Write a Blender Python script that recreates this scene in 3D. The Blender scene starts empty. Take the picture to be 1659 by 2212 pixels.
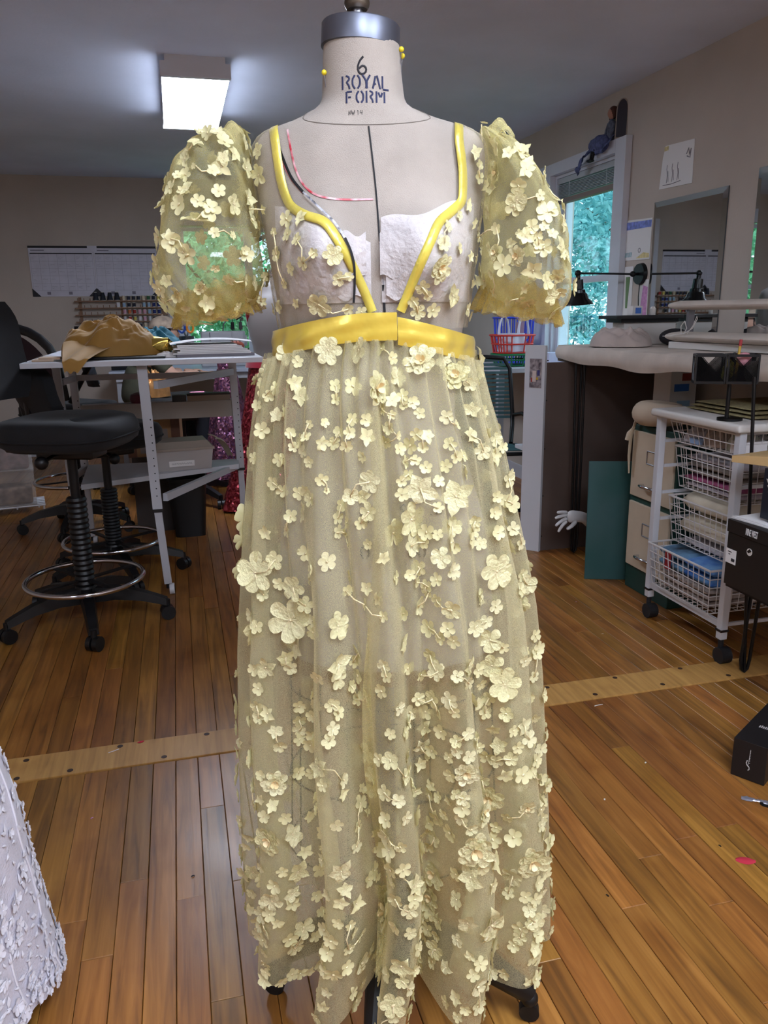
import bpy, bmesh, math, random
from math import sin, cos, pi, radians, sqrt, atan2, asin, exp, floor, tanh
from mathutils import Vector, Matrix, noise, Quaternion

random.seed(7)
SC = bpy.context.scene
COL = SC.collection

# ------------------------------------------------------------------ camera
cam_d = bpy.data.cameras.new('camera')
cam = bpy.data.objects.new('camera', cam_d)
COL.objects.link(cam)
cam_d.sensor_fit = 'VERTICAL'
cam_d.sensor_height = 24.0
cam_d.lens = 1700.84 * 24.0 / 2212.0
cam_d.clip_start = 0.02
yaw, pit, rol = radians(14.297), radians(14.27), radians(0.8)
fw = Vector((sin(yaw) * cos(pit), cos(yaw) * cos(pit), -sin(pit)))
rt0 = fw.cross(Vector((0, 0, 1))).normalized()
dn0 = fw.cross(rt0)
rt = rt0 * cos(rol) + dn0 * sin(rol)
dn = -rt0 * sin(rol) + dn0 * cos(rol)
Mc = Matrix((rt, -dn, -fw)).transposed().to_4x4()
Mc.translation = Vector((0, 0, 1.25))
cam.matrix_world = Mc
SC.camera = cam

# ------------------------------------------------------------------ world, exposure
SC.view_settings.view_transform = 'Standard'
SC.view_settings.look = 'None'
SC.view_settings.gamma = 1.0
SC.view_settings.use_curve_mapping = False
SC.view_settings.exposure = 0.45
SC.cycles.transparent_max_bounces = 24
SC.cycles.max_bounces = 8
SC.cycles.diffuse_bounces = 4
W = bpy.data.worlds.new('overcast_sky')
SC.world = W
W.use_nodes = True
wn = W.node_tree
wn.nodes.clear()
w_out = wn.nodes.new('ShaderNodeOutputWorld')
w_bg = wn.nodes.new('ShaderNodeBackground')
w_bg.inputs['Color'].default_value = (0.58, 0.80, 1.0, 1)
w_bg.inputs['Strength'].default_value = 2.6
wn.links.new(w_bg.outputs[0], w_out.inputs[0])


# soft sun on the far side of the house: it lights the trees outside, not the room
sun_d = bpy.data.lights.new('sun', 'SUN')
sun_d.energy = 2.6
sun_d.angle = radians(12)
sun_d.color = (1.0, .96, .88)
sun = bpy.data.objects.new('sun', sun_d)
COL.objects.link(sun)
sun.rotation_euler = Vector((.45, .55, -.70)).to_track_quat('-Z', 'Y').to_euler()


# ------------------------------------------------------------------ mesh helper
def frame_of(d):
    d = d.normalized()
    a = Vector((0, 0, 1)) if abs(d.z) < 0.9 else Vector((1, 0, 0))
    x = d.cross(a).normalized()
    return x, d.cross(x).normalized()


class MB:
    def __init__(self):
        self.v, self.f, self.mi = [], [], []
        self.cur = 0

    def add(self, vs, fs):
        o = len(self.v)
        self.v += [tuple(p) for p in vs]
        self.f += [tuple(i + o for i in q) for q in fs]
        self.mi += [self.cur] * len(fs)
        return self

    def mat(self, i):
        self.cur = i
        return self

    def box(self, x0, y0, z0, x1, y1, z1, bev=0.0):
        if bev <= 0:
            vs = [(x0, y0, z0), (x1, y0, z0), (x1, y1, z0), (x0, y1, z0), (x0, y0, z1), (x1, y0, z1), (x1, y1, z1), (x0, y1, z1)]
            return self.add(vs, [(0, 3, 2, 1), (4, 5, 6, 7), (0, 1, 5, 4), (1, 2, 6, 5), (2, 3, 7, 6), (3, 0, 4, 7)])
        bm = bmesh.new()
        bmesh.ops.create_cube(bm, size=1)
        for p in bm.verts:
            p.co = Vector(((x0 + x1) / 2 + p.co.x * (x1 - x0), (y0 + y1) / 2 + p.co.y * (y1 - y0), (z0 + z1) / 2 + p.co.z * (z1 - z0)))
        b = min(bev, 0.49 * min(abs(x1 - x0), abs(y1 - y0), abs(z1 - z0)))
        bmesh.ops.bevel(bm, geom=bm.edges[:], offset=b, segments=2 if b < .01 else 3, profile=.6, affect='EDGES')
        bm.verts.index_update()
        self.add([p.co[:] for p in bm.verts], [[q.index for q in f.verts] for f in bm.faces])
        bm.free()
        return self

    def cyl(self, p0, p1, r0, r1=None, n=12, cap=True):
        p0, p1 = Vector(p0), Vector(p1)
        r1 = r0 if r1 is None else r1
        x, y = frame_of(p1 - p0)
        vs = []
        for p, r in ((p0, r0), (p1, r1)):
            vs += [p + (x * cos(2 * pi * i / n) + y * sin(2 * pi * i / n)) * r for i in range(n)]
        fs = [(i, (i + 1) % n, n + (i + 1) % n, n + i) for i in range(n)]
        if cap:
            fs += [tuple(range(n - 1, -1, -1)), tuple(range(n, 2 * n))]
        return self.add(vs, fs)

    def tube(self, pts, r, n=8, closed=False, cap=True, flat=1.0):
        pts = [Vector(p) for p in pts]
        m = len(pts)
        rr = r if isinstance(r, (list, tuple)) else [r] * m
        vs, fs = [], []
        px = None
        for i, p in enumerate(pts):
            a = pts[(i - 1) % m] if (closed or i > 0) else p
            b = pts[(i + 1) % m] if (closed or i < m - 1) else p
            d = (b - a).normalized()
            if px is None:
                px, py = frame_of(d)
            else:
                px = (px - d * px.dot(d)).normalized()
                py = d.cross(px)
            vs += [p + (px * cos(2 * pi * k / n) + py * sin(2 * pi * k / n) * flat) * rr[i] for k in range(n)]
        for i in range(m if closed else m - 1):
            j = (i + 1) % m
            fs += [(i * n + k, i * n + (k + 1) % n, j * n + (k + 1) % n, j * n + k) for k in range(n)]
        if cap and not closed:
            fs += [tuple(range(n - 1, -1, -1)), tuple((m - 1) * n + k for k in range(n))]
        return self.add(vs, fs)

    def bar(self, p0, p1, w, h=None):
        """rectangular bar between two points (w across, h other way)"""
        h = w if h is None else h
        p0, p1 = Vector(p0), Vector(p1)
        d = (p1 - p0).normalized()
        if abs(d.z) > .9:
            x = Vector((1, 0, 0)); x = (x - d * x.dot(d)).normalized()
        else:
            x = d.cross(Vector((0, 0, 1))).normalized()
        y = d.cross(x).normalized()
        vs = [p + x * sx * w / 2 + y * sy * h / 2 for p in (p0, p1) for sx, sy in ((-1, -1), (1, -1), (1, 1), (-1, 1))]
        return self.add(vs, [(0, 1, 2, 3), (7, 6, 5, 4), (0, 4, 5, 1), (1, 5, 6, 2), (2, 6, 7, 3), (3, 7, 4, 0)])

    def lathe(self, prof, n=24, c=(0, 0, 0), sx=1.0, sy=1.0, cap=True):
        vs, fs = [], []
        for r, z in prof:
            vs += [(c[0] + r * sx * cos(2 * pi * k / n), c[1] + r * sy * sin(2 * pi * k / n), c[2] + z) for k in range(n)]
        for i in range(len(prof) - 1):
            fs += [(i * n + k, i * n + (k + 1) % n, (i + 1) * n + (k + 1) % n, (i + 1) * n + k) for k in range(n)]
        if cap:
            if prof[0][0] > 1e-5: fs.append(tuple(range(n - 1, -1, -1)))
            if prof[-1][0] > 1e-5: fs.append(tuple((len(prof) - 1) * n + k for k in range(n)))
        return self.add(vs, fs)

    def surf(self, fn, nu, nv, cu=False, cv=False, u0=0., u1=1., v0=0., v1=1.):
        ku, kv = (nu if cu else nu + 1), (nv if cv else nv + 1)
        vs = [fn(u0 + (u1 - u0) * i / nu, v0 + (v1 - v0) * j / nv) for j in range(kv) for i in range(ku)]
        fs = [(j * ku + i, j * ku + (i + 1) % ku, ((j + 1) % kv) * ku + (i + 1) % ku, ((j + 1) % kv) * ku + i) for j in range(nv) for i in range(nu)]
        return self.add(vs, fs)

    def ball(self, c, r, n=12, s=(1, 1, 1)):
        m = max(6, n * 2 // 3)
        vs = [(c[0], c[1], c[2] - r * s[2])]
        for j in range(1, m):
            t = pi * j / m
            vs += [(c[0] + r * s[0] * sin(t) * cos(2 * pi * k / n), c[1] + r * s[1] * sin(t) * sin(2 * pi * k / n), c[2] - r * s[2] * cos(t)) for k in range(n)]
        vs.append((c[0], c[1], c[2] + r * s[2]))
        fs = [(0, 1 + (k + 1) % n, 1 + k) for k in range(n)]
        for j in range(m - 2):
            a, b = 1 + j * n, 1 + (j + 1) * n
            fs += [(a + k, a + (k + 1) % n, b + (k + 1) % n, b + k) for k in range(n)]
        l = len(vs) - 1
        a = 1 + (m - 2) * n
        fs += [(a + k, a + (k + 1) % n, l) for k in range(n)]
        return self.add(vs, fs)

    def torus(self, c, R, r, N=40, n=8, axis='z', sx=1.0, sy=1.0):
        pts = []
        for i in range(N):
            t = 2 * pi * i / N
            a, b = R * sx * cos(t), R * sy * sin(t)
            pts.append({'z': (c[0] + a, c[1] + b, c[2]), 'x': (c[0], c[1] + a, c[2] + b), 'y': (c[0] + a, c[1], c[2] + b)}[axis])
        return self.tube(pts, r, n, closed=True)

    def prism(self, poly, lo, hi, axis='z'):
        f = {'z': lambda p, h: (p[0], p[1], h), 'y': lambda p, h: (p[0], h, p[1]), 'x': lambda p, h: (h, p[0], p[1])}[axis]
        n = len(poly)
        vs = [f(p, lo) for p in poly] + [f(p, hi) for p in poly]
        fs = [tuple(range(n - 1, -1, -1)), tuple(range(n, 2 * n))] + [(i, (i + 1) % n, n + (i + 1) % n, n + i) for i in range(n)]
        return self.add(vs, fs)

    def xf(self, M):
        self.v = [tuple(M @ Vector(p)) for p in self.v]
        return self

    def jit(self, amp, sc, seed=0.):
        self.v = [tuple(Vector(p) + noise.noise_vector(Vector(p) * sc + Vector((seed, seed * 2, 0))) * amp) for p in self.v]
        return self

    def build(self, name, mats, parent=None, smooth=True, loc=None, rz=0., ang=40, rot=None):
        me = bpy.data.meshes.new(name)
        me.from_pydata(self.v, [], self.f)
        for m in (mats if isinstance(mats, (list, tuple)) else [mats]):
            me.materials.append(m)
        if max(self.mi, default=0) > 0:
            me.polygons.foreach_set('material_index', self.mi)
        bm = bmesh.new(); bm.from_mesh(me)
        bmesh.ops.recalc_face_normals(bm, faces=bm.faces)
        bm.to_mesh(me); bm.free()
        me.polygons.foreach_set('use_smooth', [bool(smooth)] * len(me.polygons))
        if smooth and ang < 180:
            me.set_sharp_from_angle(angle=radians(ang))
        me.update()
        o = bpy.data.objects.new(name, me)
        COL.objects.link(o)
        if parent is not None: o.parent = parent
        if loc is not None: o.location = loc
        if rot is not None: o.rotation_euler = rot
        elif rz: o.rotation_euler = (0, 0, rz)
        return o


def tag(o, label, cat, group=None):
    o['label'] = label
    o['category'] = cat
    if group: o['group'] = group
    return o


def thing(name, label, cat, loc=(0, 0, 0), rz=0., group=None):
    o = bpy.data.objects.new(name, None)
    o.empty_display_size = .05
    COL.objects.link(o)
    o.location = loc
    o.rotation_euler = (0, 0, rz)
    return tag(o, label, cat, group)


def struct(o):
    o['kind'] = 'structure'
    return o


def stuff(o):
    o['kind'] = 'stuff'
    return o


def inst(src, name, parent, M):
    o = bpy.data.objects.new(name, src)
    COL.objects.link(o)
    if parent is not None: o.parent = parent
    o.matrix_local = M
    return o


def copy_tree(src, loc, rz, label=None, group=None):
    def rec(o, par):
        c = o.copy()
        COL.objects.link(c)
        c.parent = par
        for ch in list(o.children): rec(ch, c)
        return c
    r = rec(src, None)
    r.location = loc
    r.rotation_euler = (0, 0, rz)
    if label: r['label'] = label
    if group: r['group'] = group
    return r


def lerp_tab(tab, x):
    """tab sorted by descending first column"""
    if x >= tab[0][0]: return tab[0][1:]
    for a, b in zip(tab, tab[1:]):
        if x >= b[0]:
            t = (a[0] - x) / (a[0] - b[0])
            t2 = t
            return tuple(p + (q - p) * t2 for p, q in zip(a[1:], b[1:]))
    return tab[-1][1:]


# ------------------------------------------------------------------ materials
def lin(c):
    c = c / 255.
    return c / 12.92 if c <= .04045 else ((c + .055) / 1.055) ** 2.4


def rgb(r, g, b): return (lin(r), lin(g), lin(b), 1)


def newmat(name):
    m = bpy.data.materials.new(name)
    m.use_nodes = True
    nt = m.node_tree
    return m, nt, nt.nodes['Principled BSDF']


def mat(name, col, rough=.6, metal=0., var=0., vscale=6., col2=None, bump=0., bscale=150., spec=.5, sheen=0., coat=0., stretch=None, emit=None, estr=0., rand=0.):
    m, nt, b = newmat(name)
    N, L = nt.nodes, nt.links
    b.inputs['Base Color'].default_value = rgb(*col)
    b.inputs['Roughness'].default_value = rough
    b.inputs['Metallic'].default_value = metal
    b.inputs['Specular IOR Level'].default_value = spec
    b.inputs['Sheen Weight'].default_value = sheen
    b.inputs['Coat Weight'].default_value = coat
    if emit:
        b.inputs['Emission Color'].default_value = rgb(*emit)
        b.inputs['Emission Strength'].default_value = estr
    tc = N.new('ShaderNodeTexCoord')
    src = tc.outputs['Object']
    if stretch:
        mp = N.new('ShaderNodeMapping')
        mp.inputs['Scale'].default_value = stretch
        L.new(src, mp.inputs['Vector'])
        src = mp.outputs[0]
    last = None
    if var or col2:
        nz = N.new('ShaderNodeTexNoise')
        nz.inputs['Scale'].default_value = vscale
        nz.inputs['Detail'].default_value = 4
        L.new(src, nz.inputs['Vector'])
        mx = N.new('ShaderNodeMixRGB')
        c2 = col2 if col2 else tuple(max(0, min(255, c * (1 - var))) for c in col)
        c1 = col if col2 else tuple(max(0, min(255, c * (1 + var * .5))) for c in col)
        mx.inputs[1].default_value = rgb(*c1)
        mx.inputs[2].default_value = rgb(*c2)
        rp = N.new('ShaderNodeMapRange')
        rp.inputs[1].default_value = .35; rp.inputs[2].default_value = .65
        L.new(nz.outputs['Fac'], rp.inputs[0])
        L.new(rp.outputs[0], mx.inputs[0])
        last = mx.outputs[0]
    if rand:
        oi = N.new('ShaderNodeObjectInfo')
        hs = N.new('ShaderNodeHueSaturation')
        mr = N.new('ShaderNodeMapRange')
        mr.inputs[3].default_value = 1 - rand; mr.inputs[4].default_value = 1 + rand
        L.new(oi.outputs['Random'], mr.inputs[0])
        L.new(mr.outputs[0], hs.inputs['Value'])
        if last: L.new(last, hs.inputs['Color'])
        else: hs.inputs['Color'].default_value = rgb(*col)
        last = hs.outputs[0]
    if last: L.new(last, b.inputs['Base Color'])
    if bump:
        n2 = N.new('ShaderNodeTexNoise')
        n2.inputs['Scale'].default_value = bscale
        n2.inputs['Detail'].default_value = 3
        L.new(src, n2.inputs['Vector'])
        bp = N.new('ShaderNodeBump')
        bp.inputs['Strength'].default_value = min(1, bump)
        bp.inputs['Distance'].default_value = .004
        L.new(n2.outputs['Fac'], bp.inputs['Height'])
        L.new(bp.outputs[0], b.inputs['Normal'])
    return m
# ------------------------------------------------------------------ dress form and dress shapes (form frame: x right, y away, z up)
AZ = radians(13.68)
FORM_AT = (0.2838, 1.1660, 0.0)
BODY = [  # z, centre x, half width, front depth, back depth
    (1.600, -.009, .0520, .052, .052), (1.570, -.009, .0540, .053, .053), (1.540, -.008, .0565, .056, .056),
    (1.530, -.008, .0585, .057, .058), (1.522, -.008, .066, .059, .063), (1.512, -.006, .088, .061, .070), (1.505, -.004, .108, .063, .075), (1.498, -.002, .133, .066, .080),
    (1.490, -.001, .150, .069, .084), (1.478, .000, .160, .073, .088), (1.455, .0, .163, .080, .095), (1.42, .0, .160, .086, .100), (1.38, .0, .155, .090, .100),
    (1.34, .0, .150, .092, .098), (1.29, .0, .142, .092, .094), (1.24, .0, .136, .094, .090), (1.18, .0, .126, .090, .086), (1.10, .002, .120, .086, .084),
    (1.02, .006, .138, .094, .100), (.94, .010, .158, .104, .122), (.86, .014, .168, .112, .132), (.76, .018, .170, .114, .132), (.69, .020, .166, .112, .128)]


def body_sec(z): return lerp_tab(BODY, z)


def bust(u, z):
    s = 0.
    for c in (-.072, .078):
        s += .042 * exp(-((u - c) / .052) ** 2 - ((z - 1.325) / .062) ** 2)
    return s


def body_pt(phi, z, off=0.):
    """phi 0 = front centre, + to the right"""
    cx, a, bf, bb = body_sec(z)
    u = cx + (a + off) * sin(phi)
    c = cos(phi)
    y = -(bf + off) * c if c > 0 else -(bb + off) * c
    if c > 0: y -= bust(u, z) * min(1, c * 2.0)
    return (u, y, z)


def front_y(u, z, off=0.):
    cx, a, bf, bb = body_sec(z)
    s = max(-.999, min(.999, (u - cx) / (a + off)))
    c = sqrt(1 - s * s)
    return -(bf + off) * c - bust(u, z) * min(1, c * 2.0)


SK_L = [(1.205, -.150), (1.147, -.170), (1.062, -.186), (.953, -.197), (.838, -.207), (.718, -.220), (.549, -.232), (.369, -.240), (.17, -.243)]
SK_R = [(1.195, .149), (1.121, .169), (1.056, .190), (.961, .209), (.869, .229), (.79, .246), (.667, .263), (.538, .276), (.403, .290), (.261, .298), (.17, .301)]
SK_F = [(1.205, .108), (1.12, .140), (1.0, .158), (.8, .185), (.6, .208), (.4, .224), (.17, .236)]
CREST = [radians(a) for a in (-143, -115, -88, -56, -24, -2, 26, 57, 86, 113, 140, 167, 192)]
SK_TOP, SK_BOT = 1.212, .175


def fold(phi, z):
    p = phi + .05 * sin(z * 7.0 + 1.3) + .03 * sin(z * 13)
    while p < CREST[0]: p += 2 * pi
    while p >= CREST[0] + 2 * pi: p -= 2 * pi
    cs = CREST + [CREST[0] + 2 * pi]
    for a, b in zip(cs, cs[1:]):
        if a <= p < b:
            s = (p - a) / (b - a)
            return .5 + .5 * tanh(1.9 * cos(2 * pi * s) + .25) / .97, a + (b - a) / 2
    return 1., 0.


def sk_top(phi):
    """height of the gathered seam under the waistband"""
    u = sin(phi)
    if cos(phi) < 0: return 1.192
    return 1.214 - .030 * u * u if u < .05 else 1.214 - .036 * u * u


def skirt_pt(phi, z):
    t = (SK_TOP - z) / (SK_TOP - SK_BOT)
    t = max(0., min(1., t))
    l, r, f = lerp_tab(SK_L, z)[0], lerp_tab(SK_R, z)[0], lerp_tab(SK_F, z)[0]
    cx, a = (l + r) / 2, (r - l) / 2
    fd, _ = fold(phi, z)
    amp = .03 + .16 * min(1, t * 1.8) + .38 * t * t
    side = .40 + .60 * abs(cos(phi))
    m = 1 - amp * (1 - fd) * side
    g = exp(-t * 7) * .012 * sin(41 * phi + 2 * sin(5 * phi)) + exp(-((t - .30) / .35) ** 2) * .010 * sin(23 * phi + 3 * sin(3 * phi) + 2 * z)
    m += g / .2
    cyo = .0
    b = f if cos(phi) > 0 else f * 1.02
    return (cx + a * m * sin(phi), cyo - b * m * cos(phi), z)


SLV_L = [(-.186, 1.499), (-.231, 1.494), (-.266, 1.464), (-.286, 1.416), (-.301, 1.353), (-.311, 1.289), (-.290, 1.252), (-.256, 1.241), (-.215, 1.243), (-.180, 1.262), (-.160, 1.30), (-.164, 1.37), (-.168, 1.44), (-.174, 1.486)]
SLV_R = [(.160, 1.497), (.203, 1.477), (.237, 1.434), (.270, 1.378), (.284, 1.321), (.286, 1.262), (.258, 1.238), (.224, 1.244), (.182, 1.252), (.164, 1.29), (.163, 1.36), (.164, 1.43), (.160, 1.482)]


def outline(tab, t):
    """closed Catmull-Rom, t in 0..1"""
    n = len(tab)
    x = (t % 1.0) * n
    i = int(floor(x)); s = x - i
    p = [tab[(i + k - 1) % n] for k in range(4)]
    return tuple(.5 * ((2 * p[1][k]) + (-p[0][k] + p[2][k]) * s + (2 * p[0][k] - 5 * p[1][k] + 4 * p[2][k] - p[3][k]) * s * s + (-p[0][k] + 3 * p[1][k] - 3 * p[2][k] + p[3][k]) * s ** 3) for k in (0, 1))


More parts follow.
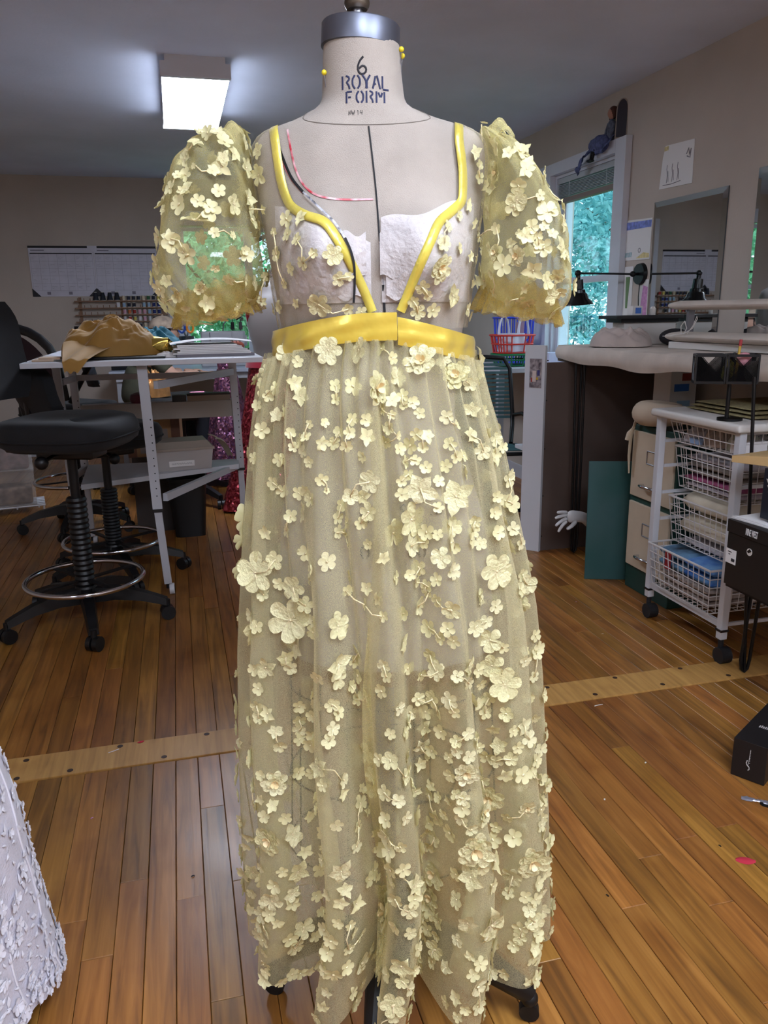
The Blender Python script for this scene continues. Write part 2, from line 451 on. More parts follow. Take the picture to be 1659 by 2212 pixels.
def sleeve_pt(side, t, v):
    """t round the outline, v -1 (front) .. 1 (back)"""
    tab = SLV_L if side < 0 else SLV_R
    c = (-.232, 1.365) if side < 0 else (.220, 1.36)
    o = outline(tab, t)
    w = max(0., cos(v * pi / 2)) ** .75
    d = sin(v * pi / 2)
    dep = .098
    x, z = c[0] + (o[0] - c[0]) * w, c[1] + (o[1] - c[1]) * w
    wr = .0065 * sin(170 * x + 18 * z + 2.5 * sin(34 * z)) * min(1., w * 1.3)
    return (x, d * dep + wr, z)
FL_SKIRT = """0.436,1.183,C,0.0181 0.838,1.162,C,0.016 0.035,1.15,C,0.0192 0.227,1.163,B,0.0117 -0.908,1.111,L,0.0091 -0.96,1.147,S,0.0075 -0.681,1.138,L,0.0106 -0.541,1.084,S,0.0065 -0.576,1.065,S,0.0079 -0.698,1.068,S,0.0058 -0.716,1.088,S,0.0066 -0.506,1.102,S,0.0052 -0.332,1.152,S,0.0078 -0.332,1.135,S,0.0065 -0.384,1.104,S,0.0057 -0.349,1.076,S,0.0078 -0.314,1.09,S,0.0063 -0.175,1.11,S,0.0072 -0.192,1.092,S,0.0072 -0.209,1.075,S,0.0072 0.07,1.122,S,0.0077 0.157,1.115,S,0.0051 0.14,1.097,S,0.0077 0.105,1.077,S,0.0078 0.175,1.087,S,0.0051 0.279,1.139,S,0.0072 0.332,1.129,S,0.0072 0.384,1.116,S,0.0064 0.279,1.126,S,0.0057 0.332,1.088,S,0.0072 0.367,1.07,S,0.0065 0.297,1.052,S,0.0065 0.209,1.05,S,0.0073 0.244,1.033,S,0.0065 0.175,1.026,S,0.0065 0.314,1.013,L,0.0196 0.628,0.996,L,0.0201 0.227,0.97,B,0.0198 0.087,0.95,B,0.016 0.209,0.933,B,0.0132 0.314,0.939,S,0.0074 0.279,0.9,S,0.0094 0.227,0.88,S,0.0067 0.401,0.988,S,0.0065 0.384,0.951,S,0.0065 0.628,1.108,S,0.0079 0.698,1.095,S,0.0066 0.628,1.071,S,0.0079 0.646,1.053,S,0.0074 0.593,1.039,S,0.0075 0.96,1.114,L,0.0095 1.257,1.105,S,0.0084 0.855,1.078,L,0.0108 0.96,1.054,S,0.0095 1.222,1.039,S,0.0085 1.361,1.062,S,0.0085 1.344,1.039,S,0.0086 1.396,1,S,0.0101 1.361,0.968,S,0.0087 1.396,0.961,B,0.0117 1.379,0.923,S,0.0088 1.414,0.897,S,0.0083 0.803,0.956,S,0.0077 0.785,0.942,S,0.0077 0.82,0.922,S,0.0083 0.593,0.952,B,0.0122 0.593,0.922,S,0.0068 0.436,0.9,B,0.0105 0.384,0.92,B,0.0118 0.925,0.878,B,0.0224 1.414,0.831,B,0.0135 -1.047,0.877,B,0.0239 -0.908,0.9,S,0.0111 -0.384,0.916,S,0.011 -0.925,1.014,S,0.0082 -0.873,1.002,S,0.0076 -0.401,1.029,S,0.0073 -0.384,1.012,S,0.0039 -0.471,1.002,S,0.0099 -0.593,0.979,B,0.012 -0.716,0.971,S,0.0081 -0.75,0.949,S,0.0081 -0.332,0.989,S,0.0074 -0.349,0.973,S,0.008 -0.349,0.953,S,0.008 -0.297,0.949,S,0.0054 -0.192,1.008,S,0.0098 -0.052,1.027,B,0.0129 -0.07,0.986,S,0.0104 -0.14,0.969,S,0.0073 -0.087,0.941,S,0.0065 -0.733,0.864,B,0.0151 -0.995,0.845,S,0.0085 -1.047,1.136,S,0.0068 -1.187,1.121,S,0.0069 -1.012,1.193,B,0.0135 -0.716,1.184,S,0.0066 -0.384,1.2,B,0.0155 -0.105,1.2,B,0.0141 0.105,1.2,S,0.0078 0.175,1.189,S,0.0072 0.785,1.183,L,0.0107 0.977,1.148,S,0.0081 -1.344,1.167,S,0.0084 1.396,0.848,S,0.0089 0.314,0.874,S,0.008 0.768,0.845,S,0.0084 -0.803,0.812,B,0.0259 -0.75,0.774,L,0.0188 -0.663,0.839,S,0.0099 -1.204,0.817,S,0.009 -1.03,0.796,S,0.0088 -1.134,0.78,L,0.0179 -0.942,0.736,L,0.0161 -1.152,0.689,S,0.0107 -0.995,0.672,S,0.0089 -0.977,0.655,S,0.0089 -0.349,0.822,B,0.0165 -0.349,0.766,L,0.0166 -0.349,0.746,S,0.0125 -0.244,0.775,S,0.0099 -0.297,0.758,S,0.008 -0.314,0.723,S,0.008 -0.297,0.699,S,0.0086 -0.314,0.866,S,0.007 -0.14,0.853,S,0.0068 -0.367,0.711,S,0.0094 -0.628,0.681,S,0.0088 -0.349,0.694,S,0.0084 -0.367,0.675,S,0.0084 -0.384,0.658,S,0.0089 -0.838,0.754,L,0.0116 -0.82,0.737,S,0.0088 -0.873,0.637,L,0.0104 -0.855,0.614,S,0.0089 -0.803,0.65,S,0.0083 -0.803,0.634,S,0.0084 -0.803,0.618,S,0.0075 0.087,0.793,L,0.0111 -0.017,0.845,S,0.0067 -0.035,0.774,S,0.0082 -0.017,0.759,S,0.0076 0.227,0.844,S,0.0117 0.401,0.847,S,0.0114 0.314,0.867,S,0.0083 0.349,0.857,S,0.0077 0.314,0.811,S,0.0112 0.349,0.802,S,0.0077 0.314,0.769,S,0.0099 0.332,0.75,B,0.0126 0.227,0.738,S,0.008 0.489,0.759,L,0.0134 0.401,0.75,S,0.0077 0.471,0.737,S,0.0078 0.681,0.8,S,0.0109 0.82,0.802,S,0.0087 0.838,0.774,B,0.0146 0.89,0.762,S,0.0073 0.838,0.734,B,0.0147 0.873,0.704,B,0.0206 0.768,0.84,L,0.0115 0.873,0.826,S,0.0087 1.117,0.817,S,0.0104 0.209,0.701,S,0.0086 0.035,0.711,S,0.0082 0.14,0.677,S,0.0092 0.105,0.664,S,0.008 0.07,0.664,S,0.0078 0.314,0.703,S,0.0108 0.367,0.712,S,0.0106 0.332,0.687,S,0.0085 0.384,0.696,S,0.007 -0.175,0.712,S,0.0079 -0.157,0.699,S,0.0071 0.279,0.649,L,0.0102 0.244,0.621,L,0.0117 0.297,0.605,S,0.0073 0.436,0.664,S,0.0078 0.384,0.652,S,0.0078 0.384,0.637,S,0.0079 0.82,0.68,S,0.0089 0.803,0.656,S,0.0083 0.873,0.657,S,0.0095 0.977,0.632,L,0.012 1.396,0.602,S,0.008 1.012,0.607,S,0.0106 1.431,0.713,S,0.0095 1.03,0.734,S,0.0083 1.396,0.675,S,0.0079 -0.244,0.61,B,0.0176 -0.017,0.635,S,0.011 0.052,0.607,S,0.0098 0.017,0.576,S,0.0083 -0.052,0.583,S,0.0098 -0.436,0.615,L,0.0135 -0.332,0.591,S,0.0091 -0.611,0.561,B,0.0165 -0.279,0.534,S,0.0103 -1.065,0.578,C,0.0137 -1.309,0.56,S,0.0089 -0.855,0.555,C,0.0164 -1.047,0.532,S,0.0092 -1.012,0.502,S,0.0086 0.419,0.605,C,0.0155 0.436,0.629,S,0.0084 0.82,0.536,S,0.0092 0.855,0.504,C,0.0216 0.401,0.564,S,0.0091 0.855,0.603,L,0.012 0.855,0.575,S,0.0091 0.89,0.582,S,0.009 0.96,0.495,C,0.0122 1.012,0.55,S,0.0085 1.117,0.525,S,0.0078 1.187,0.477,L,0.0128 1.431,0.541,S,0.0091 0.314,0.536,S,0.0084 -0.873,0.458,C,0.0197 -0.785,0.467,L,0.0151 -1.361,0.327,L,0.015 -1.274,0.384,L,0.0164 -0.768,0.401,L,0.0169 -0.855,0.356,B,0.0138 -0.96,0.316,S,0.011 -1.396,0.279,S,0.0085 -0.785,0.365,L,0.0123 -0.908,0.29,S,0.0078 -0.803,0.288,S,0.0142 -0.838,0.256,S,0.0127 -1.449,0.185,S,0.0104 -1.1,0.22,S,0.0091 -1.169,0.185,B,0.0167 -1.169,0.185,S,0.0094 -0.942,0.224,S,0.0079 -1.309,0.185,S,0.0096 -0.332,0.455,L,0.0158 -0.314,0.425,L,0.0101 -0.663,0.32,L,0.0128 -0.646,0.294,S,0.0096 -0.349,0.528,S,0.0085 -0.314,0.258,S,0.0138 -0.785,0.185,S,0.0149 -0.367,0.185,S,0.0125 -0.367,0.185,S,0.0141 -0.297,0.364,S,0.0073 -0.436,0.242,L,0.009 -0.75,0.196,S,0.0086 -0.279,0.505,S,0.0082 -0.279,0.48,S,0.0087 -0.279,0.323,S,0.009 -0.105,0.332,C,0.0278 -0.157,0.258,C,0.019 0,0.307,L,0.016 0.052,0.545,S,0.0084 -0.052,0.514,S,0.0113 0.017,0.504,S,0.0079 -0.035,0.461,S,0.01 0.052,0.399,S,0.01 0,0.28,S,0.0088 0.035,0.263,S,0.0088 -0.052,0.238,S,0.0162 -0.175,0.252,S,0.0128 0.14,0.185,B,0.0164 -0.14,0.185,S,0.009 -0.052,0.218,S,0.0089 -0.175,0.343,S,0.0078 0.087,0.436,L,0.0129 -0.017,0.416,S,0.01 0.052,0.362,S,0.0081 0.349,0.499,L,0.0134 0.314,0.435,S,0.0086 0.349,0.457,S,0.0115 0.349,0.388,C,0.0185 0.332,0.34,C,0.0172 0.262,0.299,S,0.0111 0.314,0.258,S,0.0132 0.297,0.234,S,0.0094 0.279,0.26,S,0.009 0.332,0.284,S,0.0078 0.332,0.251,L,0.0107 0.349,0.311,L,0.0124 0.454,0.478,C,0.0231 0.436,0.431,L,0.016 0.541,0.344,L,0.0253 0.611,0.439,L,0.0148 0.401,0.376,B,0.0114 0.419,0.351,L,0.0148 0.524,0.343,B,0.0163 0.785,0.291,S,0.0097 0.384,0.311,S,0.0084 0.436,0.247,S,0.0126 0.716,0.224,S,0.0098 0.733,0.185,S,0.0093 0.593,0.239,S,0.0133 0.436,0.211,S,0.0105 0.803,0.185,S,0.0091 0.559,0.269,S,0.0076 0.977,0.396,C,0.0234 1.379,0.383,C,0.0184 0.925,0.369,B,0.0141 1.169,0.358,L,0.013 0.908,0.336,S,0.0079 0.942,0.313,S,0.0095 0.89,0.264,S,0.0095 0.96,0.291,S,0.0133 1.379,0.233,S,0.0102 1.134,0.248,S,0.0099 0.942,0.289,S,0.0088 1.065,0.331,S,0.008 0.401,0.528,S,0.0086 0.436,0.514,S,0.0086 0.384,0.566,S,0.008 0.908,0.475,S,0.0077 1.082,0.45,S,0.0088 -0.314,0.323,S,0.0082 -0.209,0.306,S,0.0082 0.541,0.528,C,0.0159"""
FL_BODICE = """-0.15,1.464,B,0.0088 -0.15,1.433,B,0.0114 -0.146,1.389,L,0.0065 -0.159,1.36,S,0.0074 -0.13,1.357,S,0.005 -0.126,1.329,S,0.0064 -0.153,1.302,S,0.006 -0.118,1.29,S,0.0057 -0.161,1.267,L,0.0068 -0.129,1.259,B,0.0074 -0.095,1.343,S,0.0074 -0.127,1.328,S,0.0081 -0.088,1.314,S,0.0077 -0.073,1.325,S,0.0055 -0.05,1.322,B,0.0109 -0.045,1.294,S,0.0083 -0.071,1.262,B,0.0142 -0.033,1.255,S,0.0066 -0.031,1.296,S,0.0052 0.088,1.305,C,0.0157 0.093,1.335,B,0.0092 0.108,1.271,L,0.0125 0.066,1.282,S,0.0084 0.074,1.271,S,0.0057 0.061,1.25,S,0.0086 0.055,1.264,S,0.0066 0.1,1.357,S,0.0065 0.117,1.373,S,0.0053 0.148,1.349,S,0.0056 0.15,1.29,L,0.0082 0.141,1.243,S,0.0062 0.141,1.457,L,0.0086 0.147,1.426,S,0.0073 0.147,1.442,S,0.0058"""
FL_SLEEVE_L = """0.683,-1,B,0.015 0.817,-0.583,B,0.011 0.183,-0.667,S,0.0075 0.108,-0.833,L,0.0081 0.85,-0.875,S,0.0075 0.242,-0.625,S,0.0055 0.308,-0.75,L,0.0096 0.442,-0.875,S,0.0062 0.75,-0.833,S,0.0061 0.758,-0.667,S,0.0048 0.558,-0.667,S,0.007 0.525,-0.625,S,0.0064 0.4,-0.583,L,0.0085 0.442,-0.5,S,0.0071 0.417,-0.375,S,0.0058 0.992,-0.75,L,0.0081 0.067,-0.5,L,0.0081 0.083,-0.542,S,0.0048 0.017,-0.417,L,0.0096 0.917,-0.208,B,0.0085 0.867,-0.292,B,0.0113 0.808,-0.292,S,0.0064 0.658,-0.583,S,0.007 0.683,-0.458,L,0.0071 0.925,-0.583,L,0.0081 0.142,-0.667,S,0.0054 0.058,-0.708,S,0.0034 0.483,-0.417,L,0.0065 0.542,-0.375,L,0.0065 0.567,-0.292,L,0.0059 0.617,-0.292,S,0.0059 0.742,-0.5,S,0.0056 0.625,-0.75,S,0.005"""
FL_SLEEVE_R = """0.892,-0.083,B,0.0117 0.058,-0.708,L,0.0117 0.85,-0.792,B,0.0117 0,-0.625,L,0.0077 0.075,-0.458,L,0.0079 0.867,-0.458,C,0.0106 0.833,-0.375,L,0.0094 0.117,-0.833,S,0.0058 0.208,-0.75,L,0.0065 0.808,-0.083,L,0.007 0.767,-0.458,S,0.0067 0.725,-0.458,C,0.0094 0.742,-0.958,B,0.0078 0.308,-0.958,L,0.0072 0.317,-0.875,L,0.0065 0.525,-0.958,S,0.0059 0.517,-0.917,S,0.0059 0.733,-0.833,S,0.0046 0.658,-0.792,C,0.0119 0.358,-0.75,B,0.006 0.492,-0.667,B,0.01 0.475,-0.542,B,0.0115 0.55,-0.417,B,0.0097 0.583,-0.458,S,0.0061 0.417,-0.667,L,0.0067 0.433,-0.875,S,0.0039 0.692,-0.375,S,0.0055 0.525,-0.208,S,0.005 0.992,-0.042,S,0.0048 0.025,-0.375,L,0.0059 0.175,-0.583,S,0.0033 0.2,-0.542,S,0.0026 0.233,-0.542,S,0.0033 0.65,-0.333,L,0.0063 0.6,-0.375,L,0.0055"""
# ------------------------------------------------------------------ shared materials
M_WALL = mat('wall_paint', (190, 179, 168), .85, var=.03, vscale=2.5, bump=.15, bscale=90)
M_CEIL = mat('ceiling_paint', (214, 222, 240), .9, var=.03, vscale=2, bump=.2, bscale=60)
M_TRIM = mat('white_trim_paint', (206, 208, 216), .45, var=.02)
M_WHITE = mat('white_enamel', (205, 207, 212), .4)
M_OFFW = mat('off_white_plastic', (214, 210, 204), .5)
M_BLACKF = mat('black_fabric', (11, 11, 15), .85, var=.2, vscale=40, bump=.2, bscale=500)
M_BLACKP = mat('black_plastic', (12, 12, 15), .45, var=.15, vscale=20)
M_BLACKM = mat('black_metal', (16, 16, 18), .4, metal=.3)
M_CHROME = mat('chrome', (215, 215, 220), .12, metal=1.)
M_STEEL = mat('brushed_steel', (150, 150, 155), .35, metal=1.)
M_PAPER = mat('white_paper', (228, 226, 224), .8)
M_CARD = mat('cardboard', (160, 122, 84), .8, var=.08, vscale=5)
M_KRAFT = mat('kraft_paper', (196, 164, 112), .75, var=.06, vscale=6, bump=.1, bscale=30)
M_RUBBER = mat('black_rubber', (24, 24, 28), .6)
M_DARK = mat('dark_gap', (26, 18, 13), .9)


def wood_mat(name, c1, c2, c3, rough=.32, rand=.2):
    m, nt, b = newmat(name)
    N, L = nt.nodes, nt.links
    tc = N.new('ShaderNodeTexCoord'); oi = N.new('ShaderNodeObjectInfo')
    addv = N.new('ShaderNodeVectorMath'); addv.operation = 'ADD'
    sc = N.new('ShaderNodeVectorMath'); sc.operation = 'SCALE'
    L.new(oi.outputs['Location'], sc.inputs[0]); sc.inputs['Scale'].default_value = 3.7
    L.new(tc.outputs['Object'], addv.inputs[0]); L.new(sc.outputs[0], addv.inputs[1])
    mp = N.new('ShaderNodeMapping'); mp.inputs['Scale'].default_value = (22, 1.3, 5)
    L.new(addv.outputs[0], mp.inputs['Vector'])
    n1 = N.new('ShaderNodeTexNoise'); n1.inputs['Scale'].default_value = 2.2; n1.inputs['Detail'].default_value = 6; n1.inputs['Distortion'].default_value = .8
    L.new(mp.outputs[0], n1.inputs['Vector'])
    cr = N.new('ShaderNodeValToRGB')
    e = cr.color_ramp.elements
    e[0].position = .25; e[0].color = rgb(*c3)
    e[1].position = .75; e[1].color = rgb(*c1)
    k = e.new(.5); k.color = rgb(*c2)
    L.new(n1.outputs['Fac'], cr.inputs['Fac'])
    n3 = N.new('ShaderNodeTexNoise'); n3.inputs['Scale'].default_value = 4.; n3.inputs['Detail'].default_value = 5
    L.new(addv.outputs[0], n3.inputs['Vector'])
    mx = N.new('ShaderNodeMixRGB'); mx.blend_type = 'MULTIPLY'
    mr = N.new('ShaderNodeMapRange'); mr.inputs[1].default_value = .52; mr.inputs[2].default_value = .75; mr.inputs[4].default_value = .75
    L.new(n3.outputs['Fac'], mr.inputs[0]); L.new(mr.outputs[0], mx.inputs[0])
    mx.inputs[2].default_value = rgb(196, 170, 140)
    L.new(cr.outputs[0], mx.inputs[1])
    hs = N.new('ShaderNodeHueSaturation')
    m2 = N.new('ShaderNodeMapRange'); m2.inputs[3].default_value = 1 - rand; m2.inputs[4].default_value = 1 + rand
    L.new(oi.outputs['Random'], m2.inputs[0]); L.new(m2.outputs[0], hs.inputs['Value'])
    m4 = N.new('ShaderNodeMapRange'); m4.inputs[3].default_value = .494; m4.inputs[4].default_value = .512
    ml = N.new('ShaderNodeMath'); ml.operation = 'FRACT'; mm = N.new('ShaderNodeMath'); mm.operation = 'MULTIPLY'; mm.inputs[1].default_value = 17.3
    L.new(oi.outputs['Random'], mm.inputs[0]); L.new(mm.outputs[0], ml.inputs[0]); L.new(ml.outputs[0], m4.inputs[0]); L.new(m4.outputs[0], hs.inputs['Hue'])
    L.new(mx.outputs[0], hs.inputs['Color']); L.new(hs.outputs[0], b.inputs['Base Color'])
    r = N.new('ShaderNodeMapRange'); r.inputs[3].default_value = rough - .08; r.inputs[4].default_value = rough + .14
    L.new(n3.outputs['Fac'], r.inputs[0]); L.new(r.outputs[0], b.inputs['Roughness'])
    bp = N.new('ShaderNodeBump'); bp.inputs['Strength'].default_value = .12; bp.inputs['Distance'].default_value = .003
    L.new(n1.outputs['Fac'], bp.inputs['Height']); L.new(bp.outputs[0], b.inputs['Normal'])
    return m


M_WOOD = wood_mat('worn_maple_floor', (172, 118, 58), (146, 95, 42), (102, 65, 31))
M_STRIP = wood_mat('pale_maple_strip', (200, 150, 88), (184, 134, 76), (158, 112, 60), rough=.45, rand=.03)

X0, X1, Y0, Y1, H = -2.7, 2.48, -2.4, 7.73, 2.42
# ------------------------------------------------------------------ walls and ceiling
W1 = (.10, 1.32, .86, 2.03)      # back window opening x0,x1,z0,z1
W2 = (4.26, 5.06, .93, 2.09)     # right window opening y0,y1,z0,z1
m = MB()
T = .14
m.box(X0, Y1, 0, W1[0], Y1 + T, H); m.box(W1[1], Y1, 0, X1 + T, Y1 + T, H); m.box(W1[0], Y1, 0, W1[1], Y1 + T, W1[2]); m.box(W1[0], Y1, W1[3], W1[1], Y1 + T, H)
struct(m.build('wall_back', M_WALL, smooth=False))
m = MB()
m.box(X1, Y0, 0, X1 + T, W2[0], H); m.box(X1, W2[1], 0, X1 + T, Y1, H); m.box(X1, W2[0], 0, X1 + T, W2[1], W2[2]); m.box(X1, W2[0], W2[3], X1 + T, W2[1], H)
struct(m.build('wall_right', M_WALL, smooth=False))
struct(MB().box(X0 - T, Y0, 0, X0, Y1 + T, H).build('wall_left', M_WALL, smooth=False))
struct(MB().box(X0 - T, Y0 - T, 0, X1 + T, Y0, H).build('wall_front', M_WALL, smooth=False))
struct(MB().box(X0 - T, Y0 - T, H, X1 + T, Y1 + T, H + .1).build('ceiling', M_CEIL, smooth=False))
struct(MB().box(X0, Y1 - .012, 0, X1, Y1, .1).build('baseboard_back', M_TRIM, smooth=False))
struct(MB().box(X1 - .012, Y0, 0, X1, Y1 - .012, .1).build('baseboard_right', M_TRIM, smooth=False))
# ------------------------------------------------------------------ floor boards
floor_o = struct(MB().box(X0, Y0, -.06, X1, Y1, -.012).build('floor', M_DARK, smooth=False))
PW = .0618
SY0, SY1 = 2.122, 2.256
planks = []
cam_p = Vector((0, 0, 1.25))
random.seed(21)
fixed = {-0.122: 1.967, 0.0: 1.867, -.066: 1.543, .044: 1.57, -.306: 1.534, -.246: 1.418, .984: 1.392, 1.108: 1.429, .861: 1.26, 1.044: 1.218, .611: 1.173, 1.228: 1.442}
for i in range(-36, 50):
    x = -.524 + PW * i
    if x + PW < X0 or x > X1: continue
    xa, xb = max(x, X0), min(x + PW, X1)
    fx = [y for k, y in fixed.items() if x <= k < x + PW]
    y = Y0
    while y < SY0:
        l = random.uniform(.8, 1.9)
        y2 = y + l
        if fx:
            if y < fx[0] < y2 + .35: y2 = fx[0]; fx = []
        if SY0 - y2 < .25: y2 = SY0
        planks.append((xa, xb, y, min(y2, SY0))); y = y2
    y = SY1
    first = True
    while y < Y1:
        l = random.uniform(.3, 2.2) if first else random.uniform(1.1, 2.4)
        first = False
        y2 = y + l
        if Y1 - y2 < .4: y2 = Y1
        planks.append((xa, xb, y, min(y2, Y1))); y = y2


def plank_score(p):
    best = 0
    inv = Mc.inverted()
    for yy in (p[2] + .05, (p[2] + p[3]) / 2, p[3] - .05):
        c = inv @ Vector(((p[0] + p[1]) / 2, yy, 0))
        if c.z < -.3:
            px, py = c.x / -c.z * 1700.84, c.y / -c.z * 1700.84
            if abs(px) < 860 and -1140 < py < 1106: best = max(best, (p[3] - p[2]) / (c.z * c.z))
    return best


planks.sort(key=lambda p: -plank_score(p))
gap = .0011
rest = MB()
for k, (xa, xb, ya, yb) in enumerate(planks):
    dz = random.uniform(-.0006, .0006)
    w, l = (xb - xa) / 2 - gap * random.uniform(.5, 1.4) * .6, (yb - ya) / 2 - .0006
    if k < 298:
        mb = MB()
        c = .0012
        mb.add([(-w, -l, -.012), (w, -l, -.012), (w, l, -.012), (-w, l, -.012), (-w, -l, -c), (w, -l, -c), (w, l, -c), (-w, l, -c), (-w + c, -l + c, 0), (w - c, -l + c, 0), (w - c, l - c, 0), (-w + c, l - c, 0)],
               [(0, 3, 2, 1), (0, 1, 5, 4), (1, 2, 6, 5), (2, 3, 7, 6), (3, 0, 4, 7), (4, 5, 9, 8), (5, 6, 10, 9), (6, 7, 11, 10), (7, 4, 8, 11), (8, 9, 10, 11)])
        mb.build('floor_board', M_WOOD, floor_o, smooth=False, loc=((xa + xb) / 2, (ya + yb) / 2, dz))
    else:
        rest.box((xa + xb) / 2 - w, (ya + yb) / 2 - l, -.012, (xa + xb) / 2 + w, (ya + yb) / 2 + l, dz)
stuff(rest.build('floor_boards_beyond', M_WOOD, floor_o, smooth=False))
strip = struct(MB().box(X0, SY0 + .001, -.012, X1, SY1 - .001, .004, bev=.002).build('trim_1', M_STRIP, smooth=False))
M_PLUG = mat('dark_plug', (58, 36, 24), .6)
plug = MB().lathe([(.0085, -.001), (.0085, .0006), (.0001, .0008)], 10)
pm = None
for x, y in [(-.511, 2.233), (-.381, 2.143), (-.521, 2.14), (-.252, 2.239), (-.124, 2.143), (.001, 2.24), (.128, 2.145), (.255, 2.238), (.38, 2.145), (.505, 2.238), (.63, 2.146), (.757, 2.238), (.882, 2.146), (1.01, 2.237), (1.134, 2.236), (1.265, 2.147), (1.392, 2.238), (1.521, 2.149), (1.651, 2.239), (1.779, 2.146)]:
    if pm is None:
        o = plug.build('plug', M_PLUG, strip, loc=(x, y, .004)); pm = o.data
    else:
        inst(pm, 'plug', strip, Matrix.Translation((x, y, .004)))
# ------------------------------------------------------------------ windows


def glass_mat():
    m, nt, b = newmat('window_glass')
    N, L = nt.nodes, nt.links
    out = N['Material Output']
    t = N.new('ShaderNodeBsdfTransparent'); t.inputs[0].default_value = (.93, .97, .96, 1)
    g = N.new('ShaderNodeBsdfGlossy'); g.inputs['Roughness'].default_value = .02
    lw = N.new('ShaderNodeLayerWeight'); lw.inputs[0].default_value = .5
    pw = N.new('ShaderNodeMath'); pw.operation = 'POWER'; pw.inputs[1].default_value = 5.
    fr = N.new('ShaderNodeMath'); fr.operation = 'MULTIPLY_ADD'; fr.inputs[1].default_value = .8; fr.inputs[2].default_value = .03
    L.new(lw.outputs['Facing'], pw.inputs[0]); L.new(pw.outputs[0], fr.inputs[0])
    mx = N.new('ShaderNodeMixShader')
    L.new(fr.outputs[0], mx.inputs[0]); L.new(t.outputs[0], mx.inputs[1]); L.new(g.outputs[0], mx.inputs[2]); L.new(mx.outputs[0], out.inputs[0])
    return m


M_GLASS = glass_mat()
M_BLIND = mat('blind_slat', (176, 182, 186), .6)
win2 = struct(MB().box(X1 - .04, 4.15, .86, X1 - .002, W2[0], 2.16).box(X1 - .04, W2[1], .86, X1 - .002, 5.235, 2.16).box(X1 - .041, W2[0], W2[3], X1 - .002, W2[1], 2.16).build('window_2', M_TRIM, smooth=False))
MB().box(X1 - .09, 4.12, .83, X1 - .002, 5.26, .86, bev=.006).build('window_sill', M_TRIM, win2)
MB().box(X1 - .001, W2[0], W2[2], X1 + .12, W2[0] + .02, W2[3]).box(X1 - .001, W2[1] - .02, W2[2], X1 + .12, W2[1], W2[3]).box(X1, W2[0] + .02, W2[3] - .02, X1 + .12, W2[1] - .02, W2[3]).box(X1, W2[0] + .02, W2[2], X1 + .12, W2[1] - .02, W2[2] + .02).build('jamb', M_TRIM, win2, smooth=False)
for nm, za, zb, dx in (('upper_sash', 1.41, 2.07, .055), ('lower_sash', .95, 1.445, .03)):
    a, b_ = W2[0] + .02, W2[1] - .02
    s = MB().box(X1 + dx, a, za, X1 + dx + .022, a + .035, zb).box(X1 + dx, b_ - .035, za, X1 + dx + .022, b_, zb).box(X1 + dx, a + .035, za, X1 + dx + .022, b_ - .035, za + .04).box(X1 + dx, a + .035, zb - .035, X1 + dx + .022, b_ - .035, zb).build(nm, M_TRIM, win2, smooth=False)
    MB().box(X1 + dx + .009, a + .036, za + .041, X1 + dx + .012, b_ - .036, zb - .036).build('pane', M_GLASS, s, smooth=False)
MB().box(X1 + .004, W2[0] + .025, 2.035, X1 + .05, W2[1] - .025, 2.068).build('blind_headrail', M_BLIND, win2, smooth=False)
for k in range(9):
    z = 1.955 + k * .0085
    MB().box(X1 + .006, W2[0] + .028, z, X1 + .05, W2[1] - .028, z + .0025).build('blind_slat', M_BLIND, win2, smooth=False)
MB().box(X1 + .006, W2[0] + .028, 1.915, X1 + .05, W2[1] - .028, 1.945, bev=.004).build('blind_bottom_rail', mat('blind_rail', (132, 118, 112), .6), win2)
m = MB()
for y in (4.42, 4.88): m.cyl((X1 + .005, y, 1.95), (X1 + .005, y, 2.04), .002, n=6)
m.build('blind_cords', M_BLIND, win2)

win1 = struct(MB().box(-.04, Y1 - .03, .76, W1[0], Y1 - .002, 2.15).box(W1[1], Y1 - .03, .76, 1.46, Y1 - .002, 2.15).box(W1[0], Y1 - .03, W1[3], W1[1], Y1 - .002, 2.15).build('window_1', M_TRIM, smooth=False))
MB().box(-.06, Y1 - .1, .83, 1.48, Y1 - .031, .86, bev=.006).build('window_sill', M_TRIM, win1)
for nm, za, zb, dy in (('upper_sash', 1.42, 2.02, .06), ('lower_sash', .87, 1.46, .03)):
    for xa, xb in ((W1[0], .71), (.71, W1[1])):
        s = MB().box(xa, Y1 + dy, za, xa + .035, Y1 + dy + .02, zb).box(xb - .035, Y1 + dy, za, xb, Y1 + dy + .02, zb).box(xa + .035, Y1 + dy, za, xb - .035, Y1 + dy + .02, za + .035).box(xa + .035, Y1 + dy, zb - .035, xb - .035, Y1 + dy + .02, zb).build(nm, M_TRIM, win1, smooth=False)
        MB().box(xa + .036, Y1 + dy + .008, za + .036, xb - .036, Y1 + dy + .011, zb - .036).build('pane', M_GLASS, s, smooth=False)
# ------------------------------------------------------------------ ceiling lights
M_LENS = mat('light_diffuser', (245, 248, 250), .5, emit=(226, 236, 255), estr=25.)
M_HOUSE = mat('light_housing', (205, 208, 214), .5)


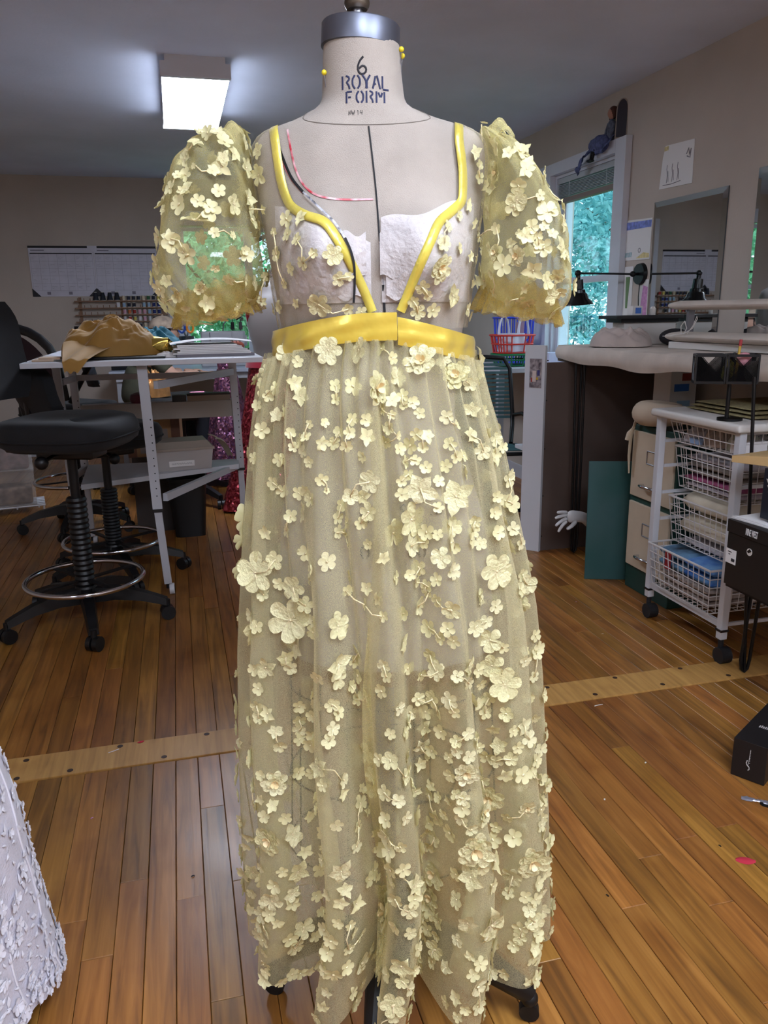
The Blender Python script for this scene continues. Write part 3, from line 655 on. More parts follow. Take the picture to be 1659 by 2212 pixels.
def ceiling_light(x0, x1, y0, y1, label):
    t = thing('ceiling_light', label, 'ceiling light', ((x0 + x1) / 2, (y0 + y1) / 2, H))
    w, l = (x1 - x0) / 2, (y1 - y0) / 2
    MB().box(-w * .84, -l + .01, -.03, w * .84, l - .01, 0).box(-w * .97, -l + .01, -.076, w * .97, l - .01, -.03).build('housing', M_HOUSE, t, smooth=False)
    pr = [(-w * .97, -.076), (w * .97, -.076), (w * .96, -.088), (-w * .96, -.088)]
    MB().prism(pr, -l + .03, l - .03, 'y').build('diffuser', M_LENS, t, smooth=False)
    pc = [(-w, -.028), (-w, -.092), (w, -.092), (w, -.028), (w * .86, -.028), (w * .86, -.0), (-w * .86, 0), (-w * .86, -.028)]
    for a, b_ in ((-l, -l + .028), (l - .028, l)):
        MB().prism(pc, a, b_, 'y').build('end_cap', M_HOUSE, t, smooth=False)


ceiling_light(.02, .345, 4.17, 5.31, 'long white box light glowing on the ceiling in front of the back wall')
ceiling_light(.02, .345, -.75, .45, 'long white box light on the ceiling above the near floor boards')
ceiling_light(1.35, 1.675, -1.6, -.4, 'unseen long white box light added on the ceiling behind the viewer by the right wall')  # out-of-view fixture added to raise the general room light
ceiling_light(-1.9, -1.575, -1.6, -.4, 'unseen long white box light added on the ceiling in the rear left corner')  # unseen extra fixture, put in to brighten walls and ceiling
ceiling_light(.75, 1.075, -.75, .45, 'unseen long white box light added on the ceiling beside the one above the near floor')  # second out-of-view light near the viewer, added for more brightness
# ------------------------------------------------------------------ outdoors
M_LEAF = mat('leaf', (84, 152, 116), .6, col2=(140, 200, 150), vscale=3.)
M_LEAF2 = mat('leaf_blue_green', (78, 152, 158), .6, col2=(142, 202, 206), vscale=2.5)
for _m in (M_LEAF, M_LEAF2):
    _nt = _m.node_tree
    _b = _nt.nodes['Principled BSDF']; _o = _nt.nodes['Material Output']
    _t = _nt.nodes.new('ShaderNodeBsdfTranslucent'); _x = _nt.nodes.new('ShaderNodeMixShader'); _x.inputs[0].default_value = .45
    _nt.links.new(_b.inputs['Base Color'].links[0].from_socket, _t.inputs[0])
    _nt.links.new(_b.outputs[0], _x.inputs[1]); _nt.links.new(_t.outputs[0], _x.inputs[2]); _nt.links.new(_x.outputs[0], _o.inputs[0])
M_BARK = mat('bark', (92, 78, 70), .9, var=.2)
M_LAWN = mat('lawn', (86, 128, 70), .9, var=.2, vscale=3)
struct(MB().box(-14, Y0 - 6, -.5, 26, 30, -.45).build('ground', M_LAWN, smooth=False))


def tree(x, y, h, r, seed, lm, label, n=5200):
    random.seed(seed)
    n = int(n * 2.4)
    t = thing('tree', label, 'tree', (x, y, -.45), 0, 'trees outside the windows')
    tr = MB()
    tr.tube([(0, 0, 0), (.05, .02, h * .25), (-.03, .05, h * .5), (.04, 0, h * .8)], [.14, .11, .08, .03], 8)
    for k in range(9):
        a = random.uniform(0, 2 * pi); z = h * random.uniform(.3, .7)
        tr.tube([(0, 0, z), (cos(a) * r * .4, sin(a) * r * .4, z + .25), (cos(a) * r * .75, sin(a) * r * .75, z + .7)], [.04, .025, .01], 6)
    tr.build('trunk', M_BARK, t)
    vs, fs = [], []
    blobs = []
    for k in range(34):
        a = random.uniform(0, 2 * pi); rr = r * sqrt(random.random()) * .85; z = h * random.uniform(.12, .95)
        s = 1 - .5 * abs(z / h - .45)
        blobs.append((Vector((cos(a) * rr * s, sin(a) * rr * s, z)), random.uniform(.35, .75) * r * .45))
    for k in range(n):
        c, br = random.choice(blobs)
        p = c + Vector((random.gauss(0, .5), random.gauss(0, .5), random.gauss(0, .45))) * br
        q = Quaternion(Vector((random.gauss(0, 1), random.gauss(0, 1), random.gauss(0, 1))).normalized(), random.uniform(0, 6))
        s = random.uniform(.035, .075) * (1.7 if h > 7 else 1)
        o = len(vs)
        for c2 in ((0, -1, 0), (.45, 0, .12), (0, 1, 0), (-.45, 0, .12)):
            w = q @ Vector(c2) * s + p
            vs.append((w.x, w.y, max(w.z, .15)))
        fs.append((o, o + 1, o + 2, o + 3))
    MB().add(vs, fs).build('foliage', lm, t, smooth=False)


tree(5.3, 7.6, 5.0, 1.5, 1, M_LEAF2, 'bushy blue-green tree seen through the window beside the mirrors', 4200)
tree(7.4, 11.6, 6.2, 2.0, 2, M_LEAF2, 'tall blue-green tree behind the bushy one outside the side window', 5200)
tree(.9, 10.9, 5.2, 1.5, 3, M_LEAF, 'green tree outside the window behind the sewing machine', 7000)
tree(-1.2, 14.2, 6.0, 2.0, 4, M_LEAF, 'large green tree farther off outside the window behind the sewing machine', 5200)
tree(3.0, 15.0, 6.0, 2.0, 5, M_LEAF, 'broad green tree to the side of the window behind the sewing machine', 5200)
tree(11.5, 15.0, 7.0, 2.4, 6, M_LEAF2, 'far tall tree beyond the others outside the side window', 5200)
tree(1.2, 20.6, 8.0, 3.0, 9, M_LEAF, 'tall wide tree at the end of the garden behind the back window', 9000)
tree(8.5, 18.5, 8.0, 2.8, 10, M_LEAF2, 'tall wide tree at the end of the garden behind the side window', 9000)
# ------------------------------------------------------------------ dress form
M_LINEN = mat('form_linen', (166, 156, 145), .9, var=.05, vscale=14, bump=.35, bscale=900, sheen=.1)
M_CAP = mat('cap_metal', (112, 116, 128), .42, metal=.85)
M_POLE = mat('tarnished_pole', (120, 110, 98), .35, metal=.9, var=.3, vscale=40)
M_IRON = mat('cast_iron', (17, 16, 16), .5, metal=.2, bump=.1, bscale=80)
M_WIRE = mat('cage_wire', (52, 52, 58), .5, metal=.5)
M_INK = mat('navy_ink', (36, 42, 74), .8)
M_INKB = mat('black_ink', (28, 26, 32), .8)
M_TAPEB = mat('black_style_tape', (10, 10, 14), .75, var=.2)
M_TAPER = mat('red_style_tape', (176, 36, 52), .4, col2=(225, 190, 195), vscale=55)
M_TAPEW = mat('dashed_style_tape', (22, 22, 30), .45, col2=(190, 190, 198), vscale=130)
M_BATT = mat('white_batting', (192, 186, 184), .95, var=.05, vscale=30, bump=.6, bscale=140)
M_THREAD = mat('seam_thread', (120, 112, 104), .9)

form = thing('dress_form', 'linen covered dress form on a black iron stand wearing the yellow gown', 'dress form', FORM_AT, -AZ)
m = MB()
zs = [1.600 - (1.600 - .69) * k / 110 for k in range(111)]
m.surf(lambda u, v: body_pt(u * 2 * pi, 1.600 - (1.600 - .725) * v), 96, 120, cu=True)
m.build('body', M_LINEN, form, ang=180)
MB().prism([body_pt(2 * pi * k / 48, .725)[:2] for k in range(48)], .70, .727).build('body_base', mat('base_board', (120, 92, 66), .7), form, smooth=False)
# metal neck cap, slightly tilted, with the pole and its finial
cap = MB()
cap.lathe([(.0515, -.030), (.0535, -.029), (.0535, -.002), (.052, .0), (.0, .002)], 48)
cap.build('neck_cap', M_CAP, form, loc=(-.009, 0, 1.627), rot=(0, radians(4.0), 0))
MB().cyl((-.014, 0, 1.62), (-.014, 0, 1.66), .0078, n=20).build('pole_top', M_STEEL, form)
MB().lathe([(.0, .0), (.014, .0), (.0165, .004), (.0175, .008), (.0165, .012), (.0125, .015), (.0115, .019), (.0135, .024), (.0145, .036), (.014, .06), (.010, .065), (0, .066)], 28, c=(-.014, 0, 1.646)).build('finial', M_POLE, form)
MB().tube([(-.024, 0, 1.668), (-.033, -.002, 1.672), (-.035, -.002, 1.68)], .005, 8).build('finial_knob', M_POLE, form)


def ribbon(pts, w, off, th=.0008):
    """flat band lying on the front of the form; pts are (x, z)"""
    mb = MB()
    fine = []
    for i in range(len(pts) - 1):
        n = max(2, int(sqrt((pts[i + 1][0] - pts[i][0]) ** 2 + (pts[i + 1][1] - pts[i][1]) ** 2) / .004))
        p = [pts[max(0, i - 1)], pts[i], pts[i + 1], pts[min(len(pts) - 1, i + 2)]]
        for k in range(n):
            s = k / n
            fine.append(tuple(.5 * ((2 * p[1][j]) + (-p[0][j] + p[2][j]) * s + (2 * p[0][j] - 5 * p[1][j] + 4 * p[2][j] - p[3][j]) * s * s + (-p[0][j] + 3 * p[1][j] - 3 * p[2][j] + p[3][j]) * s ** 3) for j in (0, 1)))
    fine.append(pts[-1])
    vs, fs = [], []
    for i, (x, z) in enumerate(fine):
        a, b = fine[max(0, i - 1)], fine[min(len(fine) - 1, i + 1)]
        dx, dz = b[0] - a[0], b[1] - a[1]
        l = sqrt(dx * dx + dz * dz) or 1
        nx, nz = -dz / l * w / 2, dx / l * w / 2
        for sx in (-1, 0, 1):
            X, Z = x + nx * sx, z + nz * sx
            for o in (off, off + th * (1.0 if sx == 0 else .6)):
                vs.append((X, front_y(X, Z, 0) - o, Z))
    for i in range(len(fine) - 1):
        a, b = i * 6, i * 6 + 6
        fs += [(a + 1, a + 3, b + 3, b + 1), (a + 3, a + 5, b + 5, b + 3), (a, b, b + 2, a + 2), (a + 2, b + 2, b + 4, a + 4), (a, a + 1, b + 1, b), (a + 5, a + 4, b + 4, b + 5)]
    return mb.add(vs, fs)


m = MB()
ring = []
for k in range(61):
    ph = -pi + 2 * pi * k / 60
    z = 1.526 - .037 * max(0, cos(ph)) ** 1.2
    p = body_pt(ph, z, .0003); ring.append(p)
m.tube(ring, .0007, 5).build('neck_seam', M_THREAD, form)
ribbon([(-.001, 1.487), (.004, 1.44), (.008, 1.395), (.011, 1.34)], .0022, .0006).build('centre_tape', M_TAPEB, form)
ribbon([(.011, 1.338), (.014, 1.31), (.016, 1.28)], .0022, .0006).build('centre_tape', M_TAPEW, form)
ribbon([(.015, 1.285), (.016, 1.26), (.017, 1.242)], .0032, .0010).build('centre_tape', M_TAPEB, form)
ribbon([(-.128, 1.485), (-.118, 1.455), (-.105, 1.425), (-.088, 1.404)], .0036, .0010).build('style_tape', M_TAPEB, form)
ribbon([(-.089, 1.405), (-.068, 1.384), (-.046, 1.362), (-.034, 1.343)], .0026, .0070).build('style_tape', M_TAPEW, form)
ribbon([(-.034, 1.344), (-.027, 1.328), (-.023, 1.31), (-.023, 1.285), (-.025, 1.262)], .0030, .0085).build('style_tape', M_TAPEB, form)
ribbon([(-.110, 1.4885), (-.105, 1.46), (-.099, 1.435), (-.088, 1.414), (-.070, 1.4), (-.04, 1.394), (.003, 1.394)], .0026, .0006).build('style_tape', M_TAPER, form)
ribbon([(-.129, 1.474), (-.118, 1.447), (-.104, 1.422), (-.09, 1.405)], .0028, .0004).build('style_tape', M_TAPER, form)
for s, c0 in ((-1, -.066), (1, .078)):
    def batt(u, v, s=s, c0=c0):
        x = c0 + (u - .5) * .13
        z = 1.262 + v * (.134 - (.062 * u if s < 0 else .030 * (1 - u))) + (.005 * sin(u * 9 + s) * v)
        ed = min(u, 1 - u, v, 1 - v)
        o = .0018 + .003 * min(1, ed * 8) + .0022 * noise.noise(Vector((x * 38, z * 38, s)))
        return (x, front_y(x, z) - o, z)
    MB().surf(batt, 30, 30).build('bust_padding', M_BATT, form, ang=180)
    for k in range(3):
        def flap(u, v, s=s, k=k):
            x = (-.024 if s < 0 else .028) + (u - .5) * (.034 if k != 1 else .042) + .004 * k * s
            z = 1.335 - .026 * k + (v - .5) * .030 + .004 * sin(u * 7 + k)
            return (x, front_y(x, z) - .0035 - .003 * u * (1 if s < 0 else 0) - .003 * (1 - u) * (1 if s > 0 else 0) - .002 * sin(u * 6 + k * 2) * v, z)
        MB().surf(flap, 10, 8).build('padding_flap', M_BATT, form, ang=180)

# stencilled letters, drawn as painted strokes on the cloth
STROKES = {
    'R': [[(0, 0), (0, 1)], [(.27, 1), (.50, .9), (.52, .70), (.34, .52), (.5, .28), (.56, 0)]],
    'O': [[(.2, 1), (.03, .75), (.0, .5), (.03, .25), (.2, 0)], [(.40, 1), (.57, .75), (.6, .5), (.57, .25), (.40, 0)]],
    'Y': [[(0, 1), (.28, .55), (.28, 0)], [(.62, 1), (.36, .55), (.36, 0)]],
    'A': [[(.24, .95), (.02, 0)], [(.36, 1), (.62, 0)], [(.14, .32), (.26, .40)]],
    'L': [[(0, 1), (0, .06)], [(.02, 0), (.5, 0)]],
    'F': [[(0, 0), (0, 1)], [(0.02, .98), (.48, .98)], [(.14, .52), (.38, .52)]],
    'M': [[(0, 0), (0, 1)], [(.17, .92), (.34, .5)], [(.52, .92), (.38, .5)], [(.70, 1), (.70, 0)]],
    '6': [[(.42, 1), (.22, .78), (.08, .45), (.12, .14), (.34, .0), (.56, .14), (.56, .38), (.36, .48), (.14, .32)]],
    'N': [[(0, 0), (.05, 1), (.35, .05), (.42, 1)]],
    'W': [[(0, 1), (.15, 0), (.3, .8), (.45, 0), (.65, 1)]],
    '1': [[(0, .8), (.12, 1), (.1, 0)]],
    '4': [[(.05, 1), (0, .45), (.45, .5)], [(.4, 1), (.36, 0)]],
    'S': [[(.5, .85), (.3, 1), (.08, .82), (.2, .58), (.45, .42), (.5, .15), (.25, 0), (.02, .15)]],
    'k': [[(0, 1), (0, 0)], [(.4, .6), (.05, .3), (.42, 0)]],
    '0': [[(.15, 1), (.0, .7), (.0, .3), (.15, 0)], [(.4, 1), (.55, .7), (.55, .3), (.4, 0)]],
    '.': [[(.1, 0), (.2, .04)]],
}


def paint(text, x, z, h, adv, w, material, name):
    mb = MB()
    for ch in text:
        for st in STROKES.get(ch, []):
            rb = ribbon([(x + p[0] * h, z + p[1] * h) for p in st], w, .0003, .0003)
            mb.add(rb.v, rb.f)
        x += adv * h
    return mb.build(name, material, form, ang=180)


paint('6', -.0155, 1.5530, .0215, .6, .0026, M_INKB, 'size_number')
paint('ROYAL', -.0345, 1.5355, .0165, .80, .0024, M_INK, 'maker_lettering')
paint('FORM', -.0295, 1.5175, .0150, .88, .0024, M_INK, 'maker_lettering')
paint('NW 14', -.0270, 1.5020, .0062, .62, .0006, M_INKB, 'ink_note')
paint('L', -.020, .955, .020, .8, .0030, M_INK, 'hip_lettering')
paint('S', .034, .960, .020, .8, .0030, M_INK, 'hip_lettering')
paint('.k', .078, .962, .018, .6, .0030, M_INK, 'hip_lettering')
paint('0', -.022, .902, .019, .8, .0030, M_INK, 'hip_lettering')
paint('00', .048, .902, .017, .8, .0030, M_INK, 'hip_lettering')
# wire cage under the body
cage = MB()
for z, s in ((.66, 1.), (.50, 1.04), (.36, 1.08)):
    pts = [(p[0] * s, p[1] * s, z) for p in (body_pt(2 * pi * k / 40, .70) for k in range(40))]
    cage.tube(pts, .0016, 6, closed=True)
for k in range(10):
    p = body_pt(2 * pi * k / 10 + .2, .70)
    cage.tube([(p[0], p[1], .67), (p[0] * 1.04, p[1] * 1.04, .5), (p[0] * 1.08, p[1] * 1.08, .36)], .0015, 6)
cage.torus((.075, -.115, .545), .042, .0015, 28, 6, 'y')
cage.build('wire_cage', M_WIRE, form)
MB().cyl((.01, 0, .10), (.01, 0, .67), .016, n=16).build('stand_pole', M_STEEL, form)
MB().lathe([(.0, .20), (.022, .20), (.03, .17), (.026, .15), (.045, .125), (.05, .10), (.044, .075), (0, .07)], 24, c=(.01, 0, 0)).build('stand_hub', M_IRON, form)
for ax, ay in ((.253, -.041), (-.215, .03), (-.03, -.245), (.05, .25)):
    d = Vector((ax, ay, 0)); l = d.length; d.normalize(); o = Vector((.01, 0, 0))
    prof = [(.02, .105, .032), (.06, .138, .032), (.10, .148, .029), (.15, .130, .025), (.20, .092, .021), (l - .012, .062, .017), (l, .052, .014)]
    leg = MB().tube([o + d * r + Vector((0, 0, z)) for r, z, t in prof], [t for r, z, t in prof], 10, flat=1.25).build('stand_leg', M_IRON, form)
    c = o + d * l
    k = MB().ball((c.x, c.y, .045), .016, 12)
    k.cyl((c.x, c.y, .05), (c.x, c.y, .072), .004, n=8)
    s = Vector((-d.y, d.x, 0)) * .009
    k.cyl((c.x - s.x, c.y - s.y, .018), (c.x + s.x, c.y + s.y, .018), .018, n=16)
    k.build('caster', M_IRON, leg)

M_PINY = mat('yellow_pin_head', (226, 204, 44), .3)


def pin(px, pz, ang, lab):
    y = body_pt(ang, pz)
    t = thing('pin', lab, 'pin', Matrix.Rotation(-AZ, 4, 'Z') @ Vector((y[0], y[1], 0)) + Vector(FORM_AT) + Vector((0, 0, pz)), -AZ)
    dx, dy = sin(ang), -cos(ang)
    MB().ball((dx * .003, dy * .003, .002), .0036, 12).build('head', M_PINY, t)
    MB().cyl((dx * .003, dy * .003, .001), (dx * .001, dy * .001, -.016), .0005, n=6).build('shaft', M_STEEL, t)


pin(0, 1.5610, radians(-62), 'yellow ball-head pin in the neck of the form below its cap beside the lettering')
pin(0, 1.5920, radians(77), 'upper of two yellow pins stuck just under the metal neck cap')
pin(0, 1.5870, radians(88), 'lower of two yellow pins stuck just under the metal neck cap')

# ------------------------------------------------------------------ dress


def net_mat(name, col, a0, a1, warm=.5):
    m, nt, b = newmat(name)
    N, L = nt.nodes, nt.links
    out = N['Material Output']
    nt.nodes.remove(b)
    d = N.new('ShaderNodeBsdfDiffuse'); d.inputs[0].default_value = rgb(*col)
    tl = N.new('ShaderNodeBsdfTranslucent'); tl.inputs[0].default_value = rgb(*col)
    ms = N.new('ShaderNodeMixShader'); ms.inputs[0].default_value = warm
    L.new(d.outputs[0], ms.inputs[1]); L.new(tl.outputs[0], ms.inputs[2])
    tr = N.new('ShaderNodeBsdfTransparent')
    mx = N.new('ShaderNodeMixShader')
    lw = N.new('ShaderNodeLayerWeight'); lw.inputs[0].default_value = .35
    pw = N.new('ShaderNodeMath'); pw.operation = 'POWER'; pw.inputs[1].default_value = 1.6
    L.new(lw.outputs['Facing'], pw.inputs[0])
    mr = N.new('ShaderNodeMapRange'); mr.inputs[3].default_value = a0; mr.inputs[4].default_value = a1
    L.new(pw.outputs[0], mr.inputs[0])
    tc = N.new('ShaderNodeTexCoord')
    vo = N.new('ShaderNodeTexVoronoi'); vo.feature = 'DISTANCE_TO_EDGE'; vo.inputs['Scale'].default_value = 620
    L.new(tc.outputs['Object'], vo.inputs['Vector'])
    m2 = N.new('ShaderNodeMapRange'); m2.inputs[1].default_value = .0; m2.inputs[2].default_value = .35; m2.inputs[3].default_value = 1.5; m2.inputs[4].default_value = .6
    L.new(vo.outputs['Distance'], m2.inputs[0])
    mu = N.new('ShaderNodeMath'); mu.operation = 'MULTIPLY'; mu.use_clamp = True
    L.new(mr.outputs[0], mu.inputs[0]); L.new(m2.outputs[0], mu.inputs[1])
    L.new(mu.outputs[0], mx.inputs[0]); L.new(tr.outputs[0], mx.inputs[1]); L.new(ms.outputs[0], mx.inputs[2])
    L.new(mx.outputs[0], out.inputs[0])
    return m


M_NET = net_mat('yellow_net', (230, 223, 182), .32, .93)
M_NETB = net_mat('bodice_net', (228, 220, 196), .10, .55)
M_NETS = net_mat('sleeve_net', (224, 216, 160), .22, .88)
M_SATIN = mat('yellow_satin', (222, 204, 82), .32, metal=.2, var=.10, vscale=14, sheen=.3, bump=.25, bscale=120, spec=.8)
M_SATIN2 = mat('yellow_satin_band', (212, 184, 66), .27, metal=.35, var=.10, vscale=7, sheen=.2, bump=.6, bscale=22, spec=1.0)


def petal_mat(name, c1, c2):
    m, nt, b = newmat(name)
    N, L = nt.nodes, nt.links
    oi = N.new('ShaderNodeObjectInfo')
    mx = N.new('ShaderNodeMixRGB'); mx.inputs[1].default_value = rgb(*c1); mx.inputs[2].default_value = rgb(*c2)
    L.new(oi.outputs['Random'], mx.inputs[0]); L.new(mx.outputs[0], b.inputs['Base Color'])
    b.inputs['Roughness'].default_value = .45
    tcx = N.new('ShaderNodeTexCoord'); nzx = N.new('ShaderNodeTexNoise'); nzx.inputs['Scale'].default_value = 4.5; nzx.inputs['Detail'].default_value = 3
    L.new(tcx.outputs['Object'], nzx.inputs['Vector'])
    bpx = N.new('ShaderNodeBump'); bpx.inputs['Strength'].default_value = .28; bpx.inputs['Distance'].default_value = .08
    L.new(nzx.outputs['Fac'], bpx.inputs['Height']); L.new(bpx.outputs[0], b.inputs['Normal'])
    tl = N.new('ShaderNodeBsdfTranslucent'); L.new(mx.outputs[0], tl.inputs[0])
    ms = N.new('ShaderNodeMixShader'); ms.inputs[0].default_value = .22
    L.new(b.outputs[0], ms.inputs[1]); L.new(tl.outputs[0], ms.inputs[2])
    L.new(ms.outputs[0], N['Material Output'].inputs[0])
    return m


M_PETAL = petal_mat('petal_satin', (224, 217, 164), (232, 226, 182))
M_EMB = mat('embroidery_thread', (228, 214, 168), .5, var=.1, vscale=300)
M_EMBO = mat('peach_embroidery', (230, 208, 156), .5)

dress = thing('yellow_gown', 'sheer yellow net gown with puff sleeves, satin sash and three-dimensional flower appliques', 'dress', FORM_AT, -AZ)
m = MB()
NP, NZ = 420, 90
m.surf(lambda u, v: skirt_pt(u * 2 * pi - pi, sk_top(u * 2 * pi - pi) * (1 - v) + (SK_BOT + .004 * sin(u * 40)) * v), NP, NZ, cu=True)
skirt = m.build('skirt', M_NET, dress, ang=180)
# hidden centre seam allowance hanging inside the front, a narrow band of doubled net
m = MB()
m.surf(lambda u, v: (-.012 + .018 * u + .010 * sin(v * 9) - .005 * v, skirt_pt(-.10, 1.12 - .86 * v)[1] * (.93 - .02 * sin(u * 3)) + .004 * sin(v * 30 + u * 4), 1.12 - .86 * v), 6, 60)
m.build('seam_allowance', net_mat('doubled_net', (224, 212, 150), .30, .85), dress, ang=180)

NECK_L = [(1.50, -.131), (1.475, -.127), (1.45, -.124), (1.423, -.120), (1.40, -.113), (1.386, -.104), (1.374, -.085), (1.365, -.062), (1.35, -.049), (1.327, -.035), (1.30, -.021), (1.271, -.008), (1.25, .0), (1.23, .002)]
NECK_R = [(1.50, .122), (1.475, .120), (1.45, .123), (1.431, .125), (1.405, .125), (1.392, .122), (1.378, .107), (1.363, .090), (1.34, .078), (1.317, .067), (1.29, .055), (1.27, .047), (1.25, .038), (1.23, .036)]


def bodice_side(s):
    tab = NECK_L if s < 0 else NECK_R
    mb = MB()

    def fn(u, v):
        z = 1.226 + (1.4985 - 1.226) * v
        un = lerp_tab(tab, z)[0]
        cx, a, bf, bb = body_sec(z)
        pn = asin(max(-.999, min(.999, (un - cx) / (a + .005))))
        pe = pi * .999 * s
        ph = pn + (pe - pn) * u
        p = body_pt(ph, z, .005 + .002 * sin(ph * 22 + z * 30) * max(0, 1 - v * 1.4))
        return p
    mb.surf(fn, 60, 50)
    return mb.build('bodice', M_NETB, dress, ang=180)


bodice_side(-1); bodice_side(1)


def binding(tab):
    pts = [(x, z) for z, x in tab if 1.244 <= z <= 1.501]
    return ribbon(pts, .0125, .006, .0010).build('neckline_binding', M_SATIN, dress, ang=180)


binding(NECK_L); binding(NECK_R)
def band(s, name):
    """one half of the satin waistband"""
    def fn(u, v, o):
        ph = (-pi if s < 0 else .22) + u * ((pi + .215) if s < 0 else (pi - .22))
        x = sin(ph); c = cos(ph)
        if s < 0: top = 1.249 - .025 * max(0, -x) ** 1.6 - (.012 if c < 0 else 0) * min(1, -c * 3)
        else: top = 1.248 - .036 * max(0, x) ** 1.3 + (0 if c > 0 else .0)
        bot = top - .037
        z = top + (bot - top) * v
        cx, a, bf, bb = body_sec(z)
        aa, b = .149 + .001 * v, (.108 if c > 0 else .105)
        r = 1 + (.010 * sin(ph * 19 + v * 2 + sin(ph * 7)) + .008 * sin(v * 9 + ph * 5)) * sin(v * pi) + o
        return (cx + .001 + aa * r * sin(ph), -b * r * c, z)
    mb = MB()
    mb.surf(lambda u, v: fn(u, v, .012 * sin(pi * v)), 90, 10)
    return mb.build(name, M_SATIN2, dress, ang=180)


band(-1, 'waistband'); band(1, 'waistband')
mb = MB()
for s in (-1, 1):
    o = MB().surf(lambda u, v: sleeve_pt(s, u, v * 2 - 1), 120, 44, cu=True)
    o.v = [tuple(Vector(p) + Vector((0, 1, 0)) * .006 * noise.noise(Vector(p) * 26) + Vector((1, 0, .4)) * .004 * noise.noise(Vector(p) * 34 + Vector((9, 0, 0)))) for p in o.v]
    o.build('sleeve', M_NETS, dress, ang=180)
    # gathered cuff at the lower edge
    c = (-.228, 1.262) if s < 0 else (.215, 1.258)
    cuff = MB()
    def cf(u, v, c=c, s=s):
        a = 2 * pi * u
        r = 1 + .10 * sin(a * 17) * (1 - v * .5) + .05 * sin(a * 7)
        w = .064 * (1 - .25 * v)
        return (c[0] + w * r * cos(a) + .004 * v * s, .052 * r * sin(a) * (1 - .2 * v), c[1] - .020 + .05 * v + .012 * cos(a) * s * -1 + .003 * sin(a * 13))
    cuff.surf(cf, 150, 8, cu=True)
    cuff.build('cuff', net_mat('gathered_net', (200, 176, 100), .42, .95), dress, ang=180)
    # shoulder gathers (pleats of doubled net where the sleeve is set in)
    gx = -.178 if s < 0 else .168
    g = MB()
    g.surf(lambda u, v: (gx + s * (.022 * v + .006 * sin(u * 18)), -.060 + .12 * u, 1.470 + .024 * sin(pi * u) + .012 * sin(pi * v) + .004 * sin(u * 40)), 60, 8)
    g.build('sleeve_head', net_mat('pleated_net', (230, 222, 166), .30, .9), dress, ang=180)


# ---- flower appliques: one mesh per kind, shared by every flower
def petal(mb, ang, L, w, tip, cup, lift, curl=0., n=6, mcol=0):
    """one rounded petal from the centre outwards (unit flower)"""
    mb.mat(mcol)
    ca, sa = cos(ang), sin(ang)
    vs, fs = [], []
    prof = [(0, .30), (.22, .58), (.45, .88), (.66, 1.0), (.84, .88), (.95, .55), (1., .22)] if tip == 0 else [(0, .3), (.2, .66), (.42, 1.), (.62, .92), (.8, .6), (.93, .25), (1.04, .03)]
    for j, (t, q) in enumerate(prof):
        hw = w * q
        r = .04 + (L - .04) * t
        z = lift * t + cup * t * t - curl * max(0, t - .6) ** 2 * 4
        for k in range(3):
            s = k - 1
            vs.append((r * ca - s * hw * sa, r * sa + s * hw * ca, z + .34 * abs(s) * hw + .02))
    for j in range(len(prof) - 1):
        for k in range(2):
            a = j * 3 + k
            fs.append((a, a + 1, a + 4, a + 3))
    mb.add(vs, fs)


def stamens(mb, k, r, seed):
    mb.mat(1)
    random.seed(seed)
    for i in range(k):
        a = 2 * pi * i / k + random.uniform(-.2, .2); l = r * random.uniform(.6, 1.1)
        p0 = Vector((cos(a) * .03, sin(a) * .03, .07)); p1 = Vector((cos(a) * l, sin(a) * l, .10)); d = Vector((-sin(a), cos(a), 0)) * .022
        mb.add([p0 - d, p0 + d, p1 + d * .7, p1 - d * .7, (p0 + p1) / 2 + Vector((0, 0, .045))], [(0, 1, 4), (1, 2, 4), (2, 3, 4), (3, 0, 4)])
    mb.ball((0, 0, .09), .075, 6, (1, 1, .8))


FM = {'B': [], 'L': [], 'S': [], 'C': []}
tmp_parent = None
for v in range(4):
    random.seed(100 + v)
    b = MB()
    n = 5 if v % 2 == 0 else 6
    for k in range(n):
        petal(b, 2 * pi * k / n + random.uniform(-.16, .16), random.uniform(.9, 1.06), random.uniform(.38, .45) * 5 / n, 0, random.uniform(-.02, .22), random.uniform(.0, .10), random.uniform(-.1, .3))
    stamens(b, 9, .42, v)
    FM['B'].append(b)
    b = MB()
    n = 5
    for k in range(n):
        petal(b, 2 * pi * k / n + random.uniform(-.25, .25), random.uniform(.8, 1.1), random.uniform(.30, .42), 1, random.uniform(-.05, .25), random.uniform(.0, .14), random.uniform(-.2, .4))
    stamens(b, 7, .4, v + 9)
    FM['L'].append(b)
    b = MB()
    for k in range(5):
        petal(b, 2 * pi * k / 5 + random.uniform(-.1, .1), random.uniform(.92, 1.05), random.uniform(.36, .42), 0, random.uniform(.0, .25), random.uniform(.02, .12), 0, n=3)
    b.mat(1).ball((0, 0, .14), .13, 6, (1.5, .8, .8))
    FM['S'].append(b)
    b = MB()
    for k in range(8):
        petal(b, 2 * pi * k / 8 + random.uniform(-.15, .15), random.uniform(.85, 1.08), random.uniform(.27, .33), 0, random.uniform(.0, .2), .04, random.uniform(-.2, .2))
    for k in range(7):
        petal(b, 2 * pi * k / 7 + .3 + random.uniform(-.2, .2), random.uniform(.55, .76), random.uniform(.22, .28), 0, .08, .14, .1, n=3, mcol=0)
    for k in range(4):
        petal(b, 2 * pi * k / 4 + .7, .30, .16, 0, .1, .26, .0, n=3, mcol=2)
    stamens(b, 10, .55, v + 20)
    FM['C'].append(b)
FMESH = {}
for k, l in FM.items():
    FMESH[k] = []
    for b in l:
        o = b.build('flower', [M_PETAL, M_EMB, M_EMBO], None, ang=180)
        FMESH[k].append(o.data)
        bpy.data.objects.remove(o)


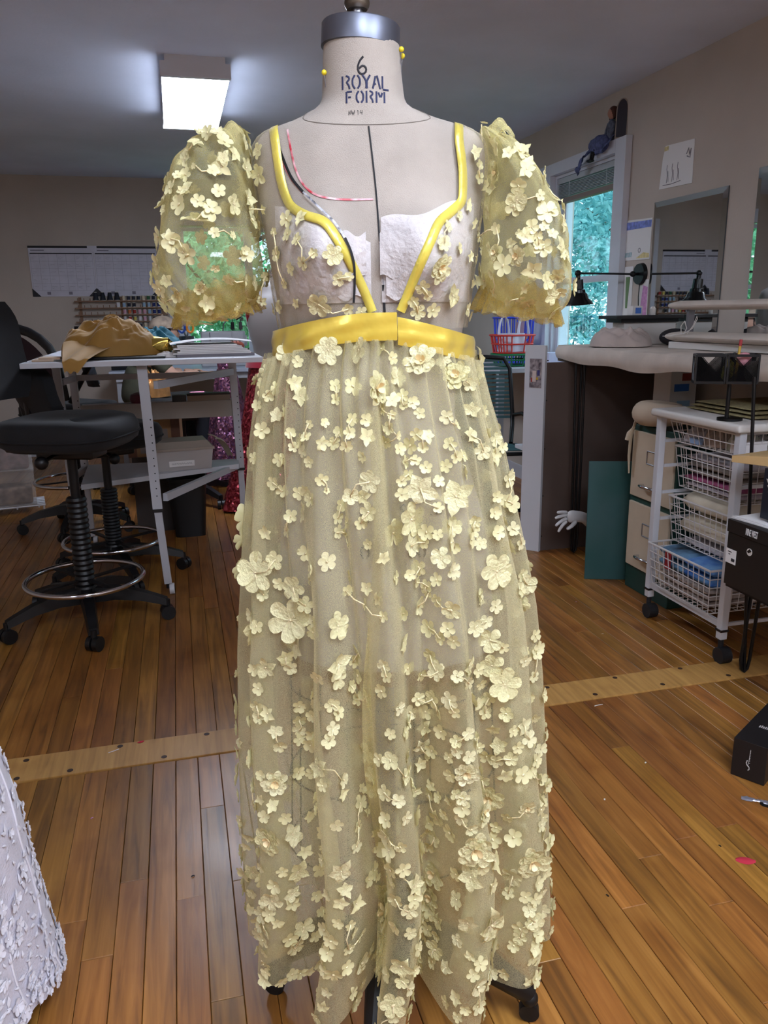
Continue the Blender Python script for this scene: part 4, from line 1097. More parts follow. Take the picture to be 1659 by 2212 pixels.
def surf_frame(fn, a, b, ha=.01, hb=.004):
    p = Vector(fn(a, b))
    du = Vector(fn(a + ha, b)) - Vector(fn(a - ha, b))
    dv = Vector(fn(a, b + hb)) - Vector(fn(a, b - hb))
    n = du.cross(dv).normalized()
    return p, n


flowers = []          # (radius, kind, matrix)
random.seed(5)


def put(p, n, kind, r, lift=.0015, tilt=.25):
    n = (n + Vector((random.gauss(0, tilt), random.gauss(0, tilt), random.gauss(0, tilt))) * .6).normalized()
    q = n.to_track_quat('Z', 'Y')
    M = Matrix.Translation(p + n * lift) @ q.to_matrix().to_4x4() @ Matrix.Rotation(random.uniform(0, 2 * pi), 4, 'Z') @ Matrix.Diagonal((r, r, r * random.uniform(.75, 1.2), 1))
    flowers.append((r, kind, M, p, n))


def rd(s):
    for e in s.split():
        a, b, k, r = e.split(',')
        yield float(a), float(b), k, float(r)


front_n = {}
for a, z, k, r in rd(FL_SKIRT):
    p, n = surf_frame(skirt_pt, a, z)
    if n.dot(Vector((p.x - .03, p.y, 0))) < 0: n = -n
    put(p, n, k, r * 1.32)
for x, z, k, r in rd(FL_BODICE):
    p, n = surf_frame(lambda a, b: (a, front_y(a, b, .006), b), x, z, .004, .004)
    if n.y > 0: n = -n
    if lerp_tab(NECK_L, z)[0] - .004 < x < lerp_tab(NECK_R, z)[0] + .004: continue
    put(p, n, k, r * 1.3, .002, .12)
for s, tab in ((-1, FL_SLEEVE_L), (1, FL_SLEEVE_R)):
    for t, v, k, r in rd(tab):
        v = min(-.02, v)
        p, n = surf_frame(lambda a, b: sleeve_pt(s, a, b), t, v, .006, .02)
        c = Vector((-.225 if s < 0 else .215, 0, 1.365))
        if n.dot(p - c) < 0: n = -n
        put(p, n, k, r * 1.3, .004, .2)
main = len(flowers)
# the same sprigs go on round the back of the skirt and sleeves, seen through the net, and between the larger ones in front
random.seed(31)
for k in range(330):
    a = random.uniform(1.45, 2 * pi - 1.45); z = SK_BOT + .015 + (1.17 - SK_BOT) * random.random() ** 1.25
    p, n = surf_frame(skirt_pt, a, z)
    if n.dot(Vector((p.x - .03, p.y, 0))) < 0: n = -n
    put(p, n, random.choice('SSSSBLC'), random.uniform(.009, .013) * (1 if random.random() < .65 else 1.7))
bud = [(float(e.split(',')[0]), float(e.split(',')[1])) for e in FL_SKIRT.split()]
for k in range(640):
    if k < 330:
        a, z = random.choice(bud)
        a += random.gauss(0, .11); z += random.gauss(0, .024)
        if not SK_BOT + .01 < z < 1.17: continue
    else:
        a = random.uniform(-1.5, 1.5); z = SK_BOT + .012 + (1.15 - SK_BOT) * random.random() ** 2.4
    p, n = surf_frame(skirt_pt, a, z)
    if any((p - f[3]).length < .7 * (f[0] + .011) for f in flowers): continue
    if n.dot(Vector((p.x - .03, p.y, 0))) < 0: n = -n
    put(p, n, 'S' if random.random() < .75 else 'L', random.uniform(.009, .0135))
for k in range(260):        # the hem is the most thickly covered
    a = random.uniform(-1.5, 1.5); z = SK_BOT + .010 + .42 * random.random() ** 1.5
    p, n = surf_frame(skirt_pt, a, z)
    if any((p - f[3]).length < .62 * (f[0] + .012) for f in flowers): continue
    if n.dot(Vector((p.x - .03, p.y, 0))) < 0: n = -n
    put(p, n, random.choice('SSSLLB'), random.uniform(.010, .017))
for k in range(90):         # scattered small ones on the bodice
    x, z = random.uniform(-.158, .158), 1.25 + .22 * random.random() ** 1.6
    if lerp_tab(NECK_L, z)[0] - .012 < x < lerp_tab(NECK_R, z)[0] + .012: continue
    p, n = surf_frame(lambda a, b: (a, front_y(a, b, .006), b), x, z, .004, .004)
    if n.y > 0: n = -n
    if any((p - f[3]).length < .95 * (f[0] + .009) for f in flowers): continue
    put(p, n, random.choice('SSSL'), random.uniform(.008, .012), .002, .15)
for s in (-1, 1):
    for k in range(80):
        t, v = random.random(), random.uniform(.05, .9) if k < 36 else random.uniform(-.95, -.03)
        p, n = surf_frame(lambda a, b: sleeve_pt(s, a, b), t, v, .006, .02)
        c = Vector((-.225 if s < 0 else .215, 0, 1.365))
        if n.dot(p - c) < 0: n = -n
        if any((p - f[3]).length < .7 * (f[0] + .011) for f in flowers[-200:]) and v < 0: continue
        put(p, n, random.choice('SSLB'), random.uniform(.009, .016), .003)
order = sorted(range(main), key=lambda i: -flowers[i][0])
picked = set(order[:298])
restf = MB()
for i, (r, k, M, p, n) in enumerate(flowers):
    me = FMESH[k][i % 4]
    if i in picked:
        inst(me, 'flower', dress, M)
    else:
        o = len(restf.v)
        restf.v += [tuple(M @ q.co) for q in me.vertices]
        for f in me.polygons:
            restf.f.append(tuple(o + q for q in f.vertices)); restf.mi.append(f.material_index)
stuff(restf.build('small_flowers', [M_PETAL, M_EMB, M_EMBO], dress, ang=180))
# corded stems joining neighbouring flowers
stems = MB()
for i in range(main):
    if flowers[i][1] != 'S': continue
    c = sorted((j for j in range(main) if j != i), key=lambda j: (flowers[j][3] - flowers[i][3]).length)[:1]
    for j in c:
        a, b = flowers[i][3], flowers[j][3]
        if (a - b).length > .042 or (j < i and flowers[j][1] == 'S'): continue
        na = (flowers[i][4] + flowers[j][4]).normalized()
        sd = (b - a).cross(na) * random.uniform(-.25, .25)
        stems.tube([a + na * .004, (a + b) / 2 + na * .005 + sd, b + na * .005], .0010, 5)
stuff(stems.build('embroidered_stems', M_EMB, dress, ang=180))
# ------------------------------------------------------------------ stools and chairs
M_SEAT = mat('black_seat_fabric', (12, 12, 16), .85, var=.25, vscale=30, sheen=.05, bump=.15, bscale=600)
M_MESHB = mat('grey_mesh_fabric', (38, 42, 50), .8, var=.2, vscale=60)


def drafting_stool(name, label, loc, rz, seat_z, ring_z, base_rot, back=True, bh=.42, bz=.06, arch=False, bellows=True, ring=True):
    t = thing(name, label, 'stool' if ring else 'chair', loc, rz)
    # five-star base with casters
    for k in range(5):
        a = base_rot + 2 * pi * k / 5
        d = Vector((cos(a), sin(a), 0))
        pr = [(.02, .125, .030, .032), (.12, .128, .028, .026), (.22, .112, .024, .020), (.29, .090, .022, .016), (.325, .078, .020, .014)]
        leg = MB()
        n = Vector((-d.y, d.x, 0))
        vs, fs = [], []
        for r, z, w, h in pr:
            c = d * r + Vector((0, 0, z))
            vs += [c - n * w - Vector((0, 0, h)), c + n * w - Vector((0, 0, h)), c + n * w * .75 + Vector((0, 0, h)), c - n * w * .75 + Vector((0, 0, h))]
        for i in range(len(pr) - 1):
            o = i * 4
            fs += [(o + q, o + (q + 1) % 4, o + 4 + (q + 1) % 4, o + 4 + q) for q in range(4)]
        fs += [(0, 1, 2, 3), (16, 19, 18, 17)]
        lg = leg.add(vs, fs).build('leg', M_BLACKP, t, ang=50)
        c = d * .325
        ca = a + .9 + k
        s = Vector((cos(ca), sin(ca), 0))
        MB().cyl(c - s * .024 + Vector((0, 0, .030)), c - s * .004 + Vector((0, 0, .030)), .0298, n=18).cyl(c + s * .004 + Vector((0, 0, .030)), c + s * .024 + Vector((0, 0, .030)), .0298, n=18).cyl(c + Vector((0, 0, .03)), c + Vector((0, 0, .085)), .012, n=10).build('caster', M_BLACKP, lg)
    MB().lathe([(0, .10), (.05, .10), (.055, .13), (.04, .165), (0, .165)], 20).build('hub', M_BLACKP, t)
    if bellows:
        prof = []
        n = 17
        za, zb = .165, seat_z - .33 if seat_z > .7 else seat_z - .2
        for k in range(n * 2 + 1):
            prof.append((.041 if k % 2 else .036, za + (zb - za) * k / (n * 2)))
        MB().lathe(prof, 20).build('bellows', M_BLACKP, t, ang=20)
    MB().cyl((0, 0, .15), (0, 0, seat_z - .10), .019, n=16).build('gas_lift', M_BLACKM, t)
    if ring:
        MB().torus((0, 0, ring_z), .232, .0105, 56, 10).build('foot_ring', M_CHROME, t)
        for k in range(4):
            a = base_rot + .5 + pi / 2 * k
            MB().bar((cos(a) * .03, sin(a) * .03, ring_z - .005), (cos(a) * .228, sin(a) * .228, ring_z - .004), .02, .008).build('ring_spoke', M_BLACKP, t, smooth=False)
    # seat: chair faces +x
    sh = [(.235 * abs(cos(q)) ** .62 * (1 if cos(q) > 0 else -1), .25 * abs(sin(q)) ** .62 * (1 if sin(q) > 0 else -1)) for q in (2 * pi * i / 48 for i in range(48))]
    prof = [(.0, 0.0), (.86, 0), (.97, .02), (1.0, .05), (.995, .085), (.94, .11), (.80, .118), (.4, .108), (0, .104)]
    vs, fs = [], []
    for f, z in prof:
        for i, (x, y) in enumerate(sh):
            vs.append((x * f + .01, y * f, seat_z - .118 + z - .018 * max(0, x / .26) ** 3 * (1 if z > .06 else 0)))
    n = 48
    for j in range(len(prof) - 1):
        fs += [(j * n + i, j * n + (i + 1) % n, (j + 1) * n + (i + 1) % n, (j + 1) * n + i) for i in range(n)]
    seat = MB().add(vs, fs).build('seat', M_SEAT, t, ang=60)
    MB().tube([(x * 1.002 + .01, y * 1.002, seat_z - .118 + .045) for x, y in sh], .004, 6, closed=True).build('piping', M_BLACKF, seat)
    MB().box(-.11, -.07, seat_z - .165, .12, .07, seat_z - .115, bev=.01).build('tilt_mechanism', M_BLACKP, t)
    MB().tube([(.02, .06, seat_z - .14), (.05, .18, seat_z - .15), (.06, .24, seat_z - .155)], [.006, .006, .012], 8).build('lever', M_BLACKP, t)
    MB().tube([(-.02, -.06, seat_z - .14), (-.03, -.16, seat_z - .155)], [.008, .008], 8).ball((-.03, -.175, seat_z - .158), .026, 10).build('knob', M_BLACKP, t)
    if back:
        MB().tube([(-.10, 0, seat_z - .14), (-.26, 0, seat_z - .14), (-.32, 0, seat_z - .06), (-.335, 0, seat_z + .16)], .02, 8, flat=.5).build('back_post', M_BLACKP, t)

        def bk(u, v, o):
            y = (u - .5) * .44
            z = seat_z + bz + v * bh
            sq = 1 - max(0, abs(v - .5) * 2 - .45) ** 2 * 1.2
            x = -.29 - .05 * v - .015 * sin(v * pi) + .16 * (y * y) / .05 * .25
            return (x + o, y * sq, z)
        b = MB()
        b.surf(lambda u, v: bk(u, v, .022), 16, 14).surf(lambda u, v: bk(u, v, -.024), 16, 14)
        nu, nv = 16, 14
        o = (nu + 1) * (nv + 1)
        rim = [i for i in range(nu + 1)] + [(j + 1) * (nu + 1) - 1 for j in range(1, nv + 1)] + [nv * (nu + 1) + i for i in range(nu - 1, -1, -1)] + [j * (nu + 1) for j in range(nv - 1, 0, -1)]
        for i in range(len(rim)):
            a_, c_ = rim[i], rim[(i + 1) % len(rim)]
            b.f.append((a_, c_, c_ + o, a_ + o)); b.mi.append(0)
        b.build('backrest', M_SEAT, t, ang=60)
    if arch:
        pts = [(-.29, -.30, seat_z + .04)]
        for k in range(13):
            a = pi * k / 12
            pts.append((-.30 - .05 * sin(a), -.30 * cos(a), seat_z + .12 + .30 * sin(a) ** .6))
        pts.append((-.29, .30, seat_z + .04))
        MB().tube(pts, .026, 10, flat=.8).build('back_frame', M_BLACKP, t)
        MB().surf(lambda u, v: (-.305 - .04 * sin(pi * u), .27 * (1 - 2 * u), seat_z + .08 + v * (.06 + .25 * sin(pi * u) ** .6)), 16, 8).build('back_mesh', mat('dark_red_mesh', (40, 22, 32), .8), t, ang=180)
        MB().tube([(-.28, 0, seat_z - .14), (-.31, 0, seat_z), (-.31, 0, seat_z + .12)], .022, 8).build('back_post', M_BLACKP, t)
        for s in (-1, 1):
            MB().tube([(-.24, s * .28, seat_z + .02), (-.10, s * .31, seat_z + .22), (.14, s * .31, seat_z + .22)], [.018, .022, .024], 8, flat=.6).build('armrest', M_BLACKP, t)
    return t


drafting_stool('drafting_stool', 'black drafting stool with a chrome foot ring standing in front of the cutting table', (-.44, 3.32, 0), radians(-20), .87, .195, radians(-61), back=True, bh=.38)
drafting_stool('drafting_stool', 'black drafting stool pushed under the white cutting table behind the front stool', (-.37, 3.93, 0), radians(28), .77, .185, radians(-26), back=True, bh=.21, bz=.05)
drafting_stool('drafting_stool', 'black armchair-backed drafting stool with chrome ring beside the clear plastic bins', (-.64, 4.93, 0), radians(50), .775, .30, radians(-150), back=False, arch=True)
drafting_stool('swivel_chair', 'black swivel chair loaded with a gold bag between the cutting table and the seated person', (.0, 5.42, 0), radians(-70), .74, .30, radians(20), back=False, ring=False)
ch5 = drafting_stool('mesh_chair', 'low grey mesh-back swivel chair the person in a cap sits on', (-.33, 6.12, 0), radians(5), .50, .3, radians(40), back=True, ring=False, bellows=False)
for c in ch5.children:
    if c.name.startswith('backrest'): c.data.materials[0] = M_MESHB; c.location.z = .20; c.scale = (1, 1.0, 1.0)

# ------------------------------------------------------------------ white cutting table
M_TBL = mat('white_laminate', (196, 198, 204), .4, var=.02)
M_TLEG = mat('white_steel_tube', (178, 180, 186), .4)
tb = thing('cutting_table', 'white height-adjustable cutting table with a gate leg and a lower shelf', 'table')
TZ = 1.045
ZT = 1.067
MB().box(-.62, 3.49, TZ, .36, 4.75, ZT, bev=.002).build('tabletop', M_TBL, tb, smooth=False)
hole = None
for nm, x, y, w in (('gate_leg', -.118, 3.575, .042), ('leg', .300, 4.44, .040), ('leg', -.570, 4.22, .036), ('leg', -.535, 4.52, .036)):
    lean = .018 if nm == 'gate_leg' else 0
    lg = MB().bar((x - lean, y, .40), (x - lean - .015, y, TZ - .001), w, w).build(nm, M_TLEG, tb, smooth=False)
    MB().bar((x, y, .055), (x - lean, y, .40), w * .78, w * .78).build('leg_extension', M_TLEG, lg, smooth=False)
    MB().box(x - lean - w * .54, y - w * .54, .395, x - lean + w * .54, y + w * .54, .41).build('collar', M_BLACKP, lg, smooth=False)
    MB().cyl((x + .004, y, .026), (x + .026, y, .026), .026, n=18).build('caster', [M_WHITE], lg)
    MB().cyl((x + .003, y, .026), (x + .0275, y, .026), .017, n=16).cyl((x, y, .03), (x, y, .06), .01, n=10).build('caster_hub', M_BLACKP, lg)
    hm = MB()
    for k in range(11):
        z = .47 + k * .034
        hm.cyl((x - lean + .002 - .0009 * k * 0, y - w / 2 - .0006, z), (x - lean + .002, y - w / 2 + .001, z), .0032, n=8)
    hm.build('peg_holes', M_BLACKP, lg)
MB().bar((-.10, 3.585, .455), (.282, 4.42, .425), .022, .034).build('gate_rail', M_TLEG, tb, smooth=False)
MB().bar((-.10, 3.585, .955), (.282, 4.42, .945), .02, .034).build('gate_rail', M_TLEG, tb, smooth=False)
MB().box(-.515, 4.435, .70, .285, 4.45, .79).build('apron', mat('grey_laminate', (150, 142, 134), .5), tb, smooth=False)
MB().box(-.515, 4.50, .70, .285, 4.515, .79).build('apron', M_TBL, tb, smooth=False)
MB().box(-.515, 4.45, .70, .285, 4.50, .708).build('apron_shelf', M_TBL, tb, smooth=False)
MB().prism([(-.50, 3.99), (.28, 4.30), (.29, 4.46), (-.52, 4.54)], .43, .455).build('lower_shelf', M_TBL, tb, smooth=False)
for a, b_ in (((-.568, 4.24, .44), (-.538, 4.5, .44)), ((-.568, 4.24, .93), (-.538, 4.5, .93))):
    MB().bar(a, b_, .02, .03).build('side_rail', M_TLEG, tb, smooth=False)
MB().bar((-.53, 4.52, .93), (.29, 4.45, .93), .02, .03).build('side_rail', M_TLEG, tb, smooth=False)
# ------------------------------------------------------------------ things on the cutting table


def cloth_heap(name, label, cat, loc, rx, ry, h, material, seed, ridge=7., amp=.5, n=56, group=None, parts=None, over=None):
    """crumpled cloth: a closed mound with sharp folds"""
    mb = MB()
    sd = Vector((seed * 3.1, seed * 1.7, seed))

    def fn(u, v):
        a = 2 * pi * u
        r = v
        e = 1 + .22 * noise.noise(Vector((cos(a) * 1.3, sin(a) * 1.3, 0)) + sd)
        x, y = cos(a) * r * rx * e, sin(a) * r * ry * e
        q = Vector((x / rx, y / ry, 0)) * ridge * .22 + sd
        f = noise.noise(q) + .5 * noise.noise(q * 2.1)
        q = q + noise.noise_vector(q * .8) * .9
        rid = 1 - abs(noise.noise(q * 1.3 + Vector((5, 1, 0)))) * 2.4
        rid2 = 1 - abs(noise.noise(q * 3.1 + Vector((2, 7, 0)))) * 3.0
        z = h * max(0, 1 - r ** 2.4) ** .5 * (.70 + amp * .34 * f + amp * .24 * rid + amp * .05 * rid2)
        if over: z = over(x, y, z)
        return (x, y, max(z, .001 if over is None else -9))
    mb.surf(fn, n * 2, n // 2, cu=True)
    if over is None:
        mb.surf(lambda u, v: (fn(u, 1)[0] * v, fn(u, 1)[1] * v, .0005), n * 2, 1, cu=True, v0=1, v1=.0)
    o = mb.build(name, material, None, loc=loc, ang=75)
    return tag(o, label, cat, group)


M_GOLDC = mat('ochre_cotton', (158, 118, 48), .7, var=.08, vscale=5, sheen=.2)
M_FOIL = mat('gold_lame', (200, 170, 84), .22, metal=.8, bump=.2, bscale=40)
M_TEAL = mat('teal_cotton', (28, 92, 108), .75, var=.15, vscale=6)
cloth_heap('folded_cloth', 'crumpled ochre brown cotton cloth heaped on the cutting table', 'cloth', (-.285, 3.78, ZT + .012), .22, .16, .165, M_GOLDC, 3.3, ridge=8, amp=.85, n=80)
# a corner of the ochre cloth hanging over the front edge is part of it
heap = bpy.data.objects['folded_cloth']
MB().surf(lambda u, v: (-.185 + .02 * v + u * (.24 - .19 * v), -.08 - .222 * min(1, v * 1.35) - .0035, .062 - .066 * min(1, v * 1.35) - .055 * max(0, v - .74) * 3.4 + .007 * sin(u * 11 + v * 6) * (1 - u * .5)), 28, 30).build('hanging_corner', M_GOLDC, heap, ang=180)
bl = thing('lame_roll', 'small crumpled roll of shiny gold lame at the end of the ochre cloth', 'cloth', (-.095, 3.735, ZT + .012), radians(-12))
o_ = MB()
o_.surf(lambda u, v: ((v - .5) * .13, (.034 + .008 * sin(u * 6 * pi + v * 9)) * cos(2 * pi * u) * (1 - .35 * max(0, v - .5)), .040 + (.036 + .006 * sin(u * 10 * pi + v * 4)) * sin(2 * pi * u) * (1 - .35 * max(0, v - .5))), 36, 14, cu=True)
o_.build('roll', M_FOIL, bl, ang=70)
MB().surf(lambda u, v: (.065 + .012 * sin(7 * u * pi) * v, (.006 + .026 * v) * cos(2 * pi * u), .036 + (.006 + .026 * v) * sin(2 * pi * u)), 30, 6, cu=True).build('frilled_end', M_FOIL, bl, ang=70)
tag(MB().box(-.40, 3.60, ZT + .0005, -.05, 3.93, ZT + .011, bev=.004).build('cutting_mat', M_BLACKP), 'thin black mat lying under the ochre cloth', 'mat')
bg = thing('plastic_bag', 'clear plastic bag of tan paper pieces at the left end of the cutting table', 'bag', (-.53, 3.63, ZT))
M_CLEAR = mat('clear_plastic', (225, 222, 218), .15)
_n = M_CLEAR.node_tree
_b = _n.nodes['Principled BSDF']; _b.inputs['Alpha'].default_value = .14
MB().surf(lambda u, v: ((u - .5) * .13, (v - .5) * .16, .004 + .022 * sin(pi * u) * sin(pi * v) + .006 * noise.noise(Vector((u * 6, v * 6, 2)))), 18, 18).build('film', M_CLEAR, bg, ang=180)
MB().box(-.055, -.06, .001, .03, .05, .008).box(-.03, -.05, .008, .055, .06, .016).build('paper_pieces', mat('tan_paper', (190, 160, 128), .7), bg, smooth=False)
# binder, papers
pf = thing('paper_stack', 'stack of white papers and a grey-edged binder on the cutting table', 'papers', (.155, 3.80, ZT), radians(3))
MB().box(-.165, -.16, 0, .175, .16, .012).build('binder', mat('grey_binder', (120, 116, 124), .4), pf, smooth=False)
for k in range(6):
    z = .012 + k * .0068
    MB().box(-.175 + .01 * (k % 3), -.155, z, .165 - .012 * k, .15, z + .006).build('paper_sheets', M_PAPER, pf, smooth=False, rz=radians((-2, 1, 2, -1, 1.5, -2)[k]))
MB().surf(lambda u, v: (-.19 + .36 * u, -.13 + .27 * v, .055 + .018 * sin(pi * u * .9) + .006 * sin(v * 5)), 14, 8).build('loose_sheet', M_PAPER, pf, ang=180)
cloth_heap('crumpled_tissue', 'small white crumpled tissue beside the gold lame', 'tissue', (-.045, 3.68, ZT), .045, .04, .03, M_PAPER, 8., 6, .8, 24)
cloth_heap('folded_cloth', 'folded teal cotton cloth behind the white paper stack', 'cloth', (-.09, 4.28, ZT), .13, .11, .13, M_TEAL, 5.7, ridge=7, amp=.8, n=56)
sc_ = thing('scissors', 'blue and orange handled scissors standing upright in a cup near the teal cloth', 'scissors', (.055, 4.45, ZT))
for s, c in ((-1, (32, 74, 160)), (1, (226, 136, 36))):
    MB().torus((s * .022, 0, .115), .017, .006, 20, 8, 'y', 1, 1.5).build('handle', mat('scissor_handle', c, .4), sc_)
MB().tube([(-.012, 0, .095), (.0, 0, .06), (.003, 0, .0)], .005, 6).tube([(.012, 0, .095), (0, .004, .06), (-.003, .004, .0)], .005, 6).build('blades', M_STEEL, sc_)
tag(MB().lathe([(0, 0), (.036, 0), (.04, .07), (.037, .07), (.034, .004), (0, .004)], 24).build('pen_cup', M_BLACKP, loc=(.055, 4.45, ZT + .0002)), 'black cup holding the blue and orange scissors', 'cup')
tm = thing('pincushion', 'brownish red pincushion behind the white paper stack', 'pincushion', (.29, 4.12, ZT))
MB().ball((0, 0, .026), .036, 16, (1.2, .9, .72)).build('cushion', mat('rust_cloth', (140, 66, 44), .8, var=.3, vscale=40), tm)
m = MB()
for k in range(8):
    a = k * .8; m.cyl((cos(a) * .02, sin(a) * .015, .045), (cos(a) * .03, sin(a) * .022, .06), .0025, n=5)
m.build('pins', M_STEEL, tm)
tag(MB().box(.195, 4.08, ZT, .24, 4.12, ZT + .035, bev=.006).build('chalk_box', mat('yellow_card', (220, 200, 50), .5)), 'small yellow box next to the pincushion', 'box')

# ------------------------------------------------------------------ under the cutting table
tub = thing('storage_tub', 'clear plastic tub with a grey lid and a paper label on the lower table shelf', 'tub', (-.02, 4.31, .4555), radians(6))
M_TUB = mat('frosted_plastic', (196, 190, 186), .35)
M_TUB.node_tree.nodes['Principled BSDF'].inputs['Alpha'].default_value = .75
pr = [(-.155, -.11), (.155, -.11), (.155, .11), (-.155, .11)]
m = MB()
m.add([(x * .92, y * .9, 0) for x, y in pr] + [(x, y, .105) for x, y in pr], [(0, 3, 2, 1), (0, 1, 5, 4), (1, 2, 6, 5), (2, 3, 7, 6), (3, 0, 4, 7)])
m.build('body', M_TUB, tub, smooth=False)
m = MB()
m.box(-.162, -.116, .105, .162, .116, .118)
m.add([(-.155, -.11, .118), (.155, -.11, .118), (.155, .11, .118), (-.155, .11, .118), (-.13, -.085, .15), (.13, -.085, .15), (.13, .085, .15), (-.13, .085, .15)], [(0, 1, 5, 4), (1, 2, 6, 5), (2, 3, 7, 6), (3, 0, 4, 7), (4, 5, 6, 7)])
m.build('lid', mat('taupe_lid', (152, 140, 128), .5), tub, smooth=False)
lb = MB().box(-.075, -.1085, .022, .055, -.1065, .052).build('label', M_PAPER, tub, smooth=False)
lb['label'] = 'white label with a handwritten line'
M_PENCIL = mat('pencil_line', (96, 92, 96), .8)
m = MB()
pts = []
for k in range(40):
    pts.append((-.062 + .104 * k / 39, -.109, .037 + .005 * sin(k * 1.9) * (1 if k % 9 else .2)))
m.tube(pts, .0007, 4).build('handwriting', M_PENCIL, tub)
# paper bag
pb = MB()
pb.surf(lambda u, v: (.17 + .09 * v + .012 * sin(u * 5 + v * 3), -.10 + .20 * u, .155 - .11 * v ** 2 + .012 * sin(u * 9) * v), 14, 14)
tag(pb.build('tissue_wrap', mat('tan_tissue', (186, 172, 150), .8), None, loc=(-.02, 4.31, .4555), rz=radians(6), ang=180), 'crumpled tan tissue paper spilling over the end of the plastic tub', 'paper')
bx = thing('cardboard_box', 'brown cardboard box with a grey shipping label under the cutting table', 'box', (-.16, 4.83, .45), radians(-4))
MB().box(-.15, -.11, 0, .15, .11, .29).build('box', M_CARD, bx, smooth=False)
for x in (-.15, .10): MB().box(x, -.113, 0, x + .05, -.1105, .29).build('tape', mat('brown_tape', (96, 58, 36), .4), bx, smooth=False)
MB().box(-.08, -.1125, .02, .08, -.1105, .16).build('shipping_label', mat('grey_label', (128, 118, 112), .6), bx, smooth=False)
tag(MB().box(-.30, 4.72, 0, .0, 4.93, .449).build('storage_crate', mat('dark_crate', (60, 52, 48), .7), smooth=False), 'dark crate standing on the floor under the cardboard box', 'crate')
bx2 = thing('shoe_box', 'low taupe box with a dark lid on the table apron', 'box', (.14, 4.475, .7905), 0)
MB().box(-.105, -.035, 0, .125, .035, .03).build('box', mat('taupe_card', (140, 126, 112), .7), bx2, smooth=False)
MB().box(-.107, -.037, .03, .127, .037, .04).build('lid', mat('dark_lid', (38, 28, 26), .6), bx2, smooth=False)
tag(MB().box(-.045, 4.44, .791, .03, 4.51, .825, bev=.003).build('black_case', M_BLACKP), 'small black case beside the low taupe box', 'case')
tag(MB().lathe([(0, 0), (.05, .0), (.058, .02), (.05, .045), (.02, .055), (0, .056)], 20).build('thread_tin', mat('maroon_tin', (88, 26, 44), .4), loc=(-.21, 4.475, .791)), 'round maroon tin on the table apron', 'tin')
wb = thing('waste_bin', 'black plastic waste bin standing under the cutting table', 'bin', (-.0, 4.60, 0))
sh = lambda q, rx, ry: (rx * abs(cos(q)) ** .4 * (1 if cos(q) > 0 else -1), ry * abs(sin(q)) ** .4 * (1 if sin(q) > 0 else -1))
m = MB()
vs, fs = [], []
pr = [(.086, .066, 0), (.108, .088, .33), (.113, .093, .332), (.113, .093, .345), (.106, .086, .345), (.084, .064, .012)]
for rx, ry, z in pr:
    vs += [(*sh(2 * pi * i / 32, rx, ry), z) for i in range(32)]
for j in range(5):
    fs += [(j * 32 + i, j * 32 + (i + 1) % 32, (j + 1) * 32 + (i + 1) % 32, (j + 1) * 32 + i) for i in range(32)]
fs += [tuple(range(31, -1, -1)), tuple(5 * 32 + i for i in range(32))]
m.add(vs, fs).build('bin', M_BLACKP, wb)
# clear plastic drawers and a wire rack at the left edge
rk = thing('wire_rack', 'low white wire rack on the floor holding clear plastic bins', 'rack', (-1.10, 5.52, 0), radians(10))
for k in range(6):
    MB().cyl((-.16, -.12 + .05 * k, .05), (.17, -.12 + .05 * k, .05), .006, n=8).build('wire', M_WHITE, rk)
for x in (-.12, .0, .13):
    MB().cyl((x, -.13, .042), (x, .15, .042), .005, n=8).build('cross_wire', M_WHITE, rk)
for x in (-.15, .16):
    for y in (-.12, .13):
        MB().cyl((x, y, 0), (x, y, .05), .006, n=8).build('foot', M_WHITE, rk)
for k in range(2):
    b = thing('plastic_bin', ('clear plastic bin standing on the wire rack', 'clear plastic bin stacked on top of the other on the wire rack')[k], 'bin', (-1.10, 5.53, .057 + k * .232), radians(10))
    m = MB()
    for a, c in (((-.15, -.12, 0), (.12, -.117, .22)), ((-.15, .117, 0), (.12, .12, .22)), ((-.15, -.117, 0), (-.147, .117, .22)), ((.117, -.117, 0), (.12, .117, .22)), ((-.147, -.117, 0), (.117, .117, .004))):
        m.box(*a, *c)
    m.build('bin', M_CLEAR, b, smooth=False)
    MB().box(-.13, -.10, .006, .10, .10, .12 + .06 * k, bev=.02).build('contents', mat('bin_contents', ((130, 108, 92), (120, 90, 84))[k], .8, var=.3, vscale=20), b)
    MB().box(-.155, -.125, .22, .125, .125, .2305, bev=.003).build('lid', M_CLEAR, b, smooth=False)
# ------------------------------------------------------------------ far work table, sewing machine, person
ft = thing('sewing_table', 'long white sewing table standing under the back window', 'table')
MB().box(-.55, 6.82, .775, 1.5, 7.55, .805, bev=.003).build('tabletop', mat('bluish_white_laminate', (188, 196, 212), .4), ft, smooth=False)
MB().box(-.50, 6.86, .72, 1.45, 6.88, .775).build('apron', M_TBL, ft, smooth=False)
for x in (-.48, 1.43):
    for y in (6.9, 7.48): MB().box(x - .02, y - .02, 0, x + .02, y + .02, .775).build('leg', M_TLEG, ft, smooth=False)
sm = thing('sewing_machine', 'white sewing machine with a gooseneck lamp on the table under the back window', 'sewing machine', (.40, 7.20, .8055))
M_SEW = mat('machine_enamel', (196, 196, 200), .35)
MB().box(-.20, -.085, 0, .20, .085, .07, bev=.012).build('bed', M_SEW, sm)
MB().box(.07, -.07, .068, .18, .07, .30, bev=.018).build('column', M_SEW, sm)
MB().box(-.19, -.06, .19, .19, .06, .30, bev=.015).build('arm', M_SEW, sm)
MB().box(-.19, -.055, .13, -.11, .055, .20, bev=.012).build('head', M_SEW, sm)
MB().cyl((-.15, 0, .07), (-.15, 0, .14), .004, n=8).box(-.16, -.012, .071, -.14, .012, .076).build('presser_foot', M_STEEL, sm)
MB().cyl((.18, 0, .215), (.205, 0, .215), .045, n=24).build('hand_wheel', M_SEW, sm)
